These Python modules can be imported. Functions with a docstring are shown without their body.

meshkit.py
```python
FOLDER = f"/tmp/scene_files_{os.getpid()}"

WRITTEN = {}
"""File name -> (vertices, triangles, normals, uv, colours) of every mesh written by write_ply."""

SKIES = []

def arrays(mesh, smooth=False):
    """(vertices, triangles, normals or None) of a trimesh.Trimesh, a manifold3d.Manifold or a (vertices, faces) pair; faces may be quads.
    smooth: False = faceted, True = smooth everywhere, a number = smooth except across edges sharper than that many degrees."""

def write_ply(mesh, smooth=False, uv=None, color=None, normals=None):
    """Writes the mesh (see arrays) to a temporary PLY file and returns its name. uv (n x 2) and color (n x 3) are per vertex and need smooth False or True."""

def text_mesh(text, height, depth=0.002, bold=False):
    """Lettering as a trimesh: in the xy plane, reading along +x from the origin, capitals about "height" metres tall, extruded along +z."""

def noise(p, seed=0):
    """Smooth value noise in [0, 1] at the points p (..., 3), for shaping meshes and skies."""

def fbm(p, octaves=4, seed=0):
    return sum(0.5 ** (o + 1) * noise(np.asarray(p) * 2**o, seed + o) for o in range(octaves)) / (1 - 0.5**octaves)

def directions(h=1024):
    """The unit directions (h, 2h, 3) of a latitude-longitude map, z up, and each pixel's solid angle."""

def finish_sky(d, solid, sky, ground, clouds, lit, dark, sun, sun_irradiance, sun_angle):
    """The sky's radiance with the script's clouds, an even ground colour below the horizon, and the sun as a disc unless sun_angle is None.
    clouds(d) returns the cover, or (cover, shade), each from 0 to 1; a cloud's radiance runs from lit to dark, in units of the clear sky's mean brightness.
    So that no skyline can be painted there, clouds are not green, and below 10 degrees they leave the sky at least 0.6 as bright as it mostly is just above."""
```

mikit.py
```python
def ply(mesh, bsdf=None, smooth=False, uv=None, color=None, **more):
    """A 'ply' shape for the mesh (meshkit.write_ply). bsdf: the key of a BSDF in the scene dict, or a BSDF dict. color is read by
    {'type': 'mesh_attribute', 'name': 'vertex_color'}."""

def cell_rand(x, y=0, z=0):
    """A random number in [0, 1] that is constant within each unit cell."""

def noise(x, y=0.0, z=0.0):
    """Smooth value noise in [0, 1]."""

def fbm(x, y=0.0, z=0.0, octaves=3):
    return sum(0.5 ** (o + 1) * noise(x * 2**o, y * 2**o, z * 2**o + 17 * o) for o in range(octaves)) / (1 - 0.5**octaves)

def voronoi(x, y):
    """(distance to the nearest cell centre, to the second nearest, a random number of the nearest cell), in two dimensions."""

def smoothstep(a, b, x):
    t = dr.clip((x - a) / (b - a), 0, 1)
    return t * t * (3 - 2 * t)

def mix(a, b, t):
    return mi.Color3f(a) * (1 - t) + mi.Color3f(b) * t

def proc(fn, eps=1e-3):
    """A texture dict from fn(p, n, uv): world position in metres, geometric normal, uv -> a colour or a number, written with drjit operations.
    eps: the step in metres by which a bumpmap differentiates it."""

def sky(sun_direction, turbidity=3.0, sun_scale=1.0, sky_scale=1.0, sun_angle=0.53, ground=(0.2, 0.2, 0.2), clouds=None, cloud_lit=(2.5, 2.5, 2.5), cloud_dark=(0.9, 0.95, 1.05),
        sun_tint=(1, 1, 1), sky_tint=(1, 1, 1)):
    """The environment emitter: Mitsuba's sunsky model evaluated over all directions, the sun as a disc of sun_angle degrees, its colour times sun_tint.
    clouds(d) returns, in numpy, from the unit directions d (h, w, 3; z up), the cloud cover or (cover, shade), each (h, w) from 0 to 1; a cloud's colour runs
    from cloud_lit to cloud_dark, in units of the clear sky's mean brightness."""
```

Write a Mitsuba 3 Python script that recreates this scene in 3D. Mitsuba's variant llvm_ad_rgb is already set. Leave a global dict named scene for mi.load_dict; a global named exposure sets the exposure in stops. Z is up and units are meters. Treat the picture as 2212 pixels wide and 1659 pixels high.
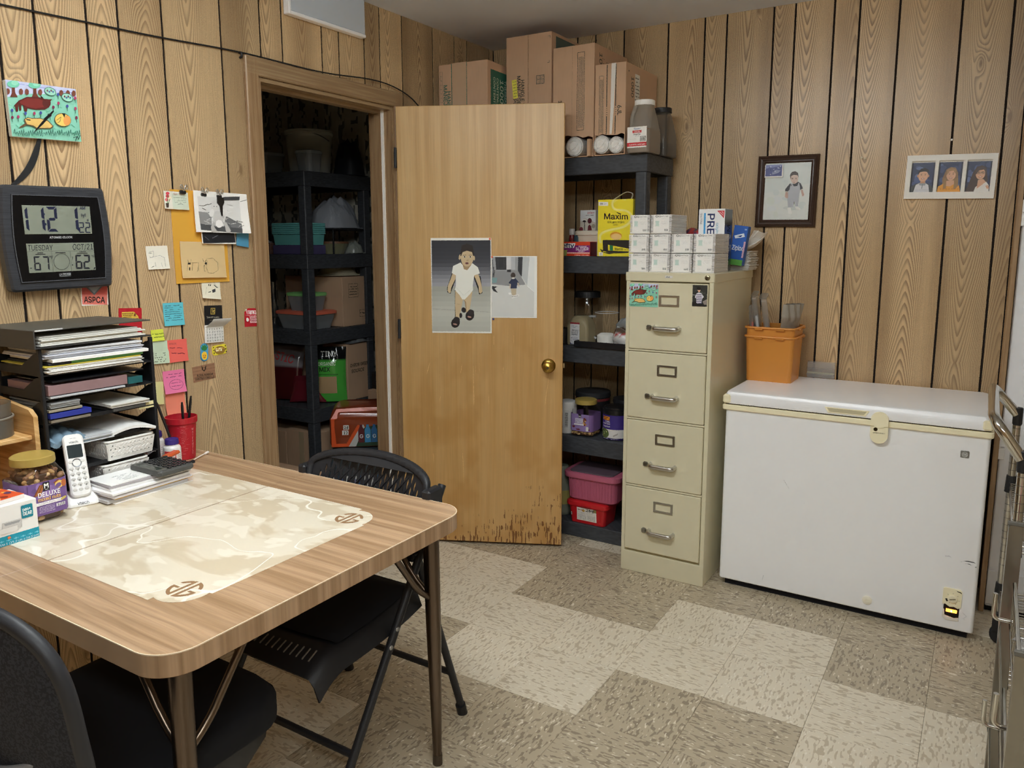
import math, random
import numpy as np, trimesh, manifold3d as m3
import drjit as dr
import mitsuba as mi
import mikit, meshkit
from mikit import noise, fbm, voronoi, cell_rand, smoothstep, mix, proc
from shapely.geometry import Polygon, Point, LineString, MultiPolygon, box as sbox
from shapely.ops import unary_union
from shapely import affinity
T4 = mi.ScalarTransform4f
rnd = random.Random(7)
scene, labels = {}, {}

# ------------------------------------------------------------------ camera, lamps, exposure
def camera():
    yaw, pitch, roll = np.radians([-31.85, 8.71, 0.10])
    f = np.array([np.sin(yaw) * np.cos(pitch), np.cos(yaw) * np.cos(pitch), -np.sin(pitch)])
    r = np.array([np.cos(yaw), -np.sin(yaw), 0])
    d = np.cross(f, r)
    r2, d2 = np.cos(roll) * r + np.sin(roll) * d, -np.sin(roll) * r + np.cos(roll) * d
    o = np.array([0, 0, 1.443])
    return {'type': 'perspective', 'fov': float(2 * np.degrees(np.arctan(1106 / 1659.47))), 'fov_axis': 'x',
            'principal_point_offset_x': 2.6 / 2212, 'principal_point_offset_y': 51.0 / 1659,
            'near_clip': 0.02, 'far_clip': 50.0,
            'to_world': T4().look_at(origin=o.tolist(), target=(o + f).tolist(), up=(-d2).tolist())}
scene['camera'] = camera()
exposure = 1.6
TUBE = [9.6, 10.2, 10.3]          # radiance of the lamps' diffusers
LAMPS = [(-1.00, 1.05, 1.0), (0.45, -0.5, 0.85)]   # fixtures on the ceiling: x, y, strength; the second is an added fill light

# ------------------------------------------------------------------ helpers
def lin(c):
    if isinstance(c, str):
        c = [int(c[i:i + 2], 16) for i in (1, 3, 5)]
    c = np.asarray(c, float) / 255.0
    return np.where(c <= 0.04045, c / 12.92, ((c + 0.055) / 1.055) ** 2.4)
def cl(c): return mi.Color3f(*[float(v) for v in lin(c)])

def numbered(name):
    if name not in KEYS: KEYS.add(name); return name
    i = 1
    while f'{name}_{i:03d}' in KEYS: i += 1
    KEYS.add(f'{name}_{i:03d}')
    return f'{name}_{i:03d}'
KEYS = set(['camera'])
def thing(name, label, cat, group=None):
    k = numbered(name)
    labels[k] = {'label': label, 'category': cat}
    if group: labels[k]['group'] = group
    return k
def structure(name, label=None):
    k = numbered(name); labels[k] = {'kind': 'structure'}
    if label: labels[k]['label'] = label
    return k

def as_tm(m):
    if hasattr(m, 'to_mesh'):
        q = m.to_mesh(); return trimesh.Trimesh(q.vert_properties[:, :3], q.tri_verts, process=False)
    return m
def cat(*ms):
    l = []
    for m in ms: l += list(m) if isinstance(m, (list, tuple)) else [m]
    return trimesh.util.concatenate([as_tm(m) for m in l])
def put(key, m, mat, col=None, smooth=None, uv=None, vcol=None, emit=None):
    """one entry of scene: mesh m with the BSDF mat; col = one sRGB colour, vcol = linear colours per vertex"""
    m = as_tm(m)
    if uv is not None or vcol is not None:
        sm = bool(smooth)
    elif smooth is None or smooth is False:
        sm = False
    else:
        m = trimesh.graph.smooth_shade(trimesh.Trimesh(m.vertices, m.faces, process=True), angle=np.radians(smooth), facet_minarea=None); sm = True
    if col is not None and vcol is None:
        vcol = np.tile(lin(col), (len(m.vertices), 1))
    kw = {}
    if emit is not None: kw['emitter'] = {'type': 'area', 'radiance': {'type': 'rgb', 'value': list(map(float, emit))}}
    scene[key] = mikit.ply(m, mat, sm, uv=uv, color=vcol, **kw)
    return key
def part(parent, name, m, mat, col=None, smooth=None, label=None, kind=None, **k):
    key = numbered(parent + '__' + name)
    put(key, m, mat, col, smooth, **k)
    if label or kind:
        labels[key] = {}
        if label: labels[key]['label'] = label
        if kind: labels[key]['kind'] = kind
    return key
def single(name, m, mat, col, label, category, group=None, smooth=None, **k):
    key = thing(name, label, category, group)
    return put(key, m, mat, col, smooth, **k)

def X(m, pos=(0, 0, 0), rz=0, rx=0, ry=0, s=1):
    m = as_tm(m).copy()
    M = trimesh.transformations.euler_matrix(math.radians(rx), math.radians(ry), math.radians(rz), 'sxyz')
    M[:3, :3] *= s; M[:3, 3] = pos
    m.apply_transform(M); return m
def on(m, o, u, v):
    """place a mesh built in (x right, y up, z towards the viewer) on a plane: origin o, axes u, v"""
    u, v = np.asarray(u, float), np.asarray(v, float)
    u = u / np.linalg.norm(u); v = v / np.linalg.norm(v); n = np.cross(u, v)
    M = np.eye(4); M[:3, 0], M[:3, 1], M[:3, 2], M[:3, 3] = u, v, n, o
    m = as_tm(m).copy(); m.apply_transform(M); return m
def bx(x0, x1, y0, y1, z0, z1, b=0.0):
    if b <= 0:
        m = trimesh.creation.box((x1 - x0, y1 - y0, z1 - z0))
        m.apply_translation(((x0 + x1) / 2, (y0 + y1) / 2, (z0 + z1) / 2)); return m
    b = min(b, 0.45 * (x1 - x0), 0.45 * (y1 - y0), 0.45 * (z1 - z0))
    p = []
    for sx in (0, 1):
        for sy in (0, 1):
            for sz in (0, 1):
                c = np.array([(x0, x1)[sx], (y0, y1)[sy], (z0, z1)[sz]], float)
                d = np.array([b * (1 - 2 * sx), b * (1 - 2 * sy), b * (1 - 2 * sz)])
                for a in range(3):
                    q = c + d; q[a] = c[a]; p.append(q)
    return trimesh.convex.convex_hull(np.array(p))
def rrect(w, h, r, n=5):
    r = min(r, w / 2 - 1e-5, h / 2 - 1e-5)
    return sbox(-w / 2 + r, -h / 2 + r, w / 2 - r, h / 2 - r).buffer(r, quad_segs=n)
def ext(poly, h, z=0.0):
    g = poly.geoms if hasattr(poly, 'geoms') else [poly]
    m = cat([trimesh.creation.extrude_polygon(p, h, engine='earcut') for p in g if p.area > 1e-9])
    m.apply_translation((0, 0, z)); return m
def slab(poly, h, b=0.002, z=0.0):
    """extruded polygon with a bevelled top and bottom (convex outlines)"""
    outer, inner = np.array(poly.exterior.coords)[:-1], np.array(poly.buffer(-b).exterior.coords)[:-1]
    p = [np.c_[inner, np.full(len(inner), z)], np.c_[outer, np.full(len(outer), z + b)], np.c_[outer, np.full(len(outer), z + h - b)], np.c_[inner, np.full(len(inner), z + h)]]
    return trimesh.convex.convex_hull(np.vstack(p))
def lathe(prof, n=32):
    prof = np.asarray(prof, float); a = np.linspace(0, 2 * np.pi, n, endpoint=False)
    v = np.stack([np.outer(prof[:, 0], np.cos(a)), np.outer(prof[:, 0], np.sin(a)), np.repeat(prof[:, 1:2], n, 1)], -1).reshape(-1, 3)
    f = []
    for i in range(len(prof) - 1):
        for j in range(n):
            k = (j + 1) % n; a0, a1, b0, b1 = i * n + j, i * n + k, i * n + n + j, i * n + n + k
            f += [[a0, a1, b1], [a0, b1, b0]]
    m = trimesh.Trimesh(v, f, process=True); m.update_faces(m.nondegenerate_faces()); return m
def tube(pts, r, n=10, closed=False):
    p = np.asarray(pts, float); N = len(p); r = np.broadcast_to(np.asarray(r, float), N)
    t = np.gradient(p, axis=0) if not closed else np.roll(p, -1, 0) - np.roll(p, 1, 0)
    t /= np.linalg.norm(t, axis=1, keepdims=True)
    ref = np.array([0, 0, 1.0]) if abs(t[0][2]) < .9 else np.array([1.0, 0, 0])
    u = np.cross(t[0], ref); u /= np.linalg.norm(u); V = []
    a = np.linspace(0, 2 * np.pi, n, endpoint=False)
    for i in range(N):
        u = u - t[i] * (u @ t[i]); u /= np.linalg.norm(u); w = np.cross(t[i], u)
        V.append(p[i] + r[i] * (np.outer(np.cos(a), u) + np.outer(np.sin(a), w)))
    V = np.vstack(V); f = []
    for i in range(N if closed else N - 1):
        i2 = (i + 1) % N
        for j in range(n):
            k = (j + 1) % n
            f += [[i * n + j, i * n + k, i2 * n + k], [i * n + j, i2 * n + k, i2 * n + j]]
    if not closed:
        V = np.vstack([V, p[0], p[-1]]); c = len(V) - 2
        for j in range(n):
            k = (j + 1) % n; f += [[c, k, j], [c + 1, (N - 1) * n + j, (N - 1) * n + k]]
    m = trimesh.Trimesh(V, f, process=False); m.fix_normals(); return m
def bend(pts, r, k=6):
    """polyline with its corners rounded by radius r"""
    p = [np.asarray(q, float) for q in pts]; out = [p[0]]
    for a, b, c in zip(p, p[1:], p[2:]):
        d0, d1 = a - b, c - b; l = min(r, np.linalg.norm(d0) * .48, np.linalg.norm(d1) * .48)
        s, e = b + d0 / np.linalg.norm(d0) * l, b + d1 / np.linalg.norm(d1) * l
        for t in np.linspace(0, 1, k): out.append((1 - t) ** 2 * s + 2 * t * (1 - t) * b + t * t * e)
    out.append(p[-1]); return np.array(out)
def spline(pts, n=40):
    from scipy.interpolate import CubicSpline
    p = np.asarray(pts, float); t = np.r_[0, np.cumsum(np.linalg.norm(np.diff(p, axis=0), axis=1))]
    return CubicSpline(t, p)(np.linspace(0, t[-1], n))
def cyl(p0, p1, r, n=20):
    return tube([p0, p1], r, n)
def loft(rings):
    """closed rings of equal length joined and capped (by fans)"""
    n = len(rings[0]); V = np.vstack(rings); f = []
    for i in range(len(rings) - 1):
        for j in range(n):
            k = (j + 1) % n
            f += [[i * n + j, i * n + k, i * n + n + k], [i * n + j, i * n + n + k, i * n + n + j]]
    V = np.vstack([V, np.mean(rings[0], 0), np.mean(rings[-1], 0)]); c = len(V) - 2; L = (len(rings) - 1) * n
    for j in range(n):
        k = (j + 1) % n; f += [[c, k, j], [c + 1, L + j, L + k]]
    m = trimesh.Trimesh(V, f, process=False); m.fix_normals(); return m
def ring(w, d, r, z, n=6, cx=0, cy=0):
    q = np.array(rrect(w, d, r, n).exterior.coords)[:-1]; return np.c_[q[:, 0] + cx, q[:, 1] + cy, np.full(len(q), z)]
def grid(fn, nu, nv):
    """surface fn(s, t) -> points, s and t from 0 to 1"""
    s, t = np.meshgrid(np.linspace(0, 1, nu), np.linspace(0, 1, nv), indexing='ij')
    P = fn(s, t).reshape(-1, 3); i = np.arange(nu * nv).reshape(nu, nv)
    a, b, c, d = i[:-1, :-1].ravel(), i[1:, :-1].ravel(), i[1:, 1:].ravel(), i[:-1, 1:].ravel()
    return trimesh.Trimesh(P, np.vstack([np.c_[a, b, c], np.c_[a, c, d]]), process=False)
def sheet(fn, nu, nv, th=0.0006):
    """thin sheet with a real thickness around the surface fn"""
    m = grid(fn, nu, nv); n = m.vertex_normals; k = len(m.vertices)
    i = np.arange(nu * nv).reshape(nu, nv)
    rim = np.r_[i[:, 0], i[-1, 1:], i[::-1, -1][1:], i[0, ::-1][1:-1]]
    V = np.vstack([m.vertices + n * th / 2, m.vertices - n * th / 2]); F = [m.faces, m.faces[:, ::-1] + k]
    r2 = np.roll(rim, -1); F += [np.c_[rim, rim + k, r2 + k], np.c_[rim, r2 + k, r2]]
    return trimesh.Trimesh(V, np.vstack(F), process=False)

# flat prints: coloured shapes in layers a fraction of a millimetre apart, joined into one mesh with a colour per vertex
class Art:
    def __init__(s, down=False): s.v, s.f, s.c, s.n, s.k, s.down = [], [], [], 0, 0, down
    def tri(s, v2, f, col, z=None):
        s.k += 1
        z = 0.00022 + 0.00005 * s.k if z is None else z
        s.v.append(np.c_[v2, np.full(len(v2), z)]); s.f.append(np.asarray(f) + s.n); s.c.append(np.tile(lin(col), (len(v2), 1))); s.n += len(v2)
    def poly(s, g, col):
        if isinstance(g, (list, tuple, np.ndarray)): g = Polygon(g).buffer(0)
        gs = [p for p in (g.geoms if hasattr(g, 'geoms') else [g]) if p.geom_type == 'Polygon' and p.area > 1e-10]
        if not gs: return s
        V, F, n = [], [], 0
        for p in gs:
            v, f = trimesh.creation.triangulate_polygon(p, engine='earcut'); V.append(v); F.append(f + n); n += len(v)
        s.tri(np.vstack(V), np.vstack(F), col); return s
    def rect(s, x0, y0, x1, y1, col): return s.poly(sbox(min(x0, x1), min(y0, y1), max(x0, x1), max(y0, y1)), col)
    def ell(s, x, y, a, b, col, rot=0, n=6): return s.poly(affinity.translate(affinity.rotate(affinity.scale(Point(0, 0).buffer(1, quad_segs=n), a, b), rot), x, y), col)
    def line(s, pts, w, col, cap='round'): return s.poly(LineString(pts).buffer(w / 2, quad_segs=2, cap_style=cap), col)
    def lines(s, L, w, col): return s.poly(unary_union([LineString(p).buffer(w / 2, quad_segs=1) for p in L]), col)
    def text(s, t, x, y, h, col, bold=False, w=None, align='l', rot=0, sx=1.0, shear=0.0):
        m = meshkit.text_mesh(t, 1.0, 0.01, bold)
        top = m.vertices[:, 2] > 0.005; keep = top[m.faces].all(1)
        idx = np.unique(m.faces[keep]); mp = np.zeros(len(m.vertices), int); mp[idx] = np.arange(len(idx))
        v = m.vertices[idx, :2] * h; v[:, 0] *= sx; W = v[:, 0].max()
        if w: v[:, 0] *= w / W; W = w
        if align == 'c': v[:, 0] -= W / 2
        if align == 'r': v[:, 0] -= W
        v[:, 0] += shear * v[:, 1]
        if s.down: v[:, 1] *= -1
        a = math.radians(rot); v = v @ np.array([[math.cos(a), math.sin(a)], [-math.sin(a), math.cos(a)]])
        s.tri(v + [x, y], mp[m.faces[keep]], col); return s
    def scribble(s, x0, y0, x1, y1, col, rows=3, w=None, seed=0, dens=.8):
        """lines of unreadably small print or handwriting"""
        r = random.Random(seed); h = (y1 - y0) / rows; L = []
        for i in range(rows):
            y = y1 - (i + .5) * h; x = x0
            while x < x1:
                l = r.uniform(.04, .16) * (x1 - x0)
                if r.random() < dens: L.append([(x, y + r.uniform(-.1, .1) * h), (min(x + l * .8, x1), y + r.uniform(-.1, .1) * h)])
                x += l
        return s.lines(L, w or h * .35, col)
    def fit(s, quad, w, h):
        """drawn with y downwards on the quadrilateral quad (top left, top right, bottom right, bottom left): carried to a w x h rectangle, y up"""
        A, b = [], []
        for (x, y), (X_, Y_) in zip(quad, [(0, h), (w, h), (w, 0), (0, 0)]):
            A += [[x, y, 1, 0, 0, 0, -X_ * x, -X_ * y], [0, 0, 0, x, y, 1, -Y_ * x, -Y_ * y]]; b += [X_, Y_]
        H = np.append(np.linalg.solve(np.array(A, float), np.array(b, float)), 1).reshape(3, 3)
        for v in s.v:
            q = np.c_[v[:, :2], np.ones(len(v))] @ H.T; v[:, :2] = np.clip(q[:, :2] / q[:, 2:], [0, 0], [w, h])
        return s
    def fine(s, e=.006):
        """cut into small triangles, so that the print can bend with its sheet"""
        n0 = 0
        for i in range(len(s.v)):
            k = len(s.v[i]); v, f = trimesh.remesh.subdivide_to_size(s.v[i], s.f[i] - n0, e, max_iter=12); n0 += k
            s.v[i], s.f[i], s.c[i] = v, f, np.tile(s.c[i][:1], (len(v), 1))
        n = 0
        for i in range(len(s.v)): s.f[i] = s.f[i] + n; n += len(s.v[i])
        s.n = n; return s
    def mesh(s): return trimesh.Trimesh(np.vstack(s.v), np.vstack(s.f), process=False), np.vstack(s.c)
def print_on(parent, name, a, o, u, v, mat='satin', label=None):
    m, c = a.mesh()
    return part(parent, name, on(m, o, u, v), mat, vcol=c, label=label)

# ------------------------------------------------------------------ materials
VC = {'type': 'mesh_attribute', 'name': 'vertex_color'}
def pr(rough, spec=.5, metal=0.0, col=VC, **k):
    return {'type': 'twosided', 'b': {'type': 'principled', 'base_color': col, 'roughness': rough, 'specular': spec, 'metallic': metal, **k}}
def rgb(c): return {'type': 'rgb', 'value': [float(v) for v in lin(c)]}
scene['matte'] = pr(.85, .25)
scene['satin'] = pr(.5, .4)
scene['semi'] = pr(.3, .5)
scene['gloss'] = pr(.12, .5)
scene['metal'] = pr(.28, .5, 1.0)
scene['chrome'] = pr(.09, .5, 1.0)
scene['glass'] = {'type': 'thindielectric', 'int_ior': 1.5}
scene['clearplastic'] = {'type': 'thindielectric', 'int_ior': 1.3}
scene['frosted'] = {'type': 'principledthin', 'base_color': rgb('#e8e8e2'), 'roughness': .45, 'spec_trans': .55, 'diff_trans': .9, 'eta': 1.4}
scene['film'] = {'type': 'blendbsdf', 'weight': .13, 'a': {'type': 'thindielectric', 'int_ior': 1.4}, 'b': pr(.3, .5, col=rgb('#cfd2d4'))}
RC = {'steel': '#c9c8c4'}
# ------------------------------------------------------------------ procedural wood, tile, ceiling
def rings(lx, z, id):
    """growth rings on a flat-sawn face: nested pointed arches, straight towards the edges; the dark lines and the knots' darkness"""
    r1, r2, r3 = cell_rand(id, 11), cell_rand(id, 12), cell_rand(id, 13)
    x = lx - (r3 - .5) * .08 + .022 * (noise(z * 1.7 + id * 3.1, 1.5) - .5) + .010 * (noise(lx * 12, z * 4.5, id) - .5) + .0015 * (noise(lx * 50, z * 12, id) - .5)
    zr = .3 + 1.9 * r1
    zz = z + .22 * (noise(z * 1.4, id * 2.7) - .5)
    s = dr.abs(zz - zr) * (11 + 12 * r2) * dr.select(r3 > .5, 1.0, -1.0)
    zc = z * .6 + r2 * 9
    c0 = dr.floor(zc)
    kz = (c0 + .25 + .5 * cell_rand(c0, id, 4) - r2 * 9) / .6
    kx = (cell_rand(c0, id, 5) - .5) * .07
    has = dr.select(cell_rand(c0, id, 6) > .45, 1.0, 0.0)
    dk = dr.sqrt(dr.square((lx - kx) / .8) + dr.square((z - kz) * .42))
    ph = 520 * dr.power(dr.abs(x) + 1e-4, 1.55) + s + has * 4.5 * dr.exp(-dr.square(dk / .022)) + 2.0 * noise(lx * 6, z * 2.2, id + .5)
    t = ph - dr.floor(ph)
    line = smoothstep(.25, .9, t) * (1 - smoothstep(.92, 1.0, t))
    knot = has * dr.exp(-dr.square(dk / .0085))
    return line, knot
def plank(lightc, darkc, stainc, tone=.16):
    a, b, s = cl(lightc), cl(darkc), cl(stainc)
    def fn(p, n, uv):
        id = dr.floor(uv.x / 10 + .5); lx = uv.x - id * 10; z = uv.y
        line, knot = rings(lx, z, id)
        fib = noise(lx * 700, z * 14, id) - .5
        c = mix(a, b, dr.clip(line * (.42 + .45 * noise(lx * 30, z * 2.2, id)), 0, 1))
        st = smoothstep(.5, .95, noise(lx * 10, z * .9 + id * 3, 2.2)) * .55
        c = mix(c, s, dr.clip(st + knot * .8, 0, .9))
        return c * (1 + fib * .16) * (1 - tone * (cell_rand(id, 21) - .5) * 2)
    return proc(fn)
WOODP = dict(roughness=.33, specular=.45)
scene['panelling'] = {'type': 'twosided', 'b': {'type': 'principled', 'base_color': plank('#c9ad85', '#85684a', '#86694a'), **WOODP}}

def boards(lightc, darkc, fx, fz, axis):
    """plain straight-grained wood: axis = the world axis that the grain follows"""
    a, b = cl(lightc), cl(darkc)
    def fn(p, n, uv):
        q = [p.x, p.y, p.z]; g = q.pop(axis)
        h = q[0] + q[1] * 1.37 + .012 * noise(g * 3, q[0] * 20, q[1] * 20)
        f = fbm(h * fx, g * fz, 1.7, 3)
        return mix(a, b, smoothstep(.3, .75, f)) * (1 + .12 * (noise(h * fx * 5, g * fz * 2) - .5))
    return proc(fn)
scene['casing_wood'] = {'type': 'twosided', 'b': {'type': 'principled', 'base_color': boards('#9c8060', '#87694a', 130, 5, 2), 'roughness': .4, 'specular': .4}}
scene['casing_wood_across'] = {'type': 'twosided', 'b': {'type': 'principled', 'base_color': boards('#9c8464', '#8a6f52', 130, 5, 1), 'roughness': .4, 'specular': .4}}
scene['pine'] = {'type': 'twosided', 'b': {'type': 'principled', 'base_color': boards('#dcb67f', '#c3955a', 90, 6, 0), 'roughness': .5, 'specular': .35}}

def door_fn(p, n, uv):
    x, z = uv.x, uv.y                                          # metres from the hinge edge and from the foot of the door
    w = x + .02 * noise(z * 1.3, 4.4) + .006 * noise(x * 8, z * 2.5)
    g = fbm(w * 55, z * 1.6, 3.0, 4)
    c = mix(cl('#ccaa78'), cl('#bc955f'), smoothstep(.2, .85, g))
    c = mix(c, cl('#ba8d52'), .5 * smoothstep(1.7, .5, z))
    c = c * (1 + .10 * (noise(w * 420, z * 9) - .5))
    mott = fbm(x * 9, z * 7, 8.0, 3)
    c = mix(c, cl('#a3702f'), .4 * smoothstep(.5, .8, mott) * smoothstep(1.6, .4, z))
    sc = noise(x * 260 + 20 * noise(x * 5, z * 3), z * 7, 5.0)   # pale scratches
    c = mix(c, cl('#e8c48a'), .8 * smoothstep(.93, .96, sc) * smoothstep(.45, .6, noise(x * 4, z * 4, 9.0)) * smoothstep(1.9, 1.2, z))
    dr_ = noise(x * 230, z * 34, 6.0)                             # dark drip stains climbing from the foot
    lim = .04 + .26 * smoothstep(.1, .7, x)
    hz = z / lim
    st = smoothstep(.60 + .32 * hz, .66 + .32 * hz, dr_ * .8 + .3 * noise(x * 30, z * 20, 2.0)) * smoothstep(1.25, .8, hz)
    return mix(c, cl('#5d2f12'), dr.clip(st, 0, 1) * .8)
scene['door_veneer'] = {'type': 'twosided', 'b': {'type': 'principled', 'base_color': proc(door_fn), 'roughness': .38, 'specular': .4}}

def laminate_fn(p, n, uv):
    g = p.x * .9 + .02 * noise(p.x * 2, p.y * 6); h = p.y + .035 * (fbm(p.x * 2.4, p.y * 5, 1.0, 3) - .5)
    f = fbm(h * 70, g * 2.6, 4.0, 4)
    t = h * 30 + 1.5 * noise(p.x * 1.7, p.y * 4, 6.0); t = t - dr.floor(t)
    c = mix(cl('#b09274'), cl('#917355'), smoothstep(.2, .8, f))
    c = mix(c, cl('#745740'), .45 * smoothstep(.8, .97, t) * (1 - smoothstep(.97, 1, t)) * noise(g * 3, h * 20, 5.0))
    return c * (1 + .14 * (noise(h * 500, g * 16) - .5))
scene['laminate'] = {'type': 'twosided', 'b': {'type': 'principled', 'base_color': proc(laminate_fn), 'roughness': .32, 'specular': .45}}
def marble_fn(p, n, uv):
    x, y = p.x, p.y
    wx, wy = x + .06 * noise(x * 7, y * 7, 1.0), y + .06 * noise(x * 7, y * 7, 2.0)
    f = fbm(wx * 9 + 2 * noise(x * 3, y * 3), wy * 17, 3.0, 4)
    c = mix(cl('#d3cab7'), cl('#c4b79f'), smoothstep(.44, .58, f))
    c = mix(c, cl('#dfd8c8'), .75 * smoothstep(.56, .66, fbm(wx * 14, wy * 25, 8.0, 3)))
    v = dr.abs(fbm(wx * 3.2, wy * 3.2, 5.0, 4) - .5)
    return mix(c, cl('#e9e4d8'), 1 - smoothstep(.002, .008, v))
scene['marble'] = {'type': 'twosided', 'b': {'type': 'principled', 'base_color': proc(marble_fn), 'roughness': .3, 'specular': .45}}

def tile(base, dark, light, amt):
    b, d, l = cl(base), cl(dark), cl(light)
    def fn(p, n, uv):
        id = dr.floor(uv.x / 10 + .5); x = uv.x - id * 10; y = uv.y
        wx, wy = x + .004 * noise(x * 60, y * 60, id), y + .006 * noise(x * 50, y * 50, id + 3)
        f = noise(wx * 62, wy * 190, id); g = noise(wx * 80, wy * 230, id + 7.5); h = noise(wx * 50, wy * 150, id + 3.5)
        c = mix(b, d, amt * smoothstep(.62, .74, f))
        c = mix(c, l, amt * smoothstep(.66, .76, g))
        c = mix(c, d * .75, amt * .8 * smoothstep(.78, .85, h))
        return c * (1 + .10 * (fbm(p.x * 3, p.y * 3, 1.0) - .5)) * (1 - .05 * cell_rand(id, 3))
    return proc(fn)
scene['tile_light'] = {'type': 'twosided', 'b': {'type': 'principled', 'base_color': tile('#d6ccb8', '#b3a58d', '#e6dfd0', .8), 'roughness': .42, 'specular': .4}}
scene['tile_dark'] = {'type': 'twosided', 'b': {'type': 'principled', 'base_color': tile('#b0a38c', '#8a7d69', '#d8cfbc', .9), 'roughness': .42, 'specular': .4}}
def popcorn(p, n, uv):
    return .006 * smoothstep(.35, .8, noise(p.x * 75, p.y * 75, 1.0)) + .004 * noise(p.x * 160, p.y * 160, 2.0)
scene['popcorn_ceiling'] = {'type': 'twosided', 'b': {'type': 'bumpmap', 'arbitrary': proc(popcorn, eps=2e-3), 'scale': 1.0,
                            'b': {'type': 'principled', 'base_color': rgb('#dfe3ea'), 'roughness': .5, 'specular': .5}}}
def wallpaper_fn(p, n, uv):
    s = p.x + p.y * .7; row = p.x * 9; r = row - dr.floor(row)
    leaf = smoothstep(.52, .6, noise(s * 60, p.z * 45, 2.0)) * smoothstep(.33, .2, dr.abs(r - .5))
    return mix(cl('#cfcabb'), cl('#6d6f66'), dr.clip(leaf, 0, 1))
scene['wallpaper'] = {'type': 'twosided', 'b': {'type': 'diffuse', 'reflectance': proc(wallpaper_fn)}}
def cardboard_fn(p, n, uv):
    return cl('#c3a184') * (.93 + .14 * fbm(p.x * 9, p.y * 9, p.z * 9, 3)) * (1 + .05 * (noise(p.x * 300, p.y * 300, p.z * 25) - .5))
scene['cardboard'] = {'type': 'twosided', 'b': {'type': 'principled', 'base_color': proc(cardboard_fn), 'roughness': .75, 'specular': .3}}
def resin_fn(p, n, uv):
    q = noise((p.x + p.y) * 60, p.z * 160, 3.0)
    return cl('#3a3d42') * (.8 + .45 * q)
scene['black_resin'] = {'type': 'twosided', 'b': {'type': 'principled', 'base_color': proc(resin_fn), 'roughness': .5, 'specular': .4}}

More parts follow.
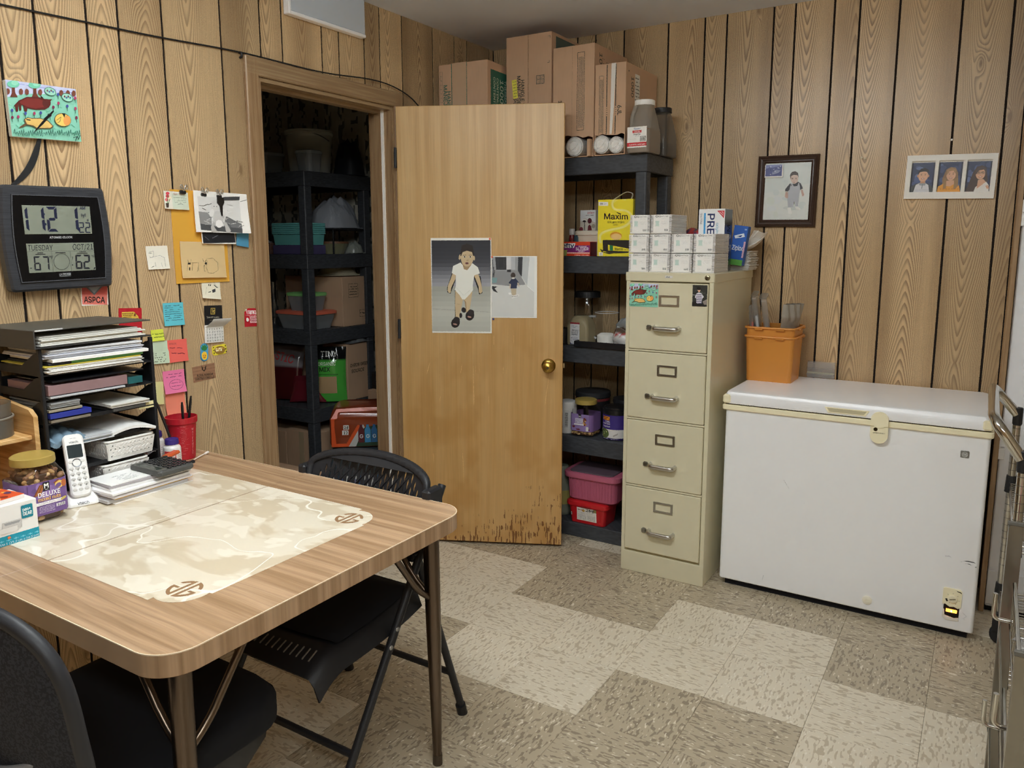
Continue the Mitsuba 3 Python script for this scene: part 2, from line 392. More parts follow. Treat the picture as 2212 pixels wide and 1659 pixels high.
# ------------------------------------------------------------------ the room
XL, YR, ZC = -2.37, 3.64, 2.465
TS, TX, TY = .3048, -.981, 2.870
structure('floor')
part('floor', 'bed', bx(-4.4, 1.6, -2.2, YR, -.12, -.003), 'matte', '#6b6253')
tile_m = bx(0.0004, TS - .0004, 0.0004, TS - .0004, -.003, 0, .0006)
tv = tile_m.vertices.copy()
for j in range(-3, 17):
    for i in range(-5, 9):
        x0, y0 = TX + i * TS, TY - (j + 1) * TS
        if x0 < XL - .16 or x0 > 1.3 or y0 + TS > YR + .2: continue
        k = j % 4; k2 = (i // 2) % 2
        lt = k == 1 or (k == 0 and k2 == 0) or (k == 2 and k2 == 1)
        m = tile_m.copy(); m.vertices = np.clip(tv + [x0, y0, 0], [XL - .12, -9, -1], [9, YR, 1])
        if np.ptp(m.vertices[:, 0]) < .01 or np.ptp(m.vertices[:, 1]) < .01: continue
        q = tv[:, :2] if (i + j) % 2 else tv[:, 1::-1]
        id = (i + 9) * 23 + (j + 5)
        part('floor', 'tile', m, 'tile_light' if lt else 'tile_dark', uv=np.c_[id * 10 + q[:, 0], q[:, 1]])

structure('ceiling')
put('ceiling', bx(XL - .2, 1.6, -2.2, YR + .2, ZC, ZC + .1), 'popcorn_ceiling')

def plank_wall(name, axis, at, th, edges, z1, holes=()):
    """a wall of grooved planks: edges along the wall; each plank proud of the dark board behind"""
    structure(name)
    s = np.sign(th)
    lo, hi = sorted((at - th, at - .9 * .004 * s))
    a = lambda u0, u1, t0, t1, z0, zz: bx(u0, u1, t0, t1, z0, zz) if axis == 'x' else bx(t0, t1, u0, u1, z0, zz)
    back = []
    us = sorted({edges[0], edges[-1]} | {h[k] for h in holes for k in (0, 1)})
    for u0, u1 in zip(us, us[1:]):
        h = [q for q in holes if q[0] <= u0 + 1e-6 and q[1] >= u1 - 1e-6]
        back.append(a(u0, u1, lo, hi, h[0][2] if h else 0, z1))
    part(name, 'backing', cat(back), 'matte', '#1d1611')
    for k, (u0, u1) in enumerate(zip(edges, edges[1:])):
        cuts = [q for q in holes if q[0] < u1 - .004 and q[1] > u0 + .004]
        spans = [(u0, u1, 0)]
        if cuts:
            h = cuts[0]; spans = [(max(u0, h[0]), min(u1, h[1]), h[2])]
            if u0 < h[0] - .004: spans.append((u0, h[0], 0))
            if u1 > h[1] + .004: spans.append((h[1], u1, 0))
        uc = (u0 + u1) / 2
        ms = []
        for p0, p1, zb in spans:
            ms.append(a(p0 + (.0042 if p0 == u0 else 0), p1 - (.0042 if p1 == u1 else 0), *sorted((at - .004 * s, at)), zb, z1))
        m = cat(ms); U = m.vertices[:, 0 if axis == 'x' else 1] - uc
        if at > 0: U = U + 0
        part(name, 'plank', m, 'panelling', uv=np.c_[(k + (40 if axis == 'x' else 3)) * 10 + U, m.vertices[:, 2]])
OPEN = (2.032, 2.790, 2.052)          # the doorway in the left wall: from, to, height
pat = [.101, .153, .230, .176, .107, .206, .098, .153]
ly = [1.148, 1.246, 1.399, 1.500, 1.653, 1.882, 2.058, 2.163, 2.371, 2.468, 2.622, 2.723, 2.876, 3.106, 3.283, 3.392, 3.60, 3.70]
e = ly[0]; k = 0
while e > -2.2: e -= pat[::-1][k % 8]; ly.insert(0, e); k += 1
plank_wall('wall_left', 'y', XL, .12, ly[:-1] + [YR], ZC, [OPEN])
rx = [-2.37, -2.28, -2.10, -1.962, -1.861, -1.760, -1.607, -1.381, -1.205, -1.103, -.896, -.805, -.646, -.546, -.396, -.174, -.001, .062]
plank_wall('wall_right', 'x', YR, -.12, rx, ZC)
structure('wall_back'); put('wall_back', bx(XL - .2, 1.6, -2.3, -2.2, 0, ZC), 'matte', '#a98a62')
structure('wall_east'); put('wall_east', bx(1.5, 1.6, -2.2, YR + .2, 0, ZC), 'matte', '#b3a288')
# the store room behind the doorway
structure('wall_closet'); put('wall_closet', cat(bx(-4.4, XL - .12, YR, YR + .1, 0, ZC), bx(-4.5, -4.4, .9, YR + .1, 0, ZC), bx(-4.4, XL - .12, .8, .9, 0, ZC)), 'wallpaper')
structure('ceiling_closet'); put('ceiling_closet', bx(-4.5, XL - .12, .8, YR + .1, ZC, ZC + .1), 'matte', '#8a8781')
# white door at the right end of the wall, with its brown jamb
structure('trim_1'); put('trim_1', bx(.062, .080, 3.40, YR, 0, 2.2, .002), 'casing_wood')
structure('door_2')
part('door_2', 'slab', bx(.083, .95, 3.42, 3.46, .02, 2.2, .004), 'satin', '#e3e5ea')
part('door_2', 'kick_plate', bx(.083, .95, 3.414, 3.42, .03, .17, .002), 'satin', '#d9dbdf')
part('door_2', 'weatherstrip', bx(.083, .95, 3.425, 3.455, .001, .02), 'matte', '#151515')
for z in (.62, 1.50):
    part('door_2', 'hinge', cat(bx(.070, .100, 3.405, 3.42, z, z + .045, .002), bx(.070, .100, 3.405, 3.42, z + .05, z + .095, .002), cyl((.080, 3.412, z), (.080, 3.412, z + .095), .006)), 'satin', '#eceef0')

# doorway trim: casing, jamb, stop
structure('trim_2')
C = .018
part('trim_2', 'casing', cat(bx(XL, XL + C, OPEN[0] - .062, OPEN[0] - .002, 0, OPEN[2] + .064, .004)), 'casing_wood')
part('trim_2', 'casing', cat(bx(XL, XL + C, OPEN[1] + .006, OPEN[1] + .066, 0, OPEN[2] + .064, .004)), 'casing_wood')
part('trim_2', 'casing', bx(XL, XL + C, OPEN[0] - .062, OPEN[1] + .066, OPEN[2] + .002, OPEN[2] + .068, .004), 'casing_wood_across')
J = .014
part('trim_2', 'jamb', bx(XL - .125, XL + .004, OPEN[0], OPEN[0] + J, 0, OPEN[2] - J), 'casing_wood')
part('trim_2', 'jamb', bx(XL - .125, XL + .004, OPEN[1] - J, OPEN[1], 0, OPEN[2] - J), 'casing_wood')
part('trim_2', 'jamb', bx(XL - .125, XL + .004, OPEN[0], OPEN[1], OPEN[2] - J, OPEN[2]), 'casing_wood_across')
part('trim_2', 'stop', bx(XL - .085, XL - .045, OPEN[1] - J - .012, OPEN[1] - J, 0, OPEN[2] - J - .012), 'casing_wood')
part('trim_2', 'stop', bx(XL - .085, XL - .045, OPEN[0], OPEN[1], OPEN[2] - J - .012, OPEN[2] - J), 'casing_wood_across')
part('trim_2', 'weatherstrip', bx(XL - .045, XL - .034, OPEN[1] - J - .010, OPEN[1] - J, 0, OPEN[2] - J), 'satin', '#f4f4f0')

# lamps on the ceiling: metal pan, glowing white diffuser; the rear one is added fill
for lx, lyy, s in LAMPS:
    t = thing('ceiling_light', 'white fluorescent ceiling light with a flat diffuser ' + ('above the table' if lx < 0 else 'added behind the viewer as fill'), 'ceiling light')
    part(t, 'housing', bx(lx - .61, lx + .61, lyy - .14, lyy + .14, ZC - .045, ZC, .004), 'satin', '#eeeeea')
    part(t, 'diffuser', bx(lx - .60, lx + .60, lyy - .135, lyy + .135, ZC - .115, ZC - .046, .012), 'satin', '#ffffff', emit=[s * v for v in TUBE])
# ------------------------------------------------------------------ the open door of the store room
DO, DU, DN = np.array([-2.333, 2.774, 0.0]), np.array([.904, .427, 0.0]), np.array([.427, -.904, 0.0])
UP = (0, 0, 1)
structure('door_1', 'amber veneered door standing open in front of the black shelving')
dm = bx(0, .762, .012, 2.05, -.035, 0, .0025)
part('door_1', 'slab', on(dm, DO, DU, UP), 'door_veneer', uv=dm.vertices[:, :2].copy())
kn = lathe([(0, .066), (.012, .066), (.022, .060), (.026, .048), (.022, .036), (.012, .030), (.011, .012), (.020, .010), (.031, .004), (.033, 0), (0, 0)], 36)
part('door_1', 'knob', on(X(kn, (.697, .88, 0)), DO, DU, UP), 'metal', '#b08d45', 40)
part('door_1', 'keyhole', on(X(lathe([(0, .0675), (.006, .0675), (.006, .066)], 20), (.697, .88, 0)), DO, DU, UP), 'satin', '#4a3a1c', 40)
part('door_1', 'latch', on(bx(.762, .772, .868, .892, -.024, -.012, .002), DO, DU, UP), 'metal', '#b7a98a')
for z in (.22, 1.00, 1.78):
    part('door_1', 'hinge', on(cat(bx(-.004, .001, z, z + .09, -.034, .004, .001), cyl((-.004, z, .004), (-.004, z + .09, .004), .007, 12)), DO, DU, UP), 'satin', '#24262a', 40)
def door_o(x, z, d=0.0003): return DO + DU * x + np.array([0, 0, z]) + DN * d

# ------------------------------------------------------------------ filing cabinet
t = CAB = thing('filing_cabinet', 'tall beige four-drawer steel filing cabinet between the black shelving and the white chest freezer', 'filing cabinet')
BG = '#cfc9ae'
part(t, 'body', cat(bx(-1.306, -1.289, 3.031, 3.60, .0, 1.285, .002), bx(-.949, -.931, 3.031, 3.60, 0, 1.285, .002), bx(-1.305, -.932, 3.05, 3.60, .012, 1.28), bx(-1.305, -.932, 3.031, 3.055, 0, .092, .002)), 'semi', BG)
part(t, 'top', bx(-1.309, -.928, 3.028, 3.605, 1.283, 1.320, .003), 'semi', BG)
part(t, 'name_plate', bx(-1.134, -1.102, 3.026, 3.029, 1.298, 1.308, .0008), 'semi', '#d8d8d4')
a = Art(); a.text('Hirsh', 0.004, .0025, .005, '#222222', True)
print_on(t, 'plate_lettering', a, (-1.134, 3.0258, 1.298), (1, 0, 0), UP)
part(t, 'lock', X(lathe([(0, .006), (.005, .006), (.0095, .0045), (.011, 0), (0, 0)], 24), (-.957, 3.028, 1.303), rx=90), 'metal', '#7d7660', 40)
part(t, 'keyhole', bx(-.9582, -.9558, 3.0212, 3.0225, 1.299, 1.307), 'matte', '#1a1712')
zs = [(.998, 1.278), (.701, .986), (.403, .689), (.105, .391)]
for z in (.992, .695, .397): part(t, 'rail', bx(-1.290, -.948, 3.027, 3.045, z - .0035, z + .0035, .001), 'semi', BG)
for z0, z1 in zs:
    dk = numbered(t + '__drawer')
    put(dk, bx(-1.287, -.951, 3.024, 3.05, z0, z1, .003), 'semi', BG)
    lc = z1 - .073
    fr = ext(sbox(-.043, -.023, .043, .023).difference(sbox(-.034, -.0145, .034, .0155)), .005)
    key = numbered(dk + '__label_holder'); put(key, on(fr, (-1.112, 3.024, lc), (1, 0, 0), UP), 'metal', '#a9a7a0')
    key = numbered(dk + '__handle')
    hp = bend([(-1.173, 3.026, z1 - .185), (-1.170, 2.992, z1 - .187), (-1.067, 2.992, z1 - .187), (-1.064, 3.026, z1 - .185)], .02, 8)
    hm = tube(hp, .0078, 10); hm.vertices[:, 2] = z1 - .187 + (hm.vertices[:, 2] - z1 + .187) * 1.25
    put(key, hm, 'metal', '#c9c8c4', 50)
    key = numbered(dk + '__latch'); put(key, bx(-1.206, -1.185, 3.012, 3.026, z1 - .197, z1 - .176, .004), 'metal', '#8f8e88')

# ------------------------------------------------------------------ chest freezer
t = FRZ = thing('chest_freezer', 'white chest freezer with cream trim standing on the tiled floor under the framed photographs', 'chest freezer')
WH, CR = '#e9ebee', '#ebe4c4'
part(t, 'body', slab(affinity.translate(sbox(-.885, 3.105, .048, 3.60).buffer(-.012).buffer(.012, quad_segs=4), 0, 0), .735, .004, .030), 'semi', WH, 35)
part(t, 'base', bx(-.865, .030, 3.13, 3.58, .0, .030), 'matte', '#15151a')
part(t, 'trim', slab(sbox(-.897, 3.094, .056, 3.612).buffer(-.012).buffer(.012, quad_segs=4), .022, .003, .763), 'satin', CR, 35)
part(t, 'gasket', bx(-.885, .046, 3.108, 3.60, .785, .792), 'matte', '#4a4a48')
lm = loft([ring(.930, .520, .015, .791, 4, -.421, 3.352), ring(.934, .524, .015, .797, 4, -.421, 3.352), ring(.934, .524, .015, .822, 4, -.421, 3.352), ring(.922, .506, .02, .838, 4, -.421, 3.352), ring(.90, .48, .03, .843, 4, -.421, 3.352)])
part(t, 'lid', lm, 'semi', WH, 35)
for x in (-.893, .020):
    part(t, 'lid_end_cap', bx(x, x + .031, 3.084, 3.616, .792, .828, .006), 'satin', CR)
hp = ext(Polygon([(-.079, .010), (.079, .010), (.066, -.011), (-.066, -.011)]).difference(Polygon([(-.070, .0065), (.070, .0065), (.060, -.008), (-.060, -.008)])), .005)
part(t, 'handle', on(hp, (-.422, 3.092, .809), (1, 0, 0), UP), 'satin', CR)
part(t, 'handle_recess', on(ext(Polygon([(-.070, .0065), (.070, .0065), (.060, -.008), (-.060, -.008)]), .0012), (-.422, 3.0905, .809), (1, 0, 0), UP), 'satin', '#b9b294')
lo = unary_union([Point(0, 0).buffer(.030, quad_segs=10), sbox(-.030, -.0005, .030, -.030)])
part(t, 'lock_cover', on(ext(unary_union([affinity.translate(Point(0, 0).buffer(.030, quad_segs=10), 0, .006), sbox(-.030, -.018, .030, .006)]), .012), (-.306, 3.092, .785), (1, 0, 0), UP), 'satin', CR, 35)
part(t, 'lock', on(ext(unary_union([affinity.translate(Point(0, 0).buffer(.030, quad_segs=10), 0, -.024), sbox(-.030, -.024, .030, .010)]), .012), (-.306, 3.096, .755), (1, 0, 0), UP), 'satin', CR, 35)
part(t, 'keyhole', X(lathe([(0, .002), (.0055, .002), (.007, 0), (0, 0)], 20), (-.318, 3.0838, .754), rx=90), 'metal', '#3a3428', 40)
a = Art(); a.text('PUSH WINDOW LOCK INSERT', 0, 0, .0042, '#5a5440', True, w=.042, align='c')
print_on(t, 'lock_lettering', a, (-.306, 3.0836, .739), (1, 0, 0), UP)
part(t, 'badge', on(slab(rrect(.027, .025, .003), .004, .001), (-.027, 3.105, .696), (1, 0, 0), UP), 'metal', '#8a8f92')
a = Art()
th_ = np.linspace(0, 2 * np.pi, 30)
a.line([(.0085 * math.cos(q), .0085 * math.sin(q)) for q in th_], .0012, '#d5dadc'); a.text('GE', 0, -.0035, .007, '#d5dadc', True, align='c')
for q in range(4): a.line([(.0085 * math.cos(q * 1.57 + .4 + s), (.0085 - .002 * (s > 0)) * math.sin(q * 1.57 + .4 + s)) for s in (0, .3, .6)], .0009, '#d5dadc')
print_on(t, 'badge_emblem', a, (-.027, 3.1008, .696), (1, 0, 0), UP)
part(t, 'drain_plug', X(cat(lathe([(0, .006), (.012, .006), (.0165, .004), (.0175, 0), (0, 0)], 32), X(lathe([(.006, .003), (.0075, .0035), (.006, 0)], 24), (0, 0, .0055))), (-.307, 3.105, .073), rx=90), 'satin', '#e9e6d6', 40)
pl = Polygon([(-.030, .038), (-.026, .042), (.024, .042), (.030, .036), (.030, -.024), (.021, -.031), (.008, -.026), (-.006, -.029), (-.021, -.020), (-.030, -.022)]).buffer(-.002).buffer(.002)
tk = part(t, 'thermostat', on(ext(pl, .005), (-.026, 3.105, .148), (1, 0, 0), UP), 'satin', CR)
def sub(k, n, m, mat, col, sm=None, **kw):
    q = numbered(k + '__' + n); put(q, m, mat, col, sm, **kw); return q
sub(tk, 'dial', X(lathe([(0, .008), (.012, .008), (.0145, .006), (.015, 0), (0, 0)], 32), (-.024, 3.101, .152), rx=90), 'satin', '#e6dfc3', 40)
sub(tk, 'pointer', on(X(bx(-.010, .010, -.0012, .0012, .0085, .0095), rz=14), (-.024, 3.101, .152), (1, 0, 0), UP), 'matte', '#5a523c')
a = Art()
for q in range(7):
    an = math.radians(-150 + q * 50); a.line([(.019 * math.sin(an), .019 * math.cos(an)), (.022 * math.sin(an), .022 * math.cos(an))], .0011, '#57503e')
a.poly([(-.024, -.004), (-.018, -.002), (-.014, -.012), (-.019, -.014)], '#16140f'); a.poly([(.010, .034), (.024, .031), (.028, .025), (.022, .028), (.014, .0295)], '#1a1813')
sub(tk, 'markings', on(a.mesh()[0], (-.024, 3.0999, .152), (1, 0, 0), UP), 'satin', None, vcol=a.mesh()[1])
hole = part(t, 'broken_cover', on(ext(rrect(.050, .050, .006), .0015), (-.026, 3.105, .102), (1, 0, 0), UP), 'matte', '#0f0d0b')
sub(hole, 'shard', on(ext(Polygon([(-.026, .006), (-.022, .004), (-.020, -.018), (.010, -.024), (.024, -.020), (.026, -.032), (-.016, -.036), (-.028, -.026)]), .003), (-.026, 3.104, .102), (1, 0, 0), UP), 'satin', '#dedad0')
sub(hole, 'rocker', on(slab(rrect(.036, .013, .002), .003, .001), (-.025, 3.1035, .104), (1, 0, 0), UP), 'gloss', '#a33c1c', emit=[2.2, .42, .06])
sub(hole, 'lamp', on(slab(Point(0, 0).buffer(.003), .002, .0005), (-.025, 3.100, .104), (1, 0, 0), UP), 'gloss', '#ffd28a', emit=[14, 7.5, 1.6])
a = Art()
for pts in ([(-.002, .301), (.012, .3055), (.030, .304), (.041, .298), (.036, .3005), (.020, .3010)], [(-.012, .296), (-.004, .299), (-.006, .297)], [(.004, .293), (.018, .2945), (.026, .290), (.014, .2925)], [(.034, .286), (.041, .289), (.040, .285)]): a.poly(pts, '#4b4f54')
a.lines([[(-.060, .309), (-.050, .311), (-.040, .306)], [(-.058, .306), (-.048, .307)], [(-.64, .50), (-.62, .47)], [(-.70, .08), (-.705, .06)], [(-.56, .42), (-.555, .418)], [(.010, .105), (.024, .094), (.016, .086)], [(.012, .084), (.020, .080)]], .0009, '#a5a9ae')
m_, c_ = a.mesh(); part(t, 'scratches', on(m_, (0, 3.105, 0), (1, 0, 0), UP), 'satin', vcol=c_, kind='stuff')

# ------------------------------------------------------------------ black plastic shelving units
def shelving(label, x0, x1, y0, y1, tops, th=.080):
    t = thing('shelving_unit', label, 'shelving unit', None)
    for k, z in enumerate(tops):
        z0 = max(0.0, z - th)
        m = cat(bx(x0, x1, y0, y0 + .018, z0, z, .003), bx(x0, x1, y1 - .018, y1, z0, z, .003), bx(x0, x0 + .018, y0, y1, z0, z, .003), bx(x1 - .018, x1, y0, y1, z0, z, .003), bx(x0 + .01, x1 - .01, y0 + .01, y1 - .01, z - .012, z - .002))
        part(t, 'shelf', m, 'black_resin')
    for xx in (x0, x1 - .062):
        for yy in (y0, y1 - .062):
            part(t, 'post', cat(*[slab(sbox(xx + .004, yy + .004, xx + .058, yy + .058).buffer(-.008).buffer(.008, quad_segs=3), b - th - a_, .002, a_) for a_, b in zip(tops, tops[1:])]), 'black_resin')
    return t
SH = [.070, .505, .953, 1.380, 1.832]
shelving('black plastic five-tier shelving unit against the right wall, half hidden by the open door', -2.235, -1.318, 3.26, 3.585, SH)
shelving('black plastic shelving unit standing in the dark store room', -4.11, -3.20, 3.03, 3.56, SH)

# ------------------------------------------------------------------ table
t = TAB = thing('folding_table', 'wood-grain laminate kitchen table with a cream marbled centre against the left wall', 'table')
TZ = .74
def leafpoly(x0, x1, y0, y1, r, right):
    q = sbox(x0, y0, x1, y1)
    rr = sbox(x0 + r, y0 + r, x1 - r, y1 - r).buffer(r, quad_segs=10)
    return unary_union([rr, sbox(x0, y0, x1 - r, y1) if right else sbox(x0 + r, y0, x1, y1)])
inl = sbox(-2.20, .842, -1.291, 1.462)
for cx, cy in ((-1.291, .842), (-1.291, 1.462), (-2.20, .842), (-2.20, 1.462)):
    inl = inl.difference(Point(cx, cy).buffer(.001)).difference(sbox(cx - .086, cy - .086, cx + .086, cy + .086))
    sx, sy = (1 if cx < -1.5 else -1), (1 if cy < 1.1 else -1)
    inl = inl.union(Point(cx + sx * .066, cy + sy * .070).buffer(.060, quad_segs=12)).union(sbox(*sorted((cx + sx * .09, cx + sx * .012))[:1], 0, 0, 0) if 0 else Point(cx + sx * .066, cy + sy * .070).buffer(.01))
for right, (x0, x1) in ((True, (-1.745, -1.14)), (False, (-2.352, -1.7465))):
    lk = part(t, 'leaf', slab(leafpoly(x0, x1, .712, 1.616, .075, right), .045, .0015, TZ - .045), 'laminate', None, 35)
    lp = leafpoly(x0, x1, .712, 1.616, .075, right); sub(lk, 'edge_trim', ext(lp.buffer(.0006).difference(lp.buffer(-.0014)).difference(sbox(-1.752, 0, -1.739, 3)), .0022, TZ - .0023), 'satin', '#d8c7ab')  # pale cream line painted in for the light caught by the bevelled edge
    pp = inl.intersection(sbox(x0 + .001, 0, x1, 3) if right else sbox(x0, 0, x1 - .001, 3))
    sub(lk, 'inlay', ext(pp, .0006, TZ), 'marble', None)
    for cy in ((.912, 1.392) if right else (.912, 1.392)):
        cx = -1.357 if right else -2.134
        g = []
        for s in (-1, 1):
            h = Point(0, 0).buffer(.036, quad_segs=14).intersection(sbox(.004, -.05, .05, .05))
            h = h.difference(Point(0, 0).buffer(.028, quad_segs=14).intersection(sbox(.011, -.05, .05, .05)))
            h = h.difference(sbox(.018, -.0075, .05, .0185)) if False else h
            h = h.union(sbox(.016, -.0055, .034, .0005).intersection(Point(0, 0).buffer(.036, quad_segs=14))).difference(sbox(.020, .0005, .05, .014))
            g.append(affinity.scale(h, s, 1, origin=(0, 0)))
        sub(lk, 'emblem', ext(affinity.translate(unary_union(g), cx, cy), .0004, TZ + .0006), 'satin', '#8a6a4a')
def table_leg(x, y, sx, sy):
    lk = part(t, 'leg', tube([(x, y, TZ - .05), (x + .003 * sx, y + .003 * sy, .40), (x + .006 * sx, y + .006 * sy, .0)], [.0225, .0205, .0115], 18), 'metal', '#62554a', 50)
    for dx, dy in ((-.17 * sx, 0), (0, -.17 * sy)):
        sub(lk, 'brace', tube(bend([(x + dx, y + dy, TZ - .047), (x + dx * .35, y + dy * .35, .54), (x + dx * .06, y + dy * .06, .50)], .08), .0085, 10), 'metal', '#685a4d', 50)
    sub(lk, 'foot', tube([(x + .006 * sx, y + .006 * sy, .0), (x + .006 * sx, y + .006 * sy, .03)], .0135, 14), 'satin', '#3b3024', 40)
for x, y, sx, sy in ((-1.215, 1.548, 1, 1), (-1.212, .792, 1, -1), (-2.28, 1.548, -1, 1), (-2.28, .792, -1, -1)): table_leg(x, y, sx, sy)

# ------------------------------------------------------------------ folding chair behind the table
def folding_chair(label, cx, y0, flip=1):
    t = thing('folding_chair', label, 'chair')
    BK = '#1b1c20'
    W = .245
    slope = (.84) / (.53)
    P = lambda x, y, z: (cx + x, y0 + flip * y, z)           # y towards the back of the chair from its front feet
    # backrest: a slotted panel bowed backwards, in a thick rim
    h0, hw = .57, .238
    out = Polygon([(-hw, .0), (-hw, .195)] + [(-hw * math.cos(q), .195 + .065 * math.sin(q) ** .8) for q in np.linspace(.12, math.pi - .12, 24)] + [(hw, .195), (hw, .0)]).buffer(-.012).buffer(.012, quad_segs=4)
    slots = []
    for i in range(25):
        xx = (i - 12) * .0158
        for j in range(6):
            yy = .020 + j * .037 + (.0185 if i % 2 else 0)
            if out.buffer(-.024).contains(sbox(xx - .004, yy - .012, xx + .004, yy + .014)):
                slots.append(affinity.translate(Polygon([(-.0028, -.013), (.0028, -.013), (.0028, -.002), (.0046, .003), (.0046, .009), (.0028, .014), (-.0028, .014), (-.0028, .009), (-.0046, .003), (-.0046, -.003)]), xx, yy))
    bowed = lambda m: (lambda v: np.c_[cx + v[:, 0], y0 + flip * (.365 + (v[:, 1]) * .36 + .040 * (1 - (v[:, 0] / hw) ** 2) + v[:, 2]), h0 + v[:, 1] * .985])(m.vertices)
    m = ext(out.buffer(-.015).difference(unary_union(slots)), .005, -.0025); m = trimesh.Trimesh(bowed(m), m.faces, process=False); m.fix_normals()
    b = part(t, 'backrest', m, 'satin', BK)
    o = np.array(out.buffer(-.012).exterior.coords)[:-1]
    o = np.vstack([np.linspace(a_, b_, max(2, int(np.linalg.norm(b_ - a_) / .02)), endpoint=False) for a_, b_ in zip(o, np.roll(o, -1, 0))])
    rim = tube(np.c_[o, np.zeros(len(o))], .0125, 8, closed=True)
    sub(b, 'rim', trimesh.Trimesh(bowed(rim), rim.faces, process=False), 'satin', BK, 50)
    for s in (-1, 1):
        sub(b, 'bracket', cat(bx(*sorted((cx + s * .228, cx + s * .258)), *sorted((y0 + flip * .41, y0 + flip * .475)), .655, .765, .006)), 'satin', BK)
    # seat: moulded, curling down at the front
    def seat(s, q):
        x = (s - .5) * .47 * (1 - .10 * q ** 3); y = .0 + q * .42
        z = .445 - .045 * np.clip((.22 - q) / .22, 0, 1) ** 2 - .022 * np.sin(np.pi * s) * np.sin(np.pi * np.clip(q, 0, 1)) + .02 * q ** 2 - .05 * np.clip((np.abs(s - .5) - .42) / .08, 0, 1) ** 2
        return np.stack([cx + x, y0 + flip * y, z], -1)
    st = part(t, 'seat', sheet(seat, 30, 26, .012), 'satin', BK, 50)
    cu = grid(lambda s, q: seat(.06 + .88 * s, .22 + .74 * q) + np.array([0, 0, .012]) + np.stack([0 * s, 0 * s, .016 * np.clip(np.minimum(np.minimum(s, 1 - s), np.minimum(q, 1 - q)) * 9, 0, 1) ** .5], -1), 24, 24)
    sub(st, 'pad', cu, 'matte', '#17181d', 50)
    a = [[(cx + xx, y0 + flip * (.035 + .0), 0), ] for xx in (0,)]
    sl = []
    for i in range(17):
        xx = (i - 8) * .022
        sl.append(tube([seat(np.array(.5 + xx / .47), np.array(.06)) + [0, 0, .008], seat(np.array(.5 + xx / .47), np.array(.13)) + [0, 0, .008]], .0022, 6))
    sub(st, 'slots', cat(*sl), 'satin', '#6e6a62')
    for s in (-1, 1):
        x = s * W
        part(t, 'leg', tube([P(x, .0, .0), P(x, .40, .62), P(x * .985, .492, .76)], .0115, 12), 'satin', BK, 50)
        rk = part(t, 'rear_leg', tube([P(x * .96, .375, .60), P(x * .97, .582, .012)], .0115, 12), 'satin', BK, 50)
        sub(rk, 'foot', tube([P(x * .97, .583, .0), P(x * .97, .572, .035)], .016, 12), 'satin', '#101114', 50)
        part(t, 'rivet', X(lathe([(0, .003), (.006, .002), (.007, 0), (0, 0)], 16), P(x + s * .0105, .268, .425), ry=90 * s), 'metal', '#b9bcc0', 40)
        part(t, 'rivet', X(lathe([(0, .003), (.006, .002), (.007, 0), (0, 0)], 16), P(x + s * .0105, .24, .385), ry=90 * s), 'metal', '#b9bcc0', 40)
    part(t, 'stretcher', tube([P(-W * .97, .525, .165), P(W * .97, .525, .165)], .010, 10), 'satin', BK, 50)
    part(t, 'stretcher', tube([P(-W, .10, .155), P(W, .10, .155)], .010, 10), 'satin', BK, 50)
    return t
folding_chair('black folding chair with a slotted plastic back at the far side of the table', -1.524, 1.20)

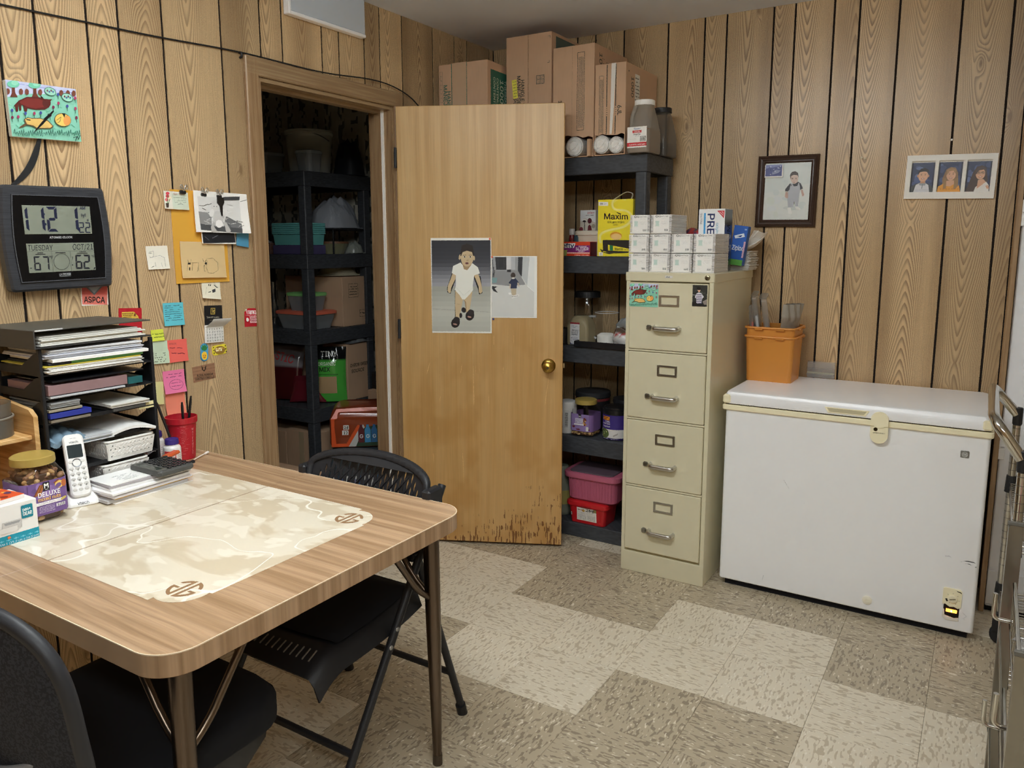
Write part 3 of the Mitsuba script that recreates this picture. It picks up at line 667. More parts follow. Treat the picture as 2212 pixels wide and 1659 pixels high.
# ------------------------------------------------------------------ padded mesh-back chair in front
def mesh_chair():
    t = thing('desk_chair', 'black mesh-back chair with a padded seat, pushed under the near side of the table', 'chair')
    ox, oy, rz = -1.372, .585, 0
    def back(s, q):
        x = (s - .5) * .50; z = .50 + q * .40
        y = -.055 * (1 - (2 * s - 1) ** 2) - .05 * q + .06 * (q - .5) ** 2
        return np.stack([x, y, z], -1)
    def outline(n=60, sh=0.0):
        a_ = np.linspace(0, 2 * np.pi, n, endpoint=False); e = 3.2
        s = .5 + .5 * np.sign(np.cos(a_)) * np.abs(np.cos(a_)) ** (2 / e) * (1 - sh); q = .5 + .5 * np.sign(np.sin(a_)) * np.abs(np.sin(a_)) ** (2 / e) * (1 - sh)
        return s, q
    pos = (ox, oy, 0)
    s, q = outline(72)
    rim = tube(back(s, q), .013, 8, closed=True); rim.vertices[:, 1] = rim.vertices[:, 1]
    c = np.array([back(.5 + (si - .5) * f, .5 + (qi - .5) * f) for f in np.linspace(.0, .98, 9) for si, qi in zip(s, q)]).reshape(9, 72, 3)
    i = np.arange(9 * 72).reshape(9, 72); a_, b_ = i[:-1], i[1:]
    F = np.vstack([np.c_[a_.ravel(), b_.ravel(), np.roll(b_, -1, 1).ravel()], np.c_[a_.ravel(), np.roll(b_, -1, 1).ravel(), np.roll(a_, -1, 1).ravel()]])
    bk = part(t, 'backrest', X(trimesh.Trimesh(c.reshape(-1, 3), F, process=False), pos), 'mesh_fabric', '#23242a', 60)
    sub(bk, 'rim', X(rim, pos), 'satin', '#25262a', 60)
    for k, (z, ww) in enumerate(((.60, .15), (.74, .13))):
        sub(bk, 'brace', X(tube(spline([(-ww, -.035, z + .035), (0, -.085, z), (ww, -.045, z + .03)], 20), [.004 + .008 * math.sin(math.pi * u) for u in np.linspace(.02, .98, 20)], 8), pos), 'satin', '#77797c', 60)
    sp = part(t, 'spine', X(tube(bend([(0, -.075, .78), (0, -.085, .50), (0, .02, .36), (0, .2, .36)], .08), .022, 10), pos), 'satin', '#1b1c1f', 60)
    def cush(w, d, r, z0, z1): return loft([ring(w * .9, d * .9, r, z0, 5), ring(w, d, r, z0 + .02, 5), ring(w, d, r, z1 - .025, 5), ring(w * .94, d * .94, r, z1 - .006, 5), ring(w * .75, d * .75, r, z1, 5)])
    part(t, 'seat', X(cush(.50, .48, .10, .38, .47), (ox - .128, oy + .27, 0)), 'matte', '#17181c', 50)
    part(t, 'seat_pan', X(loft([ring(.40, .38, .08, .30, 5), ring(.46, .44, .09, .36, 5), ring(.46, .44, .09, .385, 5)]), (ox - .128, oy + .27, 0)), 'satin', '#141518', 50)
    part(t, 'column', cyl((ox - .128, oy + .27, .09), (ox - .128, oy + .27, .31), .025), 'satin', '#1a1a1c', 50)
    for k in range(5):
        an = math.radians(72 * k + 20); e = np.array([math.cos(an), math.sin(an), 0]); c0 = np.array([ox - .128, oy + .27, 0])
        lk = part(t, 'leg', tube([c0 + [0, 0, .115], c0 + e * .12 + [0, 0, .105], c0 + e * .27 + [0, 0, .075]], [.026, .020, .014], 10), 'satin', '#1a1a1c', 50)
        pr_ = np.array([-e[1], e[0], 0])
        sub(lk, 'caster', cat(cyl(c0 + e * .27 + pr_ * .012 + [0, 0, .028], c0 + e * .27 + pr_ * .026 + [0, 0, .028], .028, 16), cyl(c0 + e * .27 - pr_ * .012 + [0, 0, .028], c0 + e * .27 - pr_ * .026 + [0, 0, .028], .028, 16), cyl(c0 + e * .27 + [0, 0, .02], c0 + e * .27 + [0, 0, .08], .008, 10)), 'satin', '#0f0f11', 40)
scene['mesh_fabric'] = {'type': 'twosided', 'b': {'type': 'principled', 'base_color': proc(lambda p, n, uv: cl('#26282e') * (.7 + .6 * smoothstep(.3, .7, noise(p.x * 420, p.z * 420, 1.0)))), 'roughness': .8, 'specular': .3}}
mesh_chair()
# ------------------------------------------------------------------ things on the left wall
class Plane:
    def __init__(s, o, u, v):
        s.o, s.u, s.v = np.asarray(o, float), np.asarray(u, float), np.asarray(v, float); s.n = np.cross(s.u, s.v)
    def at(s, x=0, y=0, d=0): return s.o + s.u * x + s.v * y + s.n * d
    def put(s, m, x=0, y=0, d=0): return on(m, s.at(x, y, d), s.u, s.v)
def lw(y, z, rot=0, d=0.0006):
    a = math.radians(rot); return Plane((XL + d, y, z), (0, math.cos(a), math.sin(a)), (0, -math.sin(a), math.cos(a)))
def rw(x, z, rot=0, d=0.0006):
    a = math.radians(rot); return Plane((x, YR - d, z), (math.cos(a), 0, math.sin(a)), (-math.sin(a), 0, math.cos(a)))
def paper(pl, w, h, col, label, cat='paper', name='paper', group=None, art=None, curl=0.0, side=0.0, mat='satin', printname='print', pw=.0007, shape=None):
    """a sheet whose lower left corner is the plane's origin; it lifts off the wall by curl at the foot and by side at its right edge"""
    t = thing(name, label, cat, group)
    disp = lambda x, y: curl * np.clip((h - y) / h, 0, 1) ** 2 + side * np.clip(x / w, 0, 1) ** 3 * np.clip(1 - y / h * .6, 0, 1)
    if shape is None:
        m = sheet(lambda s, q: np.stack([s * w, q * h, disp(s * w, q * h)], -1), 22, 20, pw)
    else:
        m = ext(shape, pw)
    part(t, 'sheet', pl.put(m, d=pw / 2), mat, col, True if shape is None else None)
    if art is not None:
        if curl or side: art.fine()
        v, c = art.mesh(); v.vertices[:, 2] += disp(v.vertices[:, 0], v.vertices[:, 1]) + pw / 2
        part(t, printname, pl.put(v, d=pw / 2), mat, vcol=c)
    return t
def cq(c, w, h, ang=0):
    """plane with its origin at the lower left corner of a w x h sheet centred at c on the left wall"""
    p = lw(c[0], c[1], ang); p.o = p.at(-w / 2, -h / 2); return p

# the painted clock
def animals(a, s=1.0, ox=0, oy=0):
    f = lambda *p: [(ox + x * s, oy + y * s) for x, y in p]
    a.rect(40 * s + ox, 670 * s + oy, 700 * s + ox, 1230 * s + oy, '#8fd2bb')
    a.poly(f((40, 660), (700, 740), (700, 850), (520, 790), (380, 800), (230, 800), (60, 830)), '#cdd3f0')
    for i in range(6): a.line(f((150 + 90 * i, 715 + 14 * i), (215 + 90 * i, 722 + 14 * i)), 9 * s, '#aab6e4')
    for i in range(46):
        r = random.Random(i); x, y = r.uniform(70, 660), r.uniform(850, 1160); a.line(f((x, y), (x + r.uniform(10, 34), y + r.uniform(-30, 30))), 7 * s, ('#7cc9a5', '#a5dfc8', '#6bbb9d')[i % 3])
    for x, y in ((120, 760), (300, 765)):
        a.poly(f((x - 12, y - 20), (x + 12, y - 20), (x + 14, y + 35), (x + 34, y + 70), (x - 30, y + 70), (x - 14, y + 35)), '#6b3a2f'); a.ell(*f((x, y - 40))[0], 52 * s, 30 * s, '#79cdb0'); a.ell(*f((x + 14, y - 52))[0], 30 * s, 22 * s, '#9be0c6')
    for x in (72, 183, 232, 345, 525, 582, 633): a.ell(*f((x, 782 + (x - 80) * .02))[0], 17 * s, 26 * s, '#7c4a3c')
    a.poly(f((118, 905), (160, 860), (230, 828), (330, 830), (400, 850), (445, 845), (425, 868), (415, 915), (380, 935), (300, 938), (230, 925), (225, 955), (205, 950), (195, 900), (180, 900), (178, 945), (163, 945), (158, 890), (150, 955), (135, 955), (128, 910)), '#5c2623')
    a.poly(f((165, 870), (230, 838), (330, 842), (370, 862), (370, 915), (300, 928), (225, 912), (180, 890)), '#7c302c')
    a.ell(*f((395, 880))[0], 36 * s, 36 * s, '#5e2a27'); a.poly(f((345, 815), (372, 838), (350, 842)), '#2a1614')
    for x, y, c in ((430, 780, '#a5dec9'), (575, 830, '#a5dec9')):
        a.ell(*f((x, y))[0], 52 * s, 36 * s, '#3d6c60', 20); a.ell(*f((x, y))[0], 47 * s, 31 * s, c, 20)
        for k in range(4): a.ell(*f((x - 24 + 16 * k, y - 8 + 10 * (k % 2)))[0], 7 * s, 9 * s, ('#6a3a52', '#3f5e96')[k % 2])
    for i, (x, y) in enumerate(((100, 945), (150, 1000), (100, 1005), (495, 805), (495, 880), (450, 915), (570, 905), (640, 925), (645, 1005), (340, 965), (285, 970), (420, 985), (210, 970), (640, 835))):
        a.line(f((x, y), (x, y + 40)), 4 * s, '#2f6a5a'); a.ell(*f((x, y))[0], 11 * s, 14 * s, ('#46549a', '#b0456a', '#7a3550')[i % 3])
    a.poly(f((195, 1020), (225, 1005), (262, 1010), (330, 1010), (400, 1030), (445, 1080), (420, 1100), (300, 1100), (270, 1080), (220, 1070), (165, 1095), (150, 1090), (205, 1055)), '#6a5138')
    a.poly(f((203, 1022), (228, 1010), (262, 1016), (330, 1016), (396, 1036), (436, 1078), (415, 1094), (302, 1094), (274, 1074), (222, 1064), (215, 1052)), '#e3bf72')
    a.line(f((218, 1024), (246, 1028)), 9 * s, '#2b211b')
    a.ell(*f((525, 1025))[0], 72 * s, 58 * s, '#5a4a35', 10); a.ell(*f((525, 1025))[0], 67 * s, 53 * s, '#f0d070', 10); a.ell(*f((562, 1030))[0], 32 * s, 44 * s, '#e8a45c', 10); a.poly(f((520, 968), (550, 968), (540, 1005)), '#20201e')
    a.line(f((470, 1030), (510, 1000), (500, 1040), (480, 1050)), 4 * s, '#7a6236')
    for i in range(30):
        x = 105 + i * 19; a.line(f((x, 1140 + (i * 37) % 25), (x + 8, 1105 + (i * 53) % 30), (x + 14, 1145 + (i * 29) % 25)), 4 * s, '#1e5a4d')
    return a
a = animals(Art(True)); a.line([(608, 1178), (640, 1170), (625, 1205), (645, 1165), (650, 1195), (668, 1160)], 5, '#16352f')
t = thing('painted_clock', 'square wall clock painted with a brown dog and two yellow animals in a green meadow', 'clock')
pl = cq((1.241, 1.817), .194, .151, 1.6)
part(t, 'board', pl.put(bx(0, .194, 0, .151, .004, .022, .0015)), 'satin', '#dfe6e4')
a.fit([(57, 680), (655, 755), (688, 1213), (100, 1165)], .194, .151)
m_, c_ = a.mesh(); part(t, 'painting', pl.put(m_, d=.022), 'semi', vcol=c_)
hx, hy = .107, .068
for nm, (dx, dy), w, d in (('hour_hand', (-.040, -.040), .004, .026), ('minute_hand', (-.054, -.057), .0032, .028)):
    L = math.hypot(dx, dy); nx, ny = -dy / L, dx / L
    q = [(hx - dx * .22 + nx * w * .5, hy - dy * .22 + ny * w * .5), (hx + dx * .45 + nx * w, hy + dy * .45 + ny * w), (hx + dx, hy + dy), (hx + dx * .45 - nx * w, hy + dy * .45 - ny * w), (hx - dx * .22 - nx * w * .5, hy - dy * .22 - ny * w * .5)]
    part(t, nm, pl.put(ext(Polygon(q), .0008), d=d), 'semi', '#17171a')
part(t, 'spindle', pl.put(lathe([(0, .009), (.003, .009), (.004, 0), (0, 0)], 16), hx, hy, .022), 'semi', '#17171a', 40)
st = spline([(XL + .012, 1.226, 1.745), (XL + .008, 1.212, 1.700), (XL + .006, 1.190, 1.655), (XL + .006, 1.150, 1.612), (XL + .01, 1.12, 1.59)], 24)
tw = np.array([.006 + .007 * math.sin(math.pi * min(1, i / 20)) for i in range(24)])
nrm = np.gradient(st, axis=0); nrm = np.cross(nrm, [1, 0, 0]); nrm /= np.linalg.norm(nrm, axis=1, keepdims=True)
single('strap', trimesh.Trimesh(np.vstack([st + nrm * tw[:, None] / 1.4, st - nrm * tw[:, None] / 1.4, st + nrm * tw[:, None] / 1.4 + [.002, 0, 0], st - nrm * tw[:, None] / 1.4 + [.002, 0, 0]]),
       np.array([f for i in range(23) for f in ([i, i + 1, 24 + i], [i + 1, 25 + i, 24 + i], [48 + i, 72 + i, 49 + i], [49 + i, 72 + i, 73 + i], [i, 48 + i, i + 1], [i + 1, 48 + i, 49 + i], [24 + i, 25 + i, 72 + i], [25 + i, 73 + i, 72 + i])]), process=False), 'satin', '#1d1e20', 'black strap hanging below the painted clock', 'strap')

# the large digital clock
SEG = {'0': 'abcdef', '1': 'bc', '2': 'abged', '6': 'afedcg', '7': 'abc', '3': 'abgcd', '5': 'afgcd', '8': 'abcdefg'}
def seven(a, ch, x, y, w, h, t, col, sl=0.0):
    """a seven-segment digit, y downwards from the top left corner"""
    g = t * .18
    S = {'a': [(g, 0), (w - g, 0), (w - t, t), (t, t)], 'd': [(t, h - t), (w - t, h - t), (w - g, h), (g, h)], 'g': [(t * .5 + g, h / 2), (t + g * .4, h / 2 - t / 2), (w - t - g * .4, h / 2 - t / 2), (w - t * .5 - g, h / 2), (w - t - g * .4, h / 2 + t / 2), (t + g * .4, h / 2 + t / 2)],
         'f': [(0, g), (t, t + g), (t, h / 2 - t / 2 - g * .3), (t * .5, h / 2 - g), (0, h / 2 - g)], 'b': [(w, g), (w, h / 2 - g), (w - t * .5, h / 2 - g), (w - t, h / 2 - t / 2 - g * .3), (w - t, t + g)],
         'e': [(0, h / 2 + g), (t * .5, h / 2 + g), (t, h / 2 + t / 2 + g * .3), (t, h - t - g), (0, h - g)], 'c': [(w, h / 2 + g), (w, h - g), (w - t, h - t - g), (w - t, h / 2 + t / 2 + g * .3), (w - t * .5, h / 2 + g)]}
    for s in SEG[ch]: a.poly([(x + px + sl * (py / h), y + py) for px, py in S[s]], col)
t = thing('digital_clock', 'large black-framed digital wall clock with two grey displays reading 11:21 and TUESDAY', 'clock')
pl = lw(1.243, 1.458, 1.0)
fr = Polygon([(-.146, .149), (.146, .149)] + [(.146 + .011 * math.sin(q), .149 - .298 * q / math.pi) for q in np.linspace(.1, math.pi - .1, 12)] + [(.146, -.149), (-.146, -.149)] + [(-.146 - .011 * math.sin(q), -.149 + .298 * q / math.pi) for q in np.linspace(.1, math.pi - .1, 12)]).buffer(-.012).buffer(.012, quad_segs=6)
part(t, 'frame', pl.put(slab(fr, .036, .006, .004)), 'brushed_black', None, 40)
bz = fr.buffer(-.026)
part(t, 'bezel', pl.put(slab(bz, .004, .001, .0405)), 'gloss', '#0b0c0f', 40)
part(t, 'bezel_rim', pl.put(ext(bz.difference(bz.buffer(-.0025)), .003), d=.043), 'semi', '#4b4d52')
LC = '#83897c'
def lcd(cy, h, quad, draw):
    k = part(t, 'display', pl.put(bx(-.0965, .0965, -h / 2, h / 2, 0, .001), -.003, cy, .0448), 'semi', LC)
    a = draw(Art(True)).fit(quad, .193, h); m, c = a.mesh(); m.apply_translation((-.0965, -h / 2, 0))
    q = numbered(k + '__digits'); put(q, pl.put(m, -.003, cy, .0459), 'semi', vcol=c)
def top(a):
    D = '#20253c'
    for ch, x in (('1', 132), ('1', 275), ('2', 378), ('1', 560)): seven(a, ch, x, 262, 92 if ch == '2' else 84, 214, 24, D, 16)
    a.ell(362, 325, 9, 9, D); a.ell(374, 412, 9, 9, D)
    for ch, x in (('2', 654), ('2', 706)): seven(a, ch, x, 394, 42, 88, 8, D, 6)
    a.text('AM', 664, 287, 24, D, True, w=46)
    a.line([(695, 335), (697, 356)], 4, D); a.ell(694, 333, 4, 4, D)
    for r in (10, 18):
        for s in (-1, 1): a.line([(694 + s * r * math.cos(q), 333 + r * math.sin(q)) for q in np.linspace(-.8, .8, 7)], 3, D)
    a.rect(724, 368, 736, 384, D); a.rect(727, 371, 733, 380, LC); return a
def bot(a):
    D = '#23262e'
    a.lines([[(212, 640), (790, 640)], [(430, 645), (440, 826)], [(588, 645), (598, 826)]], 2.5, '#5a5f58')
    a.text('TUESDAY', 218, 632, 46, D, w=222, sx=.8); a.text('OCT/21', 606, 630, 46, D, w=168, sx=.8)
    for ch, x in (('6', 268), ('7', 345)): seven(a, ch, x, 683, 58, 124, 13, D, 6)
    for ch, x in (('6', 628), ('2', 692)): seven(a, ch, x, 672, 54, 118, 13, D, 6)
    a.text('°F', 405, 706, 26, D); a.text('°F', 756, 697, 22, D)
    th_ = np.linspace(0, 2 * np.pi, 40); a.line([(512 + 68 * math.cos(q), 730 + 68 * math.sin(q)) for q in th_], 2.5, D)
    a.rect(302, 650, 352, 655, D); a.rect(284, 663, 372, 668, D); a.rect(660, 645, 715, 649, D); a.rect(642, 657, 728, 661, D); a.rect(460, 650, 545, 655, D)
    a.rect(232, 785, 246, 790, D); a.ell(603, 757, 5, 5, D); a.poly([(775, 790), (790, 772), (790, 790)], D); a.line([(595, 690), (608, 690), (604, 712)], 3, '#565b55'); return a
lcd(.053, .081, [(172, 247), (748, 262), (768, 490), (190, 502)], top)
lcd(-.055, .083, [(205, 572), (775, 572), (798, 798), (225, 832)], bot)
a = Art(); a.text('ATOMIC CLOCK', 0, 0, .0058, '#c9ccd0', True, w=.066, align='c'); a.text('LA CROSSE', 0, -.107, .0055, '#aeb2b6', True, w=.034, align='c', sx=1); a.text('TECHNOLOGY', 0, -.1115, .003, '#aeb2b6', w=.034, align='c')
m_, c_ = a.mesh(); part(t, 'lettering', pl.put(m_, 0, .000, .0447), 'satin', vcol=c_)
scene['brushed_black'] = {'type': 'twosided', 'b': {'type': 'principled', 'base_color': proc(lambda p, n, uv: cl('#3a3c41') * (.75 + .5 * noise(p.y * 40, p.z * 700, 1.0))), 'roughness': .36, 'specular': .5, 'metallic': .2}}

# notes, stickers, cards
CA = 3.95
def note(c, w, h, ang, col, label, art=None, cat='sticky note', name='sticky_note', group=None, curl=.006, **k):
    return paper(cq(c, w, h, ang), w, h, col, label, cat, name, group, art, curl, printname='writing' if name == 'sticky_note' else 'print', **k)
def hand(w, h, rows, seed, col='#30343c', x0=.08, x1=.92, y0=.1, y1=.92, dens=.85):
    a = Art(); return a.scribble(w * x0, h * y0, w * x1, h * y1, col, rows, h / rows * .16, seed, dens)
# organisation sticker under the clock
a = Art(True); a.rect(700, 955, 915, 1100, '#d9776a'); a.rect(700, 955, 915, 1020, '#c9584e'); a.poly([(730, 955), (880, 955), (808, 1025)], '#6e6f74'); a.poly([(745, 955), (865, 955), (808, 1010)], '#a7a9ad')
a.text('ASPCA', 716, 1082, 44, '#1a1617', True, w=180)
note((1.354, 1.285), .085, .066, -1.3, '#efe6dc', 'red and white sticker printed ASPCA half hidden under the digital clock', a.fit([(690, 940), (915, 940), (925, 1095), (695, 1112)], .085, .066), 'sticker', 'sticker', curl=0)
a = Art(True); a.rect(1003, 1127, 1220, 1330, '#b5202c')
a.poly([(1030, 1165), (1130, 1158), (1150, 1175), (1172, 1195), (1178, 1215), (1165, 1232), (1035, 1225)], '#d9b64d'); a.lines([[(1035, 1178), (1125, 1172)], [(1040, 1190), (1120, 1185)], [(1045, 1205), (1110, 1200)]], 5, '#6b3a20'); a.rect(1132, 1172, 1150, 1195, '#7a4a28')
for x in (1075, 1163): a.ell(x, 1222, 13, 13, '#5a1a16'); a.ell(x, 1222, 7, 7, '#d9b64d')
note((1.465, 1.195), .079, .080, -3.3, '#b5202c', 'red square sticker with a yellow van behind the letter trays', a.fit([(1003, 1137), (1195, 1127), (1218, 1325), (1018, 1330)], .079, .080), 'sticker', 'sticker', curl=0)
a = Art(True); a.lines([[(1270, 650), (1300, 640), (1305, 690), (1275, 700)], [(1305, 690), (1360, 680), (1400, 700), (1405, 770)], [(1320, 740), (1325, 775)], [(1370, 740), (1380, 775)], [(1270, 690), (1290, 700), (1300, 690)]], 2.5, '#8d8f92'); a.lines([[(1265, 660), (1290, 660)], [(1290, 778), (1310, 770)]], 4, '#4a4c50')
note((1.577, 1.396), .079, .077, 1.2, '#ece8da', 'white square note with a faint pencil animal left of the yellow envelope', a.fit([(1232, 600), (1420, 593), (1445, 790), (1265, 798)], .079, .077))

# the yellow envelope and what is clipped over it
paper(cq((1.748, 1.464), .218, .318, -.2), .218, .318, '#dba540', 'yellow manila envelope hanging under binder clips on the panelled wall', 'envelope', 'envelope', curl=.004)
a = Art(True)
a.lines([[(1610, 730), (1605, 810)], [(1640, 740), (1700, 738), (1705, 810)], [(1650, 740), (1650, 805)], [(1605, 715), (1612, 730)], [(1635, 712), (1630, 730)], [(1735, 705), (1745, 730)], [(1770, 700), (1765, 725)], [(1780, 705), (1820, 700), (1865, 740), (1870, 800), (1830, 828), (1790, 825), (1770, 780), (1775, 720)], [(1750, 770), (1755, 810), (1765, 810)], [(1700, 770), (1695, 815)]], 2.2, '#4b4438')
a.rect(1608, 738, 1632, 754, '#191716'); a.rect(1620, 780, 1629, 805, '#191716'); a.ell(1764, 744, 9, 10, '#191716'); a.ell(1752, 764, 5, 4, '#191716'); a.rect(1742, 722, 1746, 730, '#191716'); a.rect(1756, 722, 1760, 730, '#191716')
pl = cq((1.749, 1.385), .180, .125, -1.4); pl.o = pl.at(0, 0, .006)
paper(pl, .180, .125, '#d9bd8c', 'brown kraft paper drawing of two animals taped over the yellow envelope', 'drawing', 'drawing', art=a.fit([(1525, 555), (1900, 575), (1945, 860), (1565, 875)], .180, .125), curl=.008)
a = Art(True); a.ell(1768, 938, 4, 8, '#222'.replace('#222', '#222222')); a.ell(1782, 938, 4, 8, '#222222'); a.poly([(1805, 975), (1830, 960), (1838, 985), (1815, 997)], '#3a3c40'); a.line([(1812, 932), (1842, 950)], 5, '#3a3c40'); a.line([(1780, 998), (1798, 990)], 6, '#3a3c40'); a.lines([[(1750, 920), (1800, 910), (1850, 950)], [(1755, 960), (1760, 1020)]], 2, '#b5b0a2')
note((1.776, 1.283), .077, .073, -7, '#e9e4cf', 'white note with a drawn cow face under the yellow envelope', a.fit([(1690, 885), (1845, 880), (1897, 1040), (1740, 1055)], .077, .073), curl=.012)
a = Art(True); a.rect(1722, 470, 1997, 572, '#1c1e23'); a.line([(1740, 515), (1770, 545)], 3, '#6a6c70'); a.line([(1800, 530), (1850, 505)], 3, '#8a8c90')
pl = cq((1.814, 1.490), .142, .098, -1.0); pl.o = pl.at(0, 0, .010)
paper(pl, .142, .098, '#ecebe6', 'dark photograph print showing below the baby photograph', 'photograph', 'photograph', art=a.fit([(1715, 335), (2003, 340), (2000, 585), (1715, 573)], .142, .098), curl=.006)
pl = cq((1.925, 1.478), .055, .095, -8); pl.o = pl.at(0, 0, .004)
paper(pl, .055, .095, '#4d8fb0', 'blue card sticking out behind the baby photograph', 'card', 'card', curl=.006)
def baby(a):
    a.rect(1650, 120, 2140, 490, '#f1f0ec'); a.poly([(1683, 170), (2030, 192), (2072, 486), (1690, 455)], '#dcdcda')
    a.poly([(1684, 290), (1760, 300), (1800, 340), (1800, 440), (1690, 440)], '#8e8e8e'); a.poly([(1930, 330), (2060, 400), (2072, 486), (1900, 470)], '#6f7072'); a.poly([(1690, 400), (2068, 440), (2072, 486), (1690, 458)], '#4e5052')
    for i in range(40):
        r = random.Random(i); x, y = r.uniform(1690, 2050), r.uniform(215, 440); a.line([(x, y), (x + r.uniform(15, 60), y + r.uniform(-18, 18))], 4, ('#3d3e40', '#b9b9b8', '#efefed', '#707173')[i % 4])
    a.rect(1900, 180, 2030, 206, '#3f4144')
    a.poly([(1815, 300), (1850, 285), (1885, 300), (1900, 380), (1885, 420), (1830, 420), (1812, 370)], '#c9c8c6'); a.ell(1832, 250, 36, 42, '#d6d5d3'); a.ell(1800, 305, 22, 34, '#e6e5e3', 20); a.ell(1918, 305, 24, 32, '#e3e2e0', -20)
    a.poly([(1812, 380), (1850, 400), (1815, 420), (1845, 470), (1790, 478), (1785, 430)], '#b9b8b6'); a.poly([(1890, 380), (1930, 390), (1970, 460), (1960, 482), (1925, 470), (1915, 420)], '#bdbcba'); a.ell(1865, 400, 32, 36, '#eceae8')
    a.ell(1822, 250, 4, 4, '#38393b'); a.ell(1845, 252, 4, 4, '#38393b'); return a
pl = cq((1.826, 1.551), .218, .142, -.8); pl.o = pl.at(0, 0, .016)
paper(pl, .218, .142, '#efeeea', 'black and white print of a sitting baby, curling from a binder clip', 'photograph', 'photograph', art=baby(Art(True)).fit([(1650, 125), (2082, 165), (2140, 485), (1640, 480)], .218, .142), side=.02, curl=.006)
a = Art(True); a.rect(1382, 120, 1455, 285, '#e4e0d2'); a.rect(1455, 150, 1588, 290, '#cfd8c6')
for x, y, c in ((1418, 150, '#d6495a'), (1408, 205, '#e2737e'), (1432, 190, '#f0e6c4'), (1415, 175, '#c63d4d')): a.ell(x, y, 16, 14, c)
a.lines([[(1418, 165), (1410, 240)], [(1435, 200), (1415, 245)]], 5, '#4f7a45'); a.poly([(1396, 235), (1424, 235), (1420, 272), (1400, 272)], '#4a4038'); a.text('for You', 1470, 166, 18, '#a53a44', w=90); a.scribble(1470, 180, 1575, 235, '#7e8a7a', 4, 3, 4); a.line([(1500, 245), (1530, 238), (1545, 250)], 3, '#59655a')
pl = cq((1.656, 1.586), .092, .059, -1.1); pl.o = pl.at(0, 0, .008)
paper(pl, .092, .059, '#e4e2d6', 'small gift card printed with roses under the left binder clip', 'card', 'card', art=a.fit([(1382, 125), (1595, 145), (1588, 290), (1388, 280)], .092, .059), curl=.004)
for (cy, cz), lab, hang in (((1.678, 1.625), 'silver binder clip holding the card printed with roses', 0), ((1.760, 1.620), 'small silver binder clip between two larger clips', 0), ((1.822, 1.617), 'silver binder clip holding the baby photograph', 1)):
    t = thing('binder_clip', lab, 'binder clip')
    pl = lw(cy, cz, rnd.uniform(-6, 6), .012)
    part(t, 'jaw', pl.put(cat(bx(-.012, .012, -.016, -.004, 0, .009, .003))), 'semi', '#1b1b1d')
    for s in (-1, 1):
        lp = [(s * .002, -.006, .010), (s * .004, .006, .012), (s * .010, .014, .012), (s * .014, .008, .012), (s * .010, .001, .011), (s * .006, .004, .011), (s * .008, .009, .0115)]
        part(t, 'handle', pl.put(tube(spline(lp, 26), .0016, 6)), 'chrome', '#c8c8c6', 60)
    if hang:
        part(t, 'hook', pl.put(ext(Polygon([(-.013, -.014), (.013, -.014), (.015, -.030), (.006, -.044), (.004, -.075), (.0, -.082), (-.003, -.072), (-.005, -.044), (-.015, -.032)]).buffer(-.002).buffer(.002), .003), d=.010), 'semi', '#1c1a18')

# sticky notes and stickers further down
a = hand(.077, .078, 8, 3, '#2c4a55', y0=.2)
note((1.622, 1.203), .077, .078, -1.1, '#63c3d3', 'bright blue sticky note covered in handwriting', a)
a = hand(.050, .040, 2, 5, '#7d8a30', y0=.2, y1=.7); note((1.556, 1.137), .046, .038, -.4, '#d9e24f', 'small yellow-green sticky note just above the pale green one', a)
a = hand(.050, .076, 5, 6, '#55604f', y0=.05, y1=.5, dens=.4); note((1.564, 1.078), .060, .076, -3, '#cbdcc2', 'pale green sticky note beside the letter trays', a)
a = Art(True); a.text('SPESIA', 1440, 1440, 17, '#7b2331', w=62); a.scribble(1445, 1455, 1570, 1480, '#7b2331', 1, 5, 3); a.scribble(1455, 1495, 1570, 1530, '#7b2331', 1, 6, 8)
note((1.628, 1.076), .075, .077, -.7, '#ec6a60', 'coral sticky note right of the pale green one', a.fit([(1422, 1402), (1588, 1388), (1602, 1570), (1440, 1595)], .075, .077))
a = Art(); th_ = np.linspace(0, 2 * np.pi, 30); a.scribble(.012, .050, .070, .070, '#8c3468', 2, .0022, 2); a.line([(.046 + .026 * math.cos(q), .028 + .017 * math.sin(q)) for q in th_], .0013, '#9c4374'); a.scribble(.028, .018, .064, .040, '#9c4374', 2, .0018, 9)
note((1.606, .971), .082, .078, -1.2, '#ee7fab', 'pink sticky note with an oval drawn on it', a, curl=.012)
note((1.604, .892), .075, .078, -5.6, '#f08a72', 'plain salmon sticky note directly behind the red cup', curl=.016)
note((1.548, .940), .030, .077, -6, '#e6e0a0', 'pale yellow sticky note standing behind the letter tray post')
a = Art(); a.text('Webs...', .004, .012, .008, '#5a543a'); a.scribble(.004, .003, .044, .011, '#5a543a', 1, .0012, 4)
pl = Plane((-2.123, 1.318, .953), (0, .985, .02), (0, -.02, 1)); paper(pl, .048, .020, '#e6ddab', 'cream label strip stuck across the front of a black letter tray', 'label', 'label', art=a)
a = Art(True); a.ell(1738, 1500, 34, 80, '#4f9fd0'); a.poly([(1715, 1430), (1722, 1460), (1708, 1455), (1720, 1485), (1738, 1492), (1758, 1485), (1772, 1452), (1756, 1460), (1760, 1432), (1745, 1450), (1738, 1425), (1730, 1450)], '#2e7d46'); a.ell(1740, 1535, 25, 38, '#f0c843'); a.ell(1740, 1540, 16, 22, '#e2a52f'); a.ell(1732, 1535, 3, 4, '#4a3216'); a.ell(1748, 1535, 3, 4, '#4a3216'); a.line([(1732, 1550), (1740, 1555), (1748, 1550)], 3, '#4a3216')
sh = affinity.translate(rrect(.032, .064, .015), .016, .032)
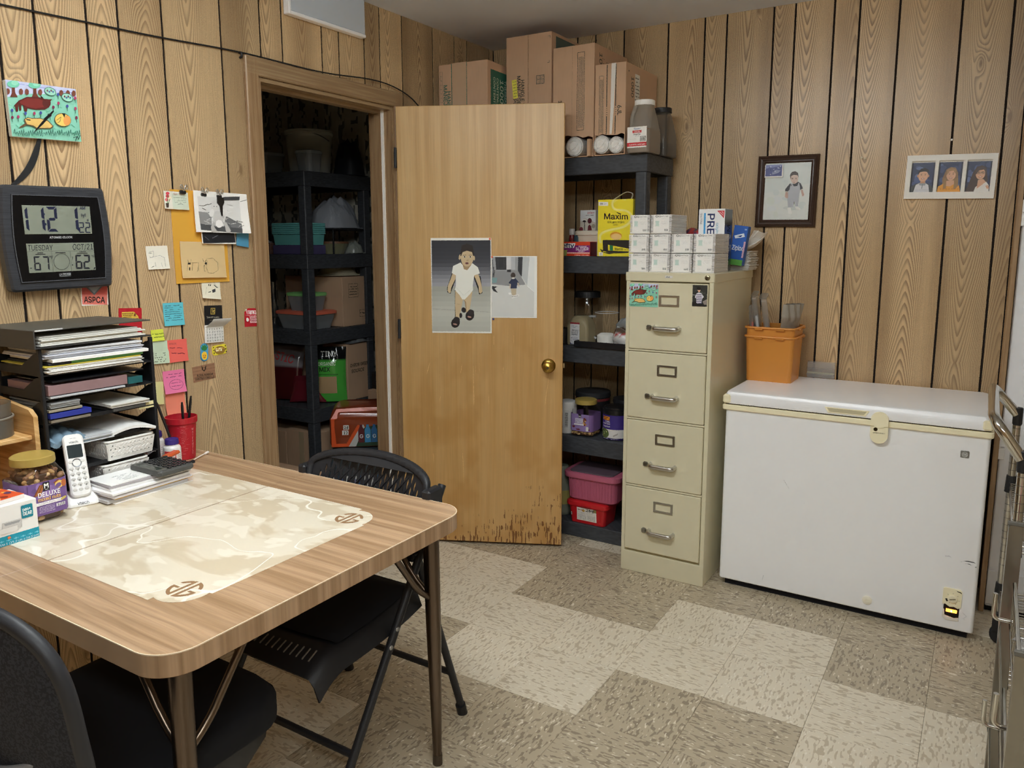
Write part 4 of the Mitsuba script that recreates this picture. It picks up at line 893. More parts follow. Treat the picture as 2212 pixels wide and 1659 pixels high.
note((1.734, 1.057), .032, .064, -4, '#4f9fd0', 'blue oval sticker of a pineapple', a.fit([(1705, 1425), (1772, 1425), (1780, 1585), (1712, 1588)], .032, .064), 'sticker', 'sticker', shape=sh)
a = Art(True); a.ell(1870, 1482, 48, 32, '#8a6a2c'); 
for i in range(9): a.ell(1840 + 14 * (i % 5), 1470 + 16 * (i // 5), 8, 8, ('#e9d9a0', '#c7a24c', '#f3e7b8')[i % 3])
for i in range(6): a.ell(1815 + 108 * (i % 2), 1455 + 24 * (i // 2), 5, 5, '#35301c')
note((1.798, 1.059), .063, .036, 3, '#e8d83f', 'yellow oblong sticker beside the pineapple sticker', a.fit([(1800, 1440), (1932, 1436), (1937, 1520), (1805, 1528)], .063, .036), 'sticker', 'sticker', shape=affinity.translate(rrect(.063, .036, .010), .0315, .018))
a = Art(True); a.rect(1735, 1095, 1900, 1290, '#17171a'); a.rect(1790, 1118, 1828, 1170, '#b59a4c'); a.rect(1796, 1124, 1822, 1164, '#17171a'); a.text('k', 1802, 1158, 30, '#c7ab58', True); a.text('Town&Country', 1755, 1200, 15, '#b7b2a2', w=112); a.scribble(1775, 1210, 1850, 1225, '#8d8878', 1, 3, 2)
note((1.781, 1.180), .075, .083, -2.3, '#17171a', 'black card with a gold letter above the mini calendar', a.fit([(1735, 1100), (1885, 1097), (1900, 1285), (1745, 1290)], .075, .083), 'card', 'card', curl=.002)
t = thing('calendar', 'tiny white tear-off calendar with its page flipped up below the black card', 'calendar')
pl = cq((1.777, 1.120), .078, .064, -2); part(t, 'pad', pl.put(bx(0, .078, 0, .064, .001, .008, .001)), 'satin', '#eeeeea')
a = Art()
for i in range(5):
    for j in range(7): a.text(str(i * 7 + j + 1), .0045 + j * .0104, .047 - i * .0105, .0058, '#26282b', True, w=.0042 if i * 7 + j < 9 else .0066)
print_on(t, 'dates', a, pl.at(0, 0, .008), pl.u, pl.v)
fl = sheet(lambda s, q: np.stack([s * .078 + .012 * q, .058 + .030 * q, .009 + .030 * np.sin(q * 1.5)], -1), 6, 8, .0008); part(t, 'flipped_page', pl.put(fl), 'satin', '#d4d4d0', True)
a = Art(True); a.text('Thanks', 2098, 1180, 36, '#ffffff', True, w=92, shear=-.25); a.ell(2106, 1222, 12, 16, '#f4e9e8'); a.scribble(2128, 1195, 2200, 1250, '#f0dcdc', 5, 5, 7, 1.0); a.line([(2095, 1190), (2200, 1190)], 2, '#ffffff')
note((1.950, 1.165), .066, .070, -2, '#b3202c', 'red sticker printed Thanks next to the door casing', a.fit([(2083, 1135), (2207, 1135), (2210, 1272), (2083, 1280)], .066, .070), 'sticker', 'sticker', shape=unary_union([sbox(0, 0, .066, .058), Polygon([(.006, .058), (.058, .058), (.050, .069), (.016, .070)])]))
a = Art(True); a.rect(1320, 340, 1485, 458, '#9a7358')
for i in range(5): a.line([(1322, 368 + 20 * i), (1484, 352 + 20 * i)], 3, '#7d5a44')
a.poly([(1386, 352), (1394, 366), (1410, 366), (1420, 350), (1416, 378), (1402, 392), (1388, 378)], '#2a1c15'); a.ell(1402, 374, 7, 7, '#9a7358'); a.text('ALPHA WINDOW', 1352, 420, 15, '#2a1c15', True, w=112); a.text('CONTRACTORS LLC', 1340, 440, 15, '#2a1c15', True, w=130)
note((1.728, .984), .093, .056, 3, '#9a7358', 'brown wood-look sticker printed ALPHA WINDOW near the red cup', a.fit([(1323, 358), (1478, 342), (1483, 440), (1330, 455)], .093, .056), 'sticker', 'sticker', curl=.0)

# the black cable along the top of the casing, its hook, and the box high on the wall
c1 = spline([(XL + .006, .95, 2.086), (XL + .006, 1.154, 2.091), (XL + .006, 1.39, 2.099), (XL + .006, 1.645, 2.108), (XL + .008, 1.967, 2.124), (XL + .022, 2.40, 2.125), (XL + .022, 2.855, 2.124), (XL + .03, 2.93, 2.09), (XL + .05, 2.97, 2.02)], 60)
single('cable', tube(c1, .0028, 8), 'satin', '#16171a', 'thin black cable running along the panelling and over the door casing', 'cable', smooth=60)
single('hook', tube(bend([(XL, 1.957, 2.123), (XL + .014, 1.957, 2.123), (XL + .014, 1.957, 2.108), (XL + .004, 1.957, 2.106)], .006), .004, 8), 'satin', '#1b1c1e', 'small dark hook holding the cable at the corner of the casing', 'hook', smooth=60)
t = thing('wall_panel', 'pale grey panel with a white edge high on the wall above the store room doorway', 'panel')
part(t, 'board', bx(XL + .002, XL + .030, 2.185, 2.60, 2.318, ZC - .002, .003), 'satin', '#c3ccd6')
part(t, 'edge', cat(bx(XL + .002, XL + .034, 2.172, 2.185, 2.305, ZC - .002, .003), bx(XL + .002, XL + .034, 2.172, 2.60, 2.305, 2.318, .003)), 'satin', '#f2f4f6')
# ------------------------------------------------------------------ things on the table
t = thing('letter_tray_stack', 'stack of six black plastic letter trays on the table against the panelled wall', 'letter tray')
X0, X1, Y0, Y1 = -2.362, -2.122, 1.050, 1.376
FL = [.752, .822, .892, .963, 1.030, 1.095]
BLK = '#17181b'
for z in FL:
    m = cat(bx(X0, X1, Y0 + .004, Y1 - .004, z - .004, z), bx(X1 - .004, X1, Y0 + .06, Y1 - .06, z - .004, z + .006), bx(X0, X0 + .003, Y0, Y1, z, z + .04))
    k = part(t, 'tray', m, 'satin', BLK)
    for y in (Y0, Y1 - .004):
        q = ext(sbox(0, 0, X1 - X0, .022).union(Polygon([(X1 - X0 - .10, .022), (X1 - X0 - .012, .022), (X1 - X0 - .012, .060), (X1 - X0 - .02, .062), (X1 - X0 - .03, .060)])).union(sbox(0, .0, .02, .06)), .004)
        qq = on(q, (X0, y + .004, z - .004), (1, 0, 0), UP)
        sub(k, 'side', qq, 'satin', BLK)
for x in (X1 - .008, X0 + .004):
    for y in (Y0 - .001, Y1 - .007):
        part(t, 'post', bx(x - .006, x + .008, y, y + .009, .74, 1.166, .002), 'satin', BLK)

def stackpaper(name, label, cat_, x0, x1, y0, y1, z0, z1, col, mat='satin', rz=0, n=1, group=None, seed=0, tilt=0.0):
    """a sheaf: n thin layers, each a little askew; joined when it is one thing"""
    r = random.Random(seed); ms, vc = [], []
    for i in range(n):
        a, b = z0 + (z1 - z0) * i / n, z0 + (z1 - z0) * (i + .86) / n
        dx, dy = (r.uniform(-.006, .006), r.uniform(-.006, .006)) if n > 1 else (0, 0)
        m = bx(x0 + dx, x1 + dx, y0 + dy, y1 + dy, a, b, .0004); c = np.array([(x0 + x1) / 2, (y0 + y1) / 2, 0])
        if n > 1 or rz: m.vertices = (m.vertices - c) @ trimesh.transformations.rotation_matrix(math.radians(rz + (r.uniform(-1.5, 1.5) if n > 1 else 0)), [0, 0, 1])[:3, :3].T + c
        if tilt: m.vertices[:, 2] += (m.vertices[:, 1] - y0) * tilt
        ms.append(m); vc.append(np.tile(lin(col) * (1 - .10 * r.random() * (n > 1)), (len(m.vertices), 1)))
    key = thing(name, label, cat_, group); put(key, cat(*ms), mat, vcol=np.vstack(vc)); return key
P_ = stackpaper
xf = X1
P_('paper_stack', 'sheaf of white papers at the foot of the topmost letter tray', 'paper', -2.34, xf + .012, 1.065, 1.335, 1.0955, 1.115, '#e9e8e4', n=8, seed=1)
P_('folder', 'yellow folder above the white sheaf in the topmost letter tray', 'folder', -2.34, xf + .010, 1.055, 1.33, 1.1155, 1.119, '#c9b94a')
P_('folder', 'green folder in the topmost letter tray', 'folder', -2.33, xf + .006, 1.13, 1.34, 1.1195, 1.127, '#5f9a5c')
P_('folder', 'black folder end beside the green folder', 'folder', -2.33, xf + .007, 1.068, 1.128, 1.1195, 1.126, '#22242c')
P_('envelope', 'long white envelope above the green folder in the topmost letter tray', 'envelope', -2.33, xf + .016, 1.075, 1.352, 1.1275, 1.1375, '#f1f1ee', n=1)
P_('magazine', 'pale magazine with a dark cover line directly under the binder', 'magazine', -2.33, xf + .008, 1.062, 1.345, 1.138, 1.148, '#c9ccd6', n=3, seed=4)
P_('paper_stack', 'thin sheaf of papers on top of the pale magazine', 'paper', -2.33, xf + .004, 1.075, 1.34, 1.149, 1.160, '#dedfe0', n=4, seed=9)
P_('brochure', 'glossy black brochure in the second letter tray from the top', 'brochure', -2.33, xf + .010, 1.072, 1.335, 1.0725, 1.0775, '#15161a', 'gloss', tilt=.0)
P_('binder', 'dusty mauve ring binder lying in the second letter tray from the top', 'binder', -2.33, xf + .006, 1.062, 1.285, 1.038, 1.070, '#8d7173')
P_('folder', 'silver folder under the mauve binder', 'folder', -2.33, xf + .010, 1.064, 1.275, 1.0305, 1.0365, '#b9bcc0')
P_('notepad', 'teal notepad end right of the mauve binder', 'notepad', -2.33, xf + .002, 1.290, 1.335, 1.035, 1.058, '#1f5a5e')
P_('notebook', 'brown notebook at the bottom left of the third letter tray', 'notebook', -2.33, xf + .006, 1.062, 1.170, .9635, .972, '#7d7567')
P_('notebook', 'blue notebook on top of the brown notebook', 'notebook', -2.33, xf + .008, 1.060, 1.172, .975, .991, '#2a3590')
P_('notebook', 'grey-tan pad on top of the blue notebook', 'notebook', -2.33, xf + .004, 1.060, 1.15, .992, 1.000, '#9a927f')
P_('paper_stack', 'grey papers with a curled white corner above the blue notebook', 'paper', -2.33, xf + .002, 1.060, 1.14, 1.002, 1.018, '#8d8f8f', n=3, seed=5)
P_('booklet', 'black booklet on the right of the third letter tray', 'booklet', -2.32, xf + .008, 1.235, 1.335, .9635, .973, '#4a4a48')
P_('booklet', 'white booklets on top of the black booklet', 'booklet', -2.32, xf + .014, 1.225, 1.345, .974, .986, '#dddcd6', n=3, seed=8)
P_('paper_stack', 'white forms lying in the middle of the fourth letter tray', 'paper', -2.33, xf + .010, 1.13, 1.225, .8925, .908, '#c6c8ca', n=5, seed=6)
env = sheet(lambda s, q: np.stack([-2.33 + .225 * s + .02 * (q - .5), 1.225 + .125 * q - .03 * (1 - s) * (1 - q), .897 + .018 * np.sin(np.pi * q) * (1 - .3 * s) + .012 * (1 - s)], -1), 10, 10, .008)
single('envelope', env, 'satin', '#eeeeec', 'bulging white envelope on the right of the fourth letter tray', 'envelope', smooth=50)
bag = sheet(lambda s, q: np.stack([-2.32 + .205 * s, 1.062 + .098 * q, .903 + .024 * np.sin(np.pi * q) ** .7 * np.sin(np.pi * np.clip(s * .9 + .1, 0, 1)) ** .6 + .004 * np.sin(q * 23 + s * 9) + .003 * np.sin(s * 31)], -1), 26, 26, .012)
single('plastic_bag', bag, 'gloss', '#7f98ab', 'crumpled bluish plastic bag on the left of the fourth letter tray', 'plastic bag', smooth=60)
a = Art(); a.scribble(0, 0, .20, .012, '#c9cdd2', 1, .004, 3)

# ring binder on top of the trays
t = thing('binder', 'large black ring binder lying on top of the letter trays', 'binder')
o = np.array([-2.105, 1.036, 1.168]); 
B = lambda *q: X(bx(*q, .001), (o[0], o[1], o[2]), rz=4)
part(t, 'cover', cat(B(-.27, .0, .0, .345, .046, .0495)), 'satin', '#46453f')
part(t, 'cover', B(-.27, .0, .0, .345, .0, .0035), 'satin', '#2b2a29')
part(t, 'spine', B(-.27, .0, -.004, .0, .0, .0495), 'satin', '#3d3c39')
part(t, 'pages', cat(*[B(-.26, -.006 - .004 * (i % 3), .015 + .004 * (i % 2), .33 - .01 * (i % 3), .0045 + .0045 * i, .0083 + .0045 * i) for i in range(6)]), 'satin', '#dad9d2', kind='stuff')
part(t, 'edge_tape', cat(B(-.002, .002, .0, .075, .0465, .0505)), 'semi', '#c5c7c8')
for y in (.06, .17, .28):
    part(t, 'ring', X(tube([(-.13 + .0, y - .035 + .035 * math.cos(q) * .2, .022 + .02 * math.sin(q)) for q in np.linspace(0, 6.28, 18)], .0015, 6), o, rz=4), 'chrome', '#c0c0c0')

def weave_basket(label, x0, x1, y0, y1, z0, z1):
    t = thing('basket', label, 'basket'); fl = .007
    def wall(L):
        H = z1 - z0 - .012; q = sbox(0, 0, L, H); holes = []
        for i in range(int(L / .0125) + 1):
            for j in range(int(H / .0105)):
                cx, cy = .008 + i * .0125 + (.0062 if j % 2 else 0), .012 + j * .0105
                if cx < L - .006 and cy < H - .006: holes.append(affinity.rotate(sbox(cx - .0019, cy - .0019, cx + .0019, cy + .0019), 38))
        return ext(q.difference(unary_union(holes)), .002), L, H
    part(t, 'bottom', bx(x0 + fl, x1 - fl, y0 + fl, y1 - fl, z0, z0 + .003, .001), 'satin', '#e7e5df')
    up = lambda n: np.array([n[0] * fl, n[1] * fl, z1 - z0 - .012])
    for (o_, u, L, n) in (((x1 - fl, y0 + fl, z0), (0, 1, 0), y1 - y0 - 2 * fl, (1, 0)), ((x0 + fl, y0 + fl, z0), (1, 0, 0), x1 - x0 - 2 * fl, (0, -1)), ((x1 - fl, y1 - fl, z0), (-1, 0, 0), x1 - x0 - 2 * fl, (0, 1)), ((x0 + fl, y1 - fl, z0), (0, -1, 0), y1 - y0 - 2 * fl, (-1, 0))):
        m, L, H = wall(L); v = m.vertices.copy(); v[:, 0] = (v[:, 0] - L / 2) * (1 + (v[:, 1] / H) * 2 * fl / L) + L / 2
        w = part(t, 'side', on(trimesh.Trimesh(v, m.faces, process=False), o_, u, up(n)), 'satin', '#e9e7e2')
        st = []
        for i in range(int(L / .0125)):
            for j in range(int(H / .021)):
                cx, cy = .014 + i * .0125 + (.0062 if j % 2 else 0), .0145 + j * .021
                if cx < L - .008 and cy < H - .008:
                    for s in (-1, 1): st.append(X(bx(-.0062, .0062, -.0026, .0026, .0015, .0032, .0006), (cx + (s > 0) * .0031, cy + (s > 0) * .0090 * (cy + .009 < H - .006), 0), rz=38 * s))
        if st: sub(w, 'strand', on(cat(*st), o_, u, up(n)), 'satin', '#efede8'); labels[[k for k in scene if k.startswith(w + '__strand')][-1]] = {'kind': 'stuff'}
    rr = np.array(rrect(x1 - x0, y1 - y0, .014, 5).exterior.coords)[:-1]
    part(t, 'rim', tube(np.c_[rr[:, 0] + (x0 + x1) / 2, rr[:, 1] + (y0 + y1) / 2, np.full(len(rr), z1 - .008)], .0038, 8, closed=True), 'satin', '#efede8', 60)
weave_basket('white woven plastic basket in the second letter tray from the bottom', -2.345, X1 + .012, 1.205, 1.352, .8225, .886)
weave_basket('white woven plastic basket in the bottom letter tray', -2.345, X1 + .002, 1.195, 1.335, .7525, .816)

# cordless telephone in its charging base
t = thing('telephone', 'white cordless telephone standing in its base beside the jar of nuts', 'telephone')
TP = lambda m: X(m, (-2.068, 1.094, .7405), rz=72)     # local: x to its right, -y to its front
W1 = '#eeeeec'
base = loft([ring(.080, .075, .014, 0, 5), ring(.086, .082, .016, .004, 5), ring(.084, .078, .016, .014, 5), ring(.070, .050, .014, .030, 5, 0, .010)])
part(t, 'base', TP(base), 'semi', W1, 40)
a = Art(); a.text('vtech', 0, 0, .008, '#55585c', True, align='c'); m_, c_ = a.mesh()
part(t, 'base_lettering', TP(on(m_, (0, -.0408, .008), (1, 0, 0), (0, .35, 1))), 'satin', vcol=c_)
hs = slab(affinity.scale(rrect(.050, .172, .014, 6), 1, 1), .022, .004)
HP = lambda m: TP(X(X(m, rx=68), (0, .018, .100)))      # local face: x right, y up, z to the front
part(t, 'handset', HP(hs), 'semi', W1, 40)
part(t, 'screen', HP(X(slab(rrect(.036, .036, .002), .001, .0003), (0, .038, .0222))), 'gloss', '#2c3538')
a = Art(); a.text('vtech', 0, .0605, .0062, '#55585c', True, align='c'); a.rect(-.008, .0735, .008, .0745, '#9a9c9e'); m_, c_ = a.mesh(); part(t, 'handset_lettering', HP(X(m_, (0, 0, .022))), 'satin', vcol=c_)
part(t, 'navigation_ring', HP(X(lathe([(.0095, 0), (.0095, .0016), (.0115, .0018), (.0115, 0)], 24), (0, .006, .022))), 'metal', '#6d7074', 40)
for i in range(6):
    for j in range(3):
        if i == 0 and j == 1: continue
        y = .010 - i * .0145 - (.004 if i else 0)
        part(t, 'key', HP(X(slab(affinity.scale(Point(0, 0).buffer(.0055, quad_segs=4), 1.05, .72), .0022, .0008), ((j - 1) * .0142, y, .0218))), 'semi', '#c9c8c4' if i else '#dddcd8')
a = Art()
for i in range(1, 5):
    for j in range(3): a.text('123456789*0#'[(i - 1) * 3 + j], (j - 1) * .0142, .0035 - i * .0145 - .004 - .0025 + .006 - .0035, .0045, '#3a3c40', True, align='c')
m_, c_ = a.mesh(); part(t, 'digits', HP(X(m_, (0, 0, .0241))), 'satin', vcol=c_)

# jars of nuts
def nut_jar(label, c, z, rz, s=1.0, contents='#7d5c43', art=None, lid='#a8914c', fill=.125, band=(.022, .108)):
    t = thing('nut_jar', label, 'jar')
    w, h = .115 * s, .150 * s
    J = lambda m: X(m, (c[0], c[1], z), rz=rz)
    sq = lambda ww, zz, r: ring(ww, ww, r, zz, 6)
    shell = loft([sq(w * .92, .0, .022 * s), sq(w, .006 * s, .024 * s), sq(w, .108 * s, .024 * s), sq(w * .985, .120 * s, .03 * s), sq(w * .86, .138 * s, .043 * s), sq(w * .80, .146 * s, .0455 * s), sq(w * .80, .152 * s, .0455 * s)])
    part(t, 'jar', J(shell), 'clearplastic', None, 40)
    r = random.Random(5); ms, vc = [], []
    for i in range(230):
        m = trimesh.creation.icosphere(subdivisions=1, radius=1)
        m.vertices *= np.array([r.uniform(.009, .013), r.uniform(.0055, .008), r.uniform(.005, .0075)]) * s
        k = w * .5 - .0135 * s
        if i < 170:
            f = r.randrange(4); u = r.uniform(-k, k); p = [(u, -k), (k, u), (u, k), (-k, u)][f]; zz = r.uniform(.010, fill) * s
        else: p = (r.uniform(-k, k), r.uniform(-k, k)); zz = (fill + r.uniform(-.008, .003)) * s
        if zz > .112 * s: p = (p[0] * .82, p[1] * .82)
        m.apply_transform(trimesh.transformations.euler_matrix(r.uniform(-.6, .6), r.uniform(-.6, .6), r.uniform(0, 6.3))); m.apply_translation((p[0], p[1], zz)); ms.append(m)
        col = r.choice([contents, '#a98658', '#8a6647', '#b89566', '#6d4a35', '#c5a578']); vc.append(np.tile(lin(col), (len(m.vertices), 1)))
    core = slab(rrect(w - .030 * s, w - .030 * s, .016 * s), fill * s * .96, .003, .004); ms.append(core); vc.append(np.tile(lin('#4f3a2a'), (len(core.vertices), 1)))
    part(t, 'nuts', J(cat(*ms)), 'satin', vcol=np.vstack(vc), kind='stuff')
    part(t, 'lid', J(X(lathe([(0, .022), (.046, .022), (.0505, .019), (.0515, .004), (.0505, 0), (.046, 0), (0, .002)], 40), (0, 0, .147 * s), s=s)), 'semi', lid, 35)
    lb = slab(rrect(w + .0008, w + .0008, .024 * s, 6), (band[1] - band[0]) * s, .0002, band[0] * s)
    lab = ext(rrect(w + .0010, w + .0010, .0245 * s, 6).difference(rrect(w + .0003, w + .0003, .0242 * s, 6)), (band[1] - band[0]) * s, band[0] * s)
    lk = part(t, 'label_wrap', J(lab), 'satin', '#7c5f96')
    if art:
        a = art(); m, c_ = a.mesh(); q = numbered(lk + '__print'); put(q, J(on(X(m, s=s), (-(w - .034 * s) / 2 - .005 * s, -w / 2 - .0006, band[0] * s), (1, 0, 0), UP)), 'satin', vcol=c_)
    return t
def nut_print(big=True):
    a = Art(); W, H = .090, .086                              # metres on the label's front
    a.rect(0, 0, W, H, '#71548f')
    for i in range(12):
        r = random.Random(i); a.ell(r.uniform(.01, W - .01), r.uniform(.02, H - .01), r.uniform(.006, .014), r.uniform(.005, .012), ('#8365a3', '#644a82', '#9477b0')[i % 3])
    for k in range(4): a.poly([(.012 + k * .004, .054), (.016 + k * .004, .052), (.032 + k * .003, .078), (.028 + k * .003, .080)], ('#7a4526', '#a8683b')[k % 2])
    a.rect(.036, .062, .052, .084, '#131315'); a.poly([(.0385, .068), (.0385, .081), (.041, .081), (.044, .077), (.047, .081), (.0495, .081), (.0495, .068), (.047, .068), (.047, .076), (.044, .0725), (.041, .076), (.041, .068)], '#f4f4f2'); a.rect(.040, .0645, .048, .0658, '#c9c9c9')
    a.ell(.076, .071, .011, .010, '#e6c274'); a.ell(.0735, .0685, .0075, .0055, '#71548f', 30); a.ell(.087, .072, .006, .010, '#b5653b'); a.poly([(.062, .078), (.074, .084), (.076, .081), (.064, .075)], '#8a4a2a')
    a.text('DELUXE', .021, .048, .0115, '#ffffff', True, w=.056); a.text('mixed nuts', .021, .0375, .0088, '#f0c06a', True, w=.056)
    a.rect(.012, .0265, .080, .0345, '#f1eef2'); a.text('LIGHTLY SALTED', .022, .0282, .0052, '#9d93a8', w=.055); a.ell(.083, .032, .008, .0035, '#c8b16a', 25)
    a.scribble(.022, .006, .060, .024, '#e6dcef', 5, .0009, 3, 1.0); a.rect(.064, .014, .086, .022, '#ece6f0')
    for k in range(9): a.rect(.066 + k * .0022, .0145, .0667 + k * .0022 + .0006 * (k % 2), .0215, '#2b2532')
    return a
nut_jar('square clear jar of mixed nuts with a gold lid on the table', (-2.048, .973), .7405, 90, 1.0, art=nut_print)

# box of envelopes and the packet on it
t = thing('envelope_box', 'white box of envelopes with a teal band at the left edge of the table', 'box')
part(t, 'carton', bx(-2.043, -1.916, .63, .910, .7405, .836, .001), 'satin', '#ecebe8')
a = Art(); a.rect(0, 0, .28, .0235, '#1f8ea6')
for i in range(12): a.poly([(.275 - i * .016, .015), (.272 - i * .016, .012), (.275 - i * .016, .009), (.278 - i * .016, .012)], '#6dc0d2'); a.line([(.270 - i * .016, .012), (.280 - i * .016, .012)], .0015, '#6dc0d2')
a.poly([(.208, .020), (.214, .0215), (.216, .016), (.210, .014)], '#e07a45'); a.text('ITEM 1 (15.2 cm x 16.5 cm)', .278, .0025, .0048, '#e6f3f6', w=.095, align='r')
a.poly(affinity.translate(rrect(.026, .032, .003), .2565, .070), '#13788c'); a.text('pen+', .246, .072, .0075, '#ffffff', True, w=.019); a.text('GEAR', .246, .0605, .0085, '#ffffff', True, w=.021)
a.rect(.200, .036, .242, .056, '#c8c6c4'); a.poly([(.203, .054), (.241, .054), (.236, .048), (.206, .048)], '#9fa0a2'); a.rect(.193, .030, .233, .043, '#dad8d5'); a.lines([[(.193, .043), (.233, .043), (.233, .030)], [(.200, .056), (.242, .056), (.242, .036)]], .0006, '#a9a8a6')
print_on(t, 'front_print', a, (-1.9158, .630, .7405), (0, 1, 0), UP)
a = Art(); a.text('ENVELOPES', 0, 0, .010, '#7d7d7f', w=.070); print_on(t, 'top_print', a, (-1.928, .892, .8361), (0, -1, 0), (-1, 0, 0))
t = thing('packet', 'small orange printed packet lying on the envelope box', 'packet')
part(t, 'cover', X(bx(-.05, .05, -.035, .035, 0, .010, .001), (-1.985, .855, .8365), rz=8), 'satin', '#e9e2dd')
a = Art()
a.rect(-.05, -.035, .05, .035, '#d2562f')
for i in range(16):
    r = random.Random(i + 40); a.ell(r.uniform(-.04, .04), r.uniform(-.026, .026), r.uniform(.006, .015), r.uniform(.004, .009), ('#f0a24a', '#8a2c1d', '#f3d3a2', '#5d3a5c', '#e67a3a')[i % 5], r.uniform(0, 180))
m_, c_ = a.mesh(); part(t, 'print', X(m_, (-1.985, .855, .8464), rz=8), 'satin', vcol=c_)

# pine organizer and what stands on it
t = thing('organizer', 'light pine desk organizer with a shelf left of the letter trays', 'organizer')
part(t, 'side_panel', on(ext(Polygon([(0, 0), (.222, 0), (.222, .245), (.20, .262), (.0, .285)]), .012), (-2.36, 1.040, .7405), (1, 0, 0), UP), 'pine')
part(t, 'side_panel', on(ext(Polygon([(0, 0), (.222, 0), (.222, .245), (.20, .262), (.0, .285)]), .012), (-2.36, .592, .7405), (1, 0, 0), UP), 'pine')
part(t, 'shelf', bx(-2.36, -2.150, .59, 1.028, .922, .934, .002), 'pine')
part(t, 'back', bx(-2.364, -2.36, .58, 1.04, .7405, 1.0), 'pine')
t = thing('desk_caddy', 'clear round tiered caddy on the shelf of the pine organizer', 'caddy')
cx, cy = -2.235, .950
for z0, z1, r in ((.935, .985, .066), (.990, 1.025, .064)):
    part(t, 'tier', X(lathe([(0, z0), (r, z0), (r + .002, z1), (r - .001, z1), (r - .003, z0 + .003), (0, z0 + .003)], 36), (cx, cy, 0)), 'smoke', None, 40)
part(t, 'rim', tube([(cx + .068 * math.cos(q), cy + .068 * math.sin(q), .987) for q in np.linspace(0, 2 * math.pi, 40, endpoint=False)], .003, 6, closed=True), 'gloss', '#85827a', 60)
part(t, 'contents', X(cat(*[X(bx(-.02, .02, -.008, .008, 0, .03, .002), (.03 * math.cos(q), .03 * math.sin(q), .94), rz=q * 57) for q in (0, 1.3, 2.6, 4.1, 5.2)]), (cx, cy, 0)), 'satin', '#6a665c', kind='stuff')
single('paper_roll', X(cat(lathe([(.006, 0), (.0135, 0), (.0135, .085), (.006, .085), (.006, 0)], 28)), (-2.185, .920, 1.043), rx=90, rz=5), 'satin', '#ecebe6', 'short white paper roll lying across the clear caddy', 'paper roll', smooth=40)
scene['smoke'] = {'type': 'blendbsdf', 'weight': .38, 'a': {'type': 'thindielectric', 'int_ior': 1.45}, 'b': pr(.3, .5, col=rgb('#77746c'))}
single('mug', X(cat(lathe([(0, 0), (.030, 0), (.036, .006), (.040, .060), (.0405, .10), (.0375, .10), (.036, .06), (.030, .008), (0, .006)], 36)), (-2.105, .868, .7405)), 'gloss', '#ecebe7', 'white mug behind the envelope box at the picture edge', 'mug', smooth=40)

# mail, calculator, cup, bottles, cable
r_ = random.Random(12); z = .7408
for i, (col, lab, h) in enumerate((('#efeeea', 'white flyer at the very bottom of the mail pile', .003), ('#bfbfc2', 'grey-edged envelope second from the bottom of the mail pile', .009), ('#dba83f', 'yellow envelope low in the mail pile', .003), ('#e9e8ec', 'thick white envelope resting on the yellow one in the mail pile', .006), ('#d9d6dc', 'lilac-grey envelope halfway up the mail pile', .005), ('#efeff0', 'white envelope above the lilac-grey one in the mail pile', .006), ('#e3e2e0', 'off-white envelope just under the top two in the mail pile', .005), ('#a8a3a6', 'greyish leaflet second from the top of the mail pile', .006), ('#f0f1ef', 'white envelope with a printed address on top of the mail pile', .003))):
    dx, dy, rz = r_.uniform(-.008, .008), r_.uniform(-.010, .010), r_.uniform(-4, 4)
    L = .245 if i < 7 else .150; yc = 1.252 if i < 7 else 1.205
    t = thing('envelope', lab, 'envelope', 'envelopes in the mail pile')
    M = X(bx(-.058, .058, -L / 2, L / 2, 0, h, .0006), (-2.030 + dx - .012 * (i > 6), yc + dy, z), rz=rz)
    part(t, 'paper', M, 'satin', col)
    if i == 8:
        a = Art(); a.scribble(-.03, -.03, .02, .03, '#7d8a8c', 5, .003, 3); m_, c_ = a.mesh(); part(t, 'address', X(m_, (-2.03 + dx, yc + dy, z + h), rz=rz + 90), 'satin', vcol=c_)
    z += h + .0004
t = thing('calculator', 'dark grey desk calculator with round black keys on the mail pile', 'calculator')
KC = lambda m: X(m, (-2.020, 1.312, .788), rz=0, rx=0)
part(t, 'body', KC(loft([ring(.138, .108, .010, 0, 4), ring(.146, .116, .012, .004, 4), ring(.146, .116, .012, .012, 4), ring(.140, .110, .012, .016, 4)])), 'satin', '#4a4b49', 35)
part(t, 'screen', KC(X(slab(rrect(.100, .020, .002), .001, .0003), (0, -.040, .016))), 'gloss', '#343a36')
part(t, 'screen_frame', KC(X(ext(rrect(.128, .030, .004).difference(rrect(.104, .023, .002)), .002), (0, -.040, .0155))), 'satin', '#5b5c58')
for i in range(6):
    for j in range(5): part(t, 'key', KC(X(slab(affinity.scale(Point(0, 0).buffer(.0072, quad_segs=5), 1.1, .85), .004, .0012), (-.056 + i * .0222, -.014 + j * .0158, .0155))), 'semi', '#1a1b1d', 40)
single('lighter', X(bx(-.012, .012, -.034, .034, 0, .011, .004), (-2.115, 1.407, .7905), rz=25), 'semi', '#c9582e', 'orange object lying behind the calculator', 'lighter')
single('pen', X(tube([(0, -.06, 0), (0, .062, 0)], .0055, 10), (-1.978, 1.33, .7935 + .004), rz=4), 'semi', '#1b1b1e', 'black pen poking out beyond the calculator', 'pen', smooth=50)
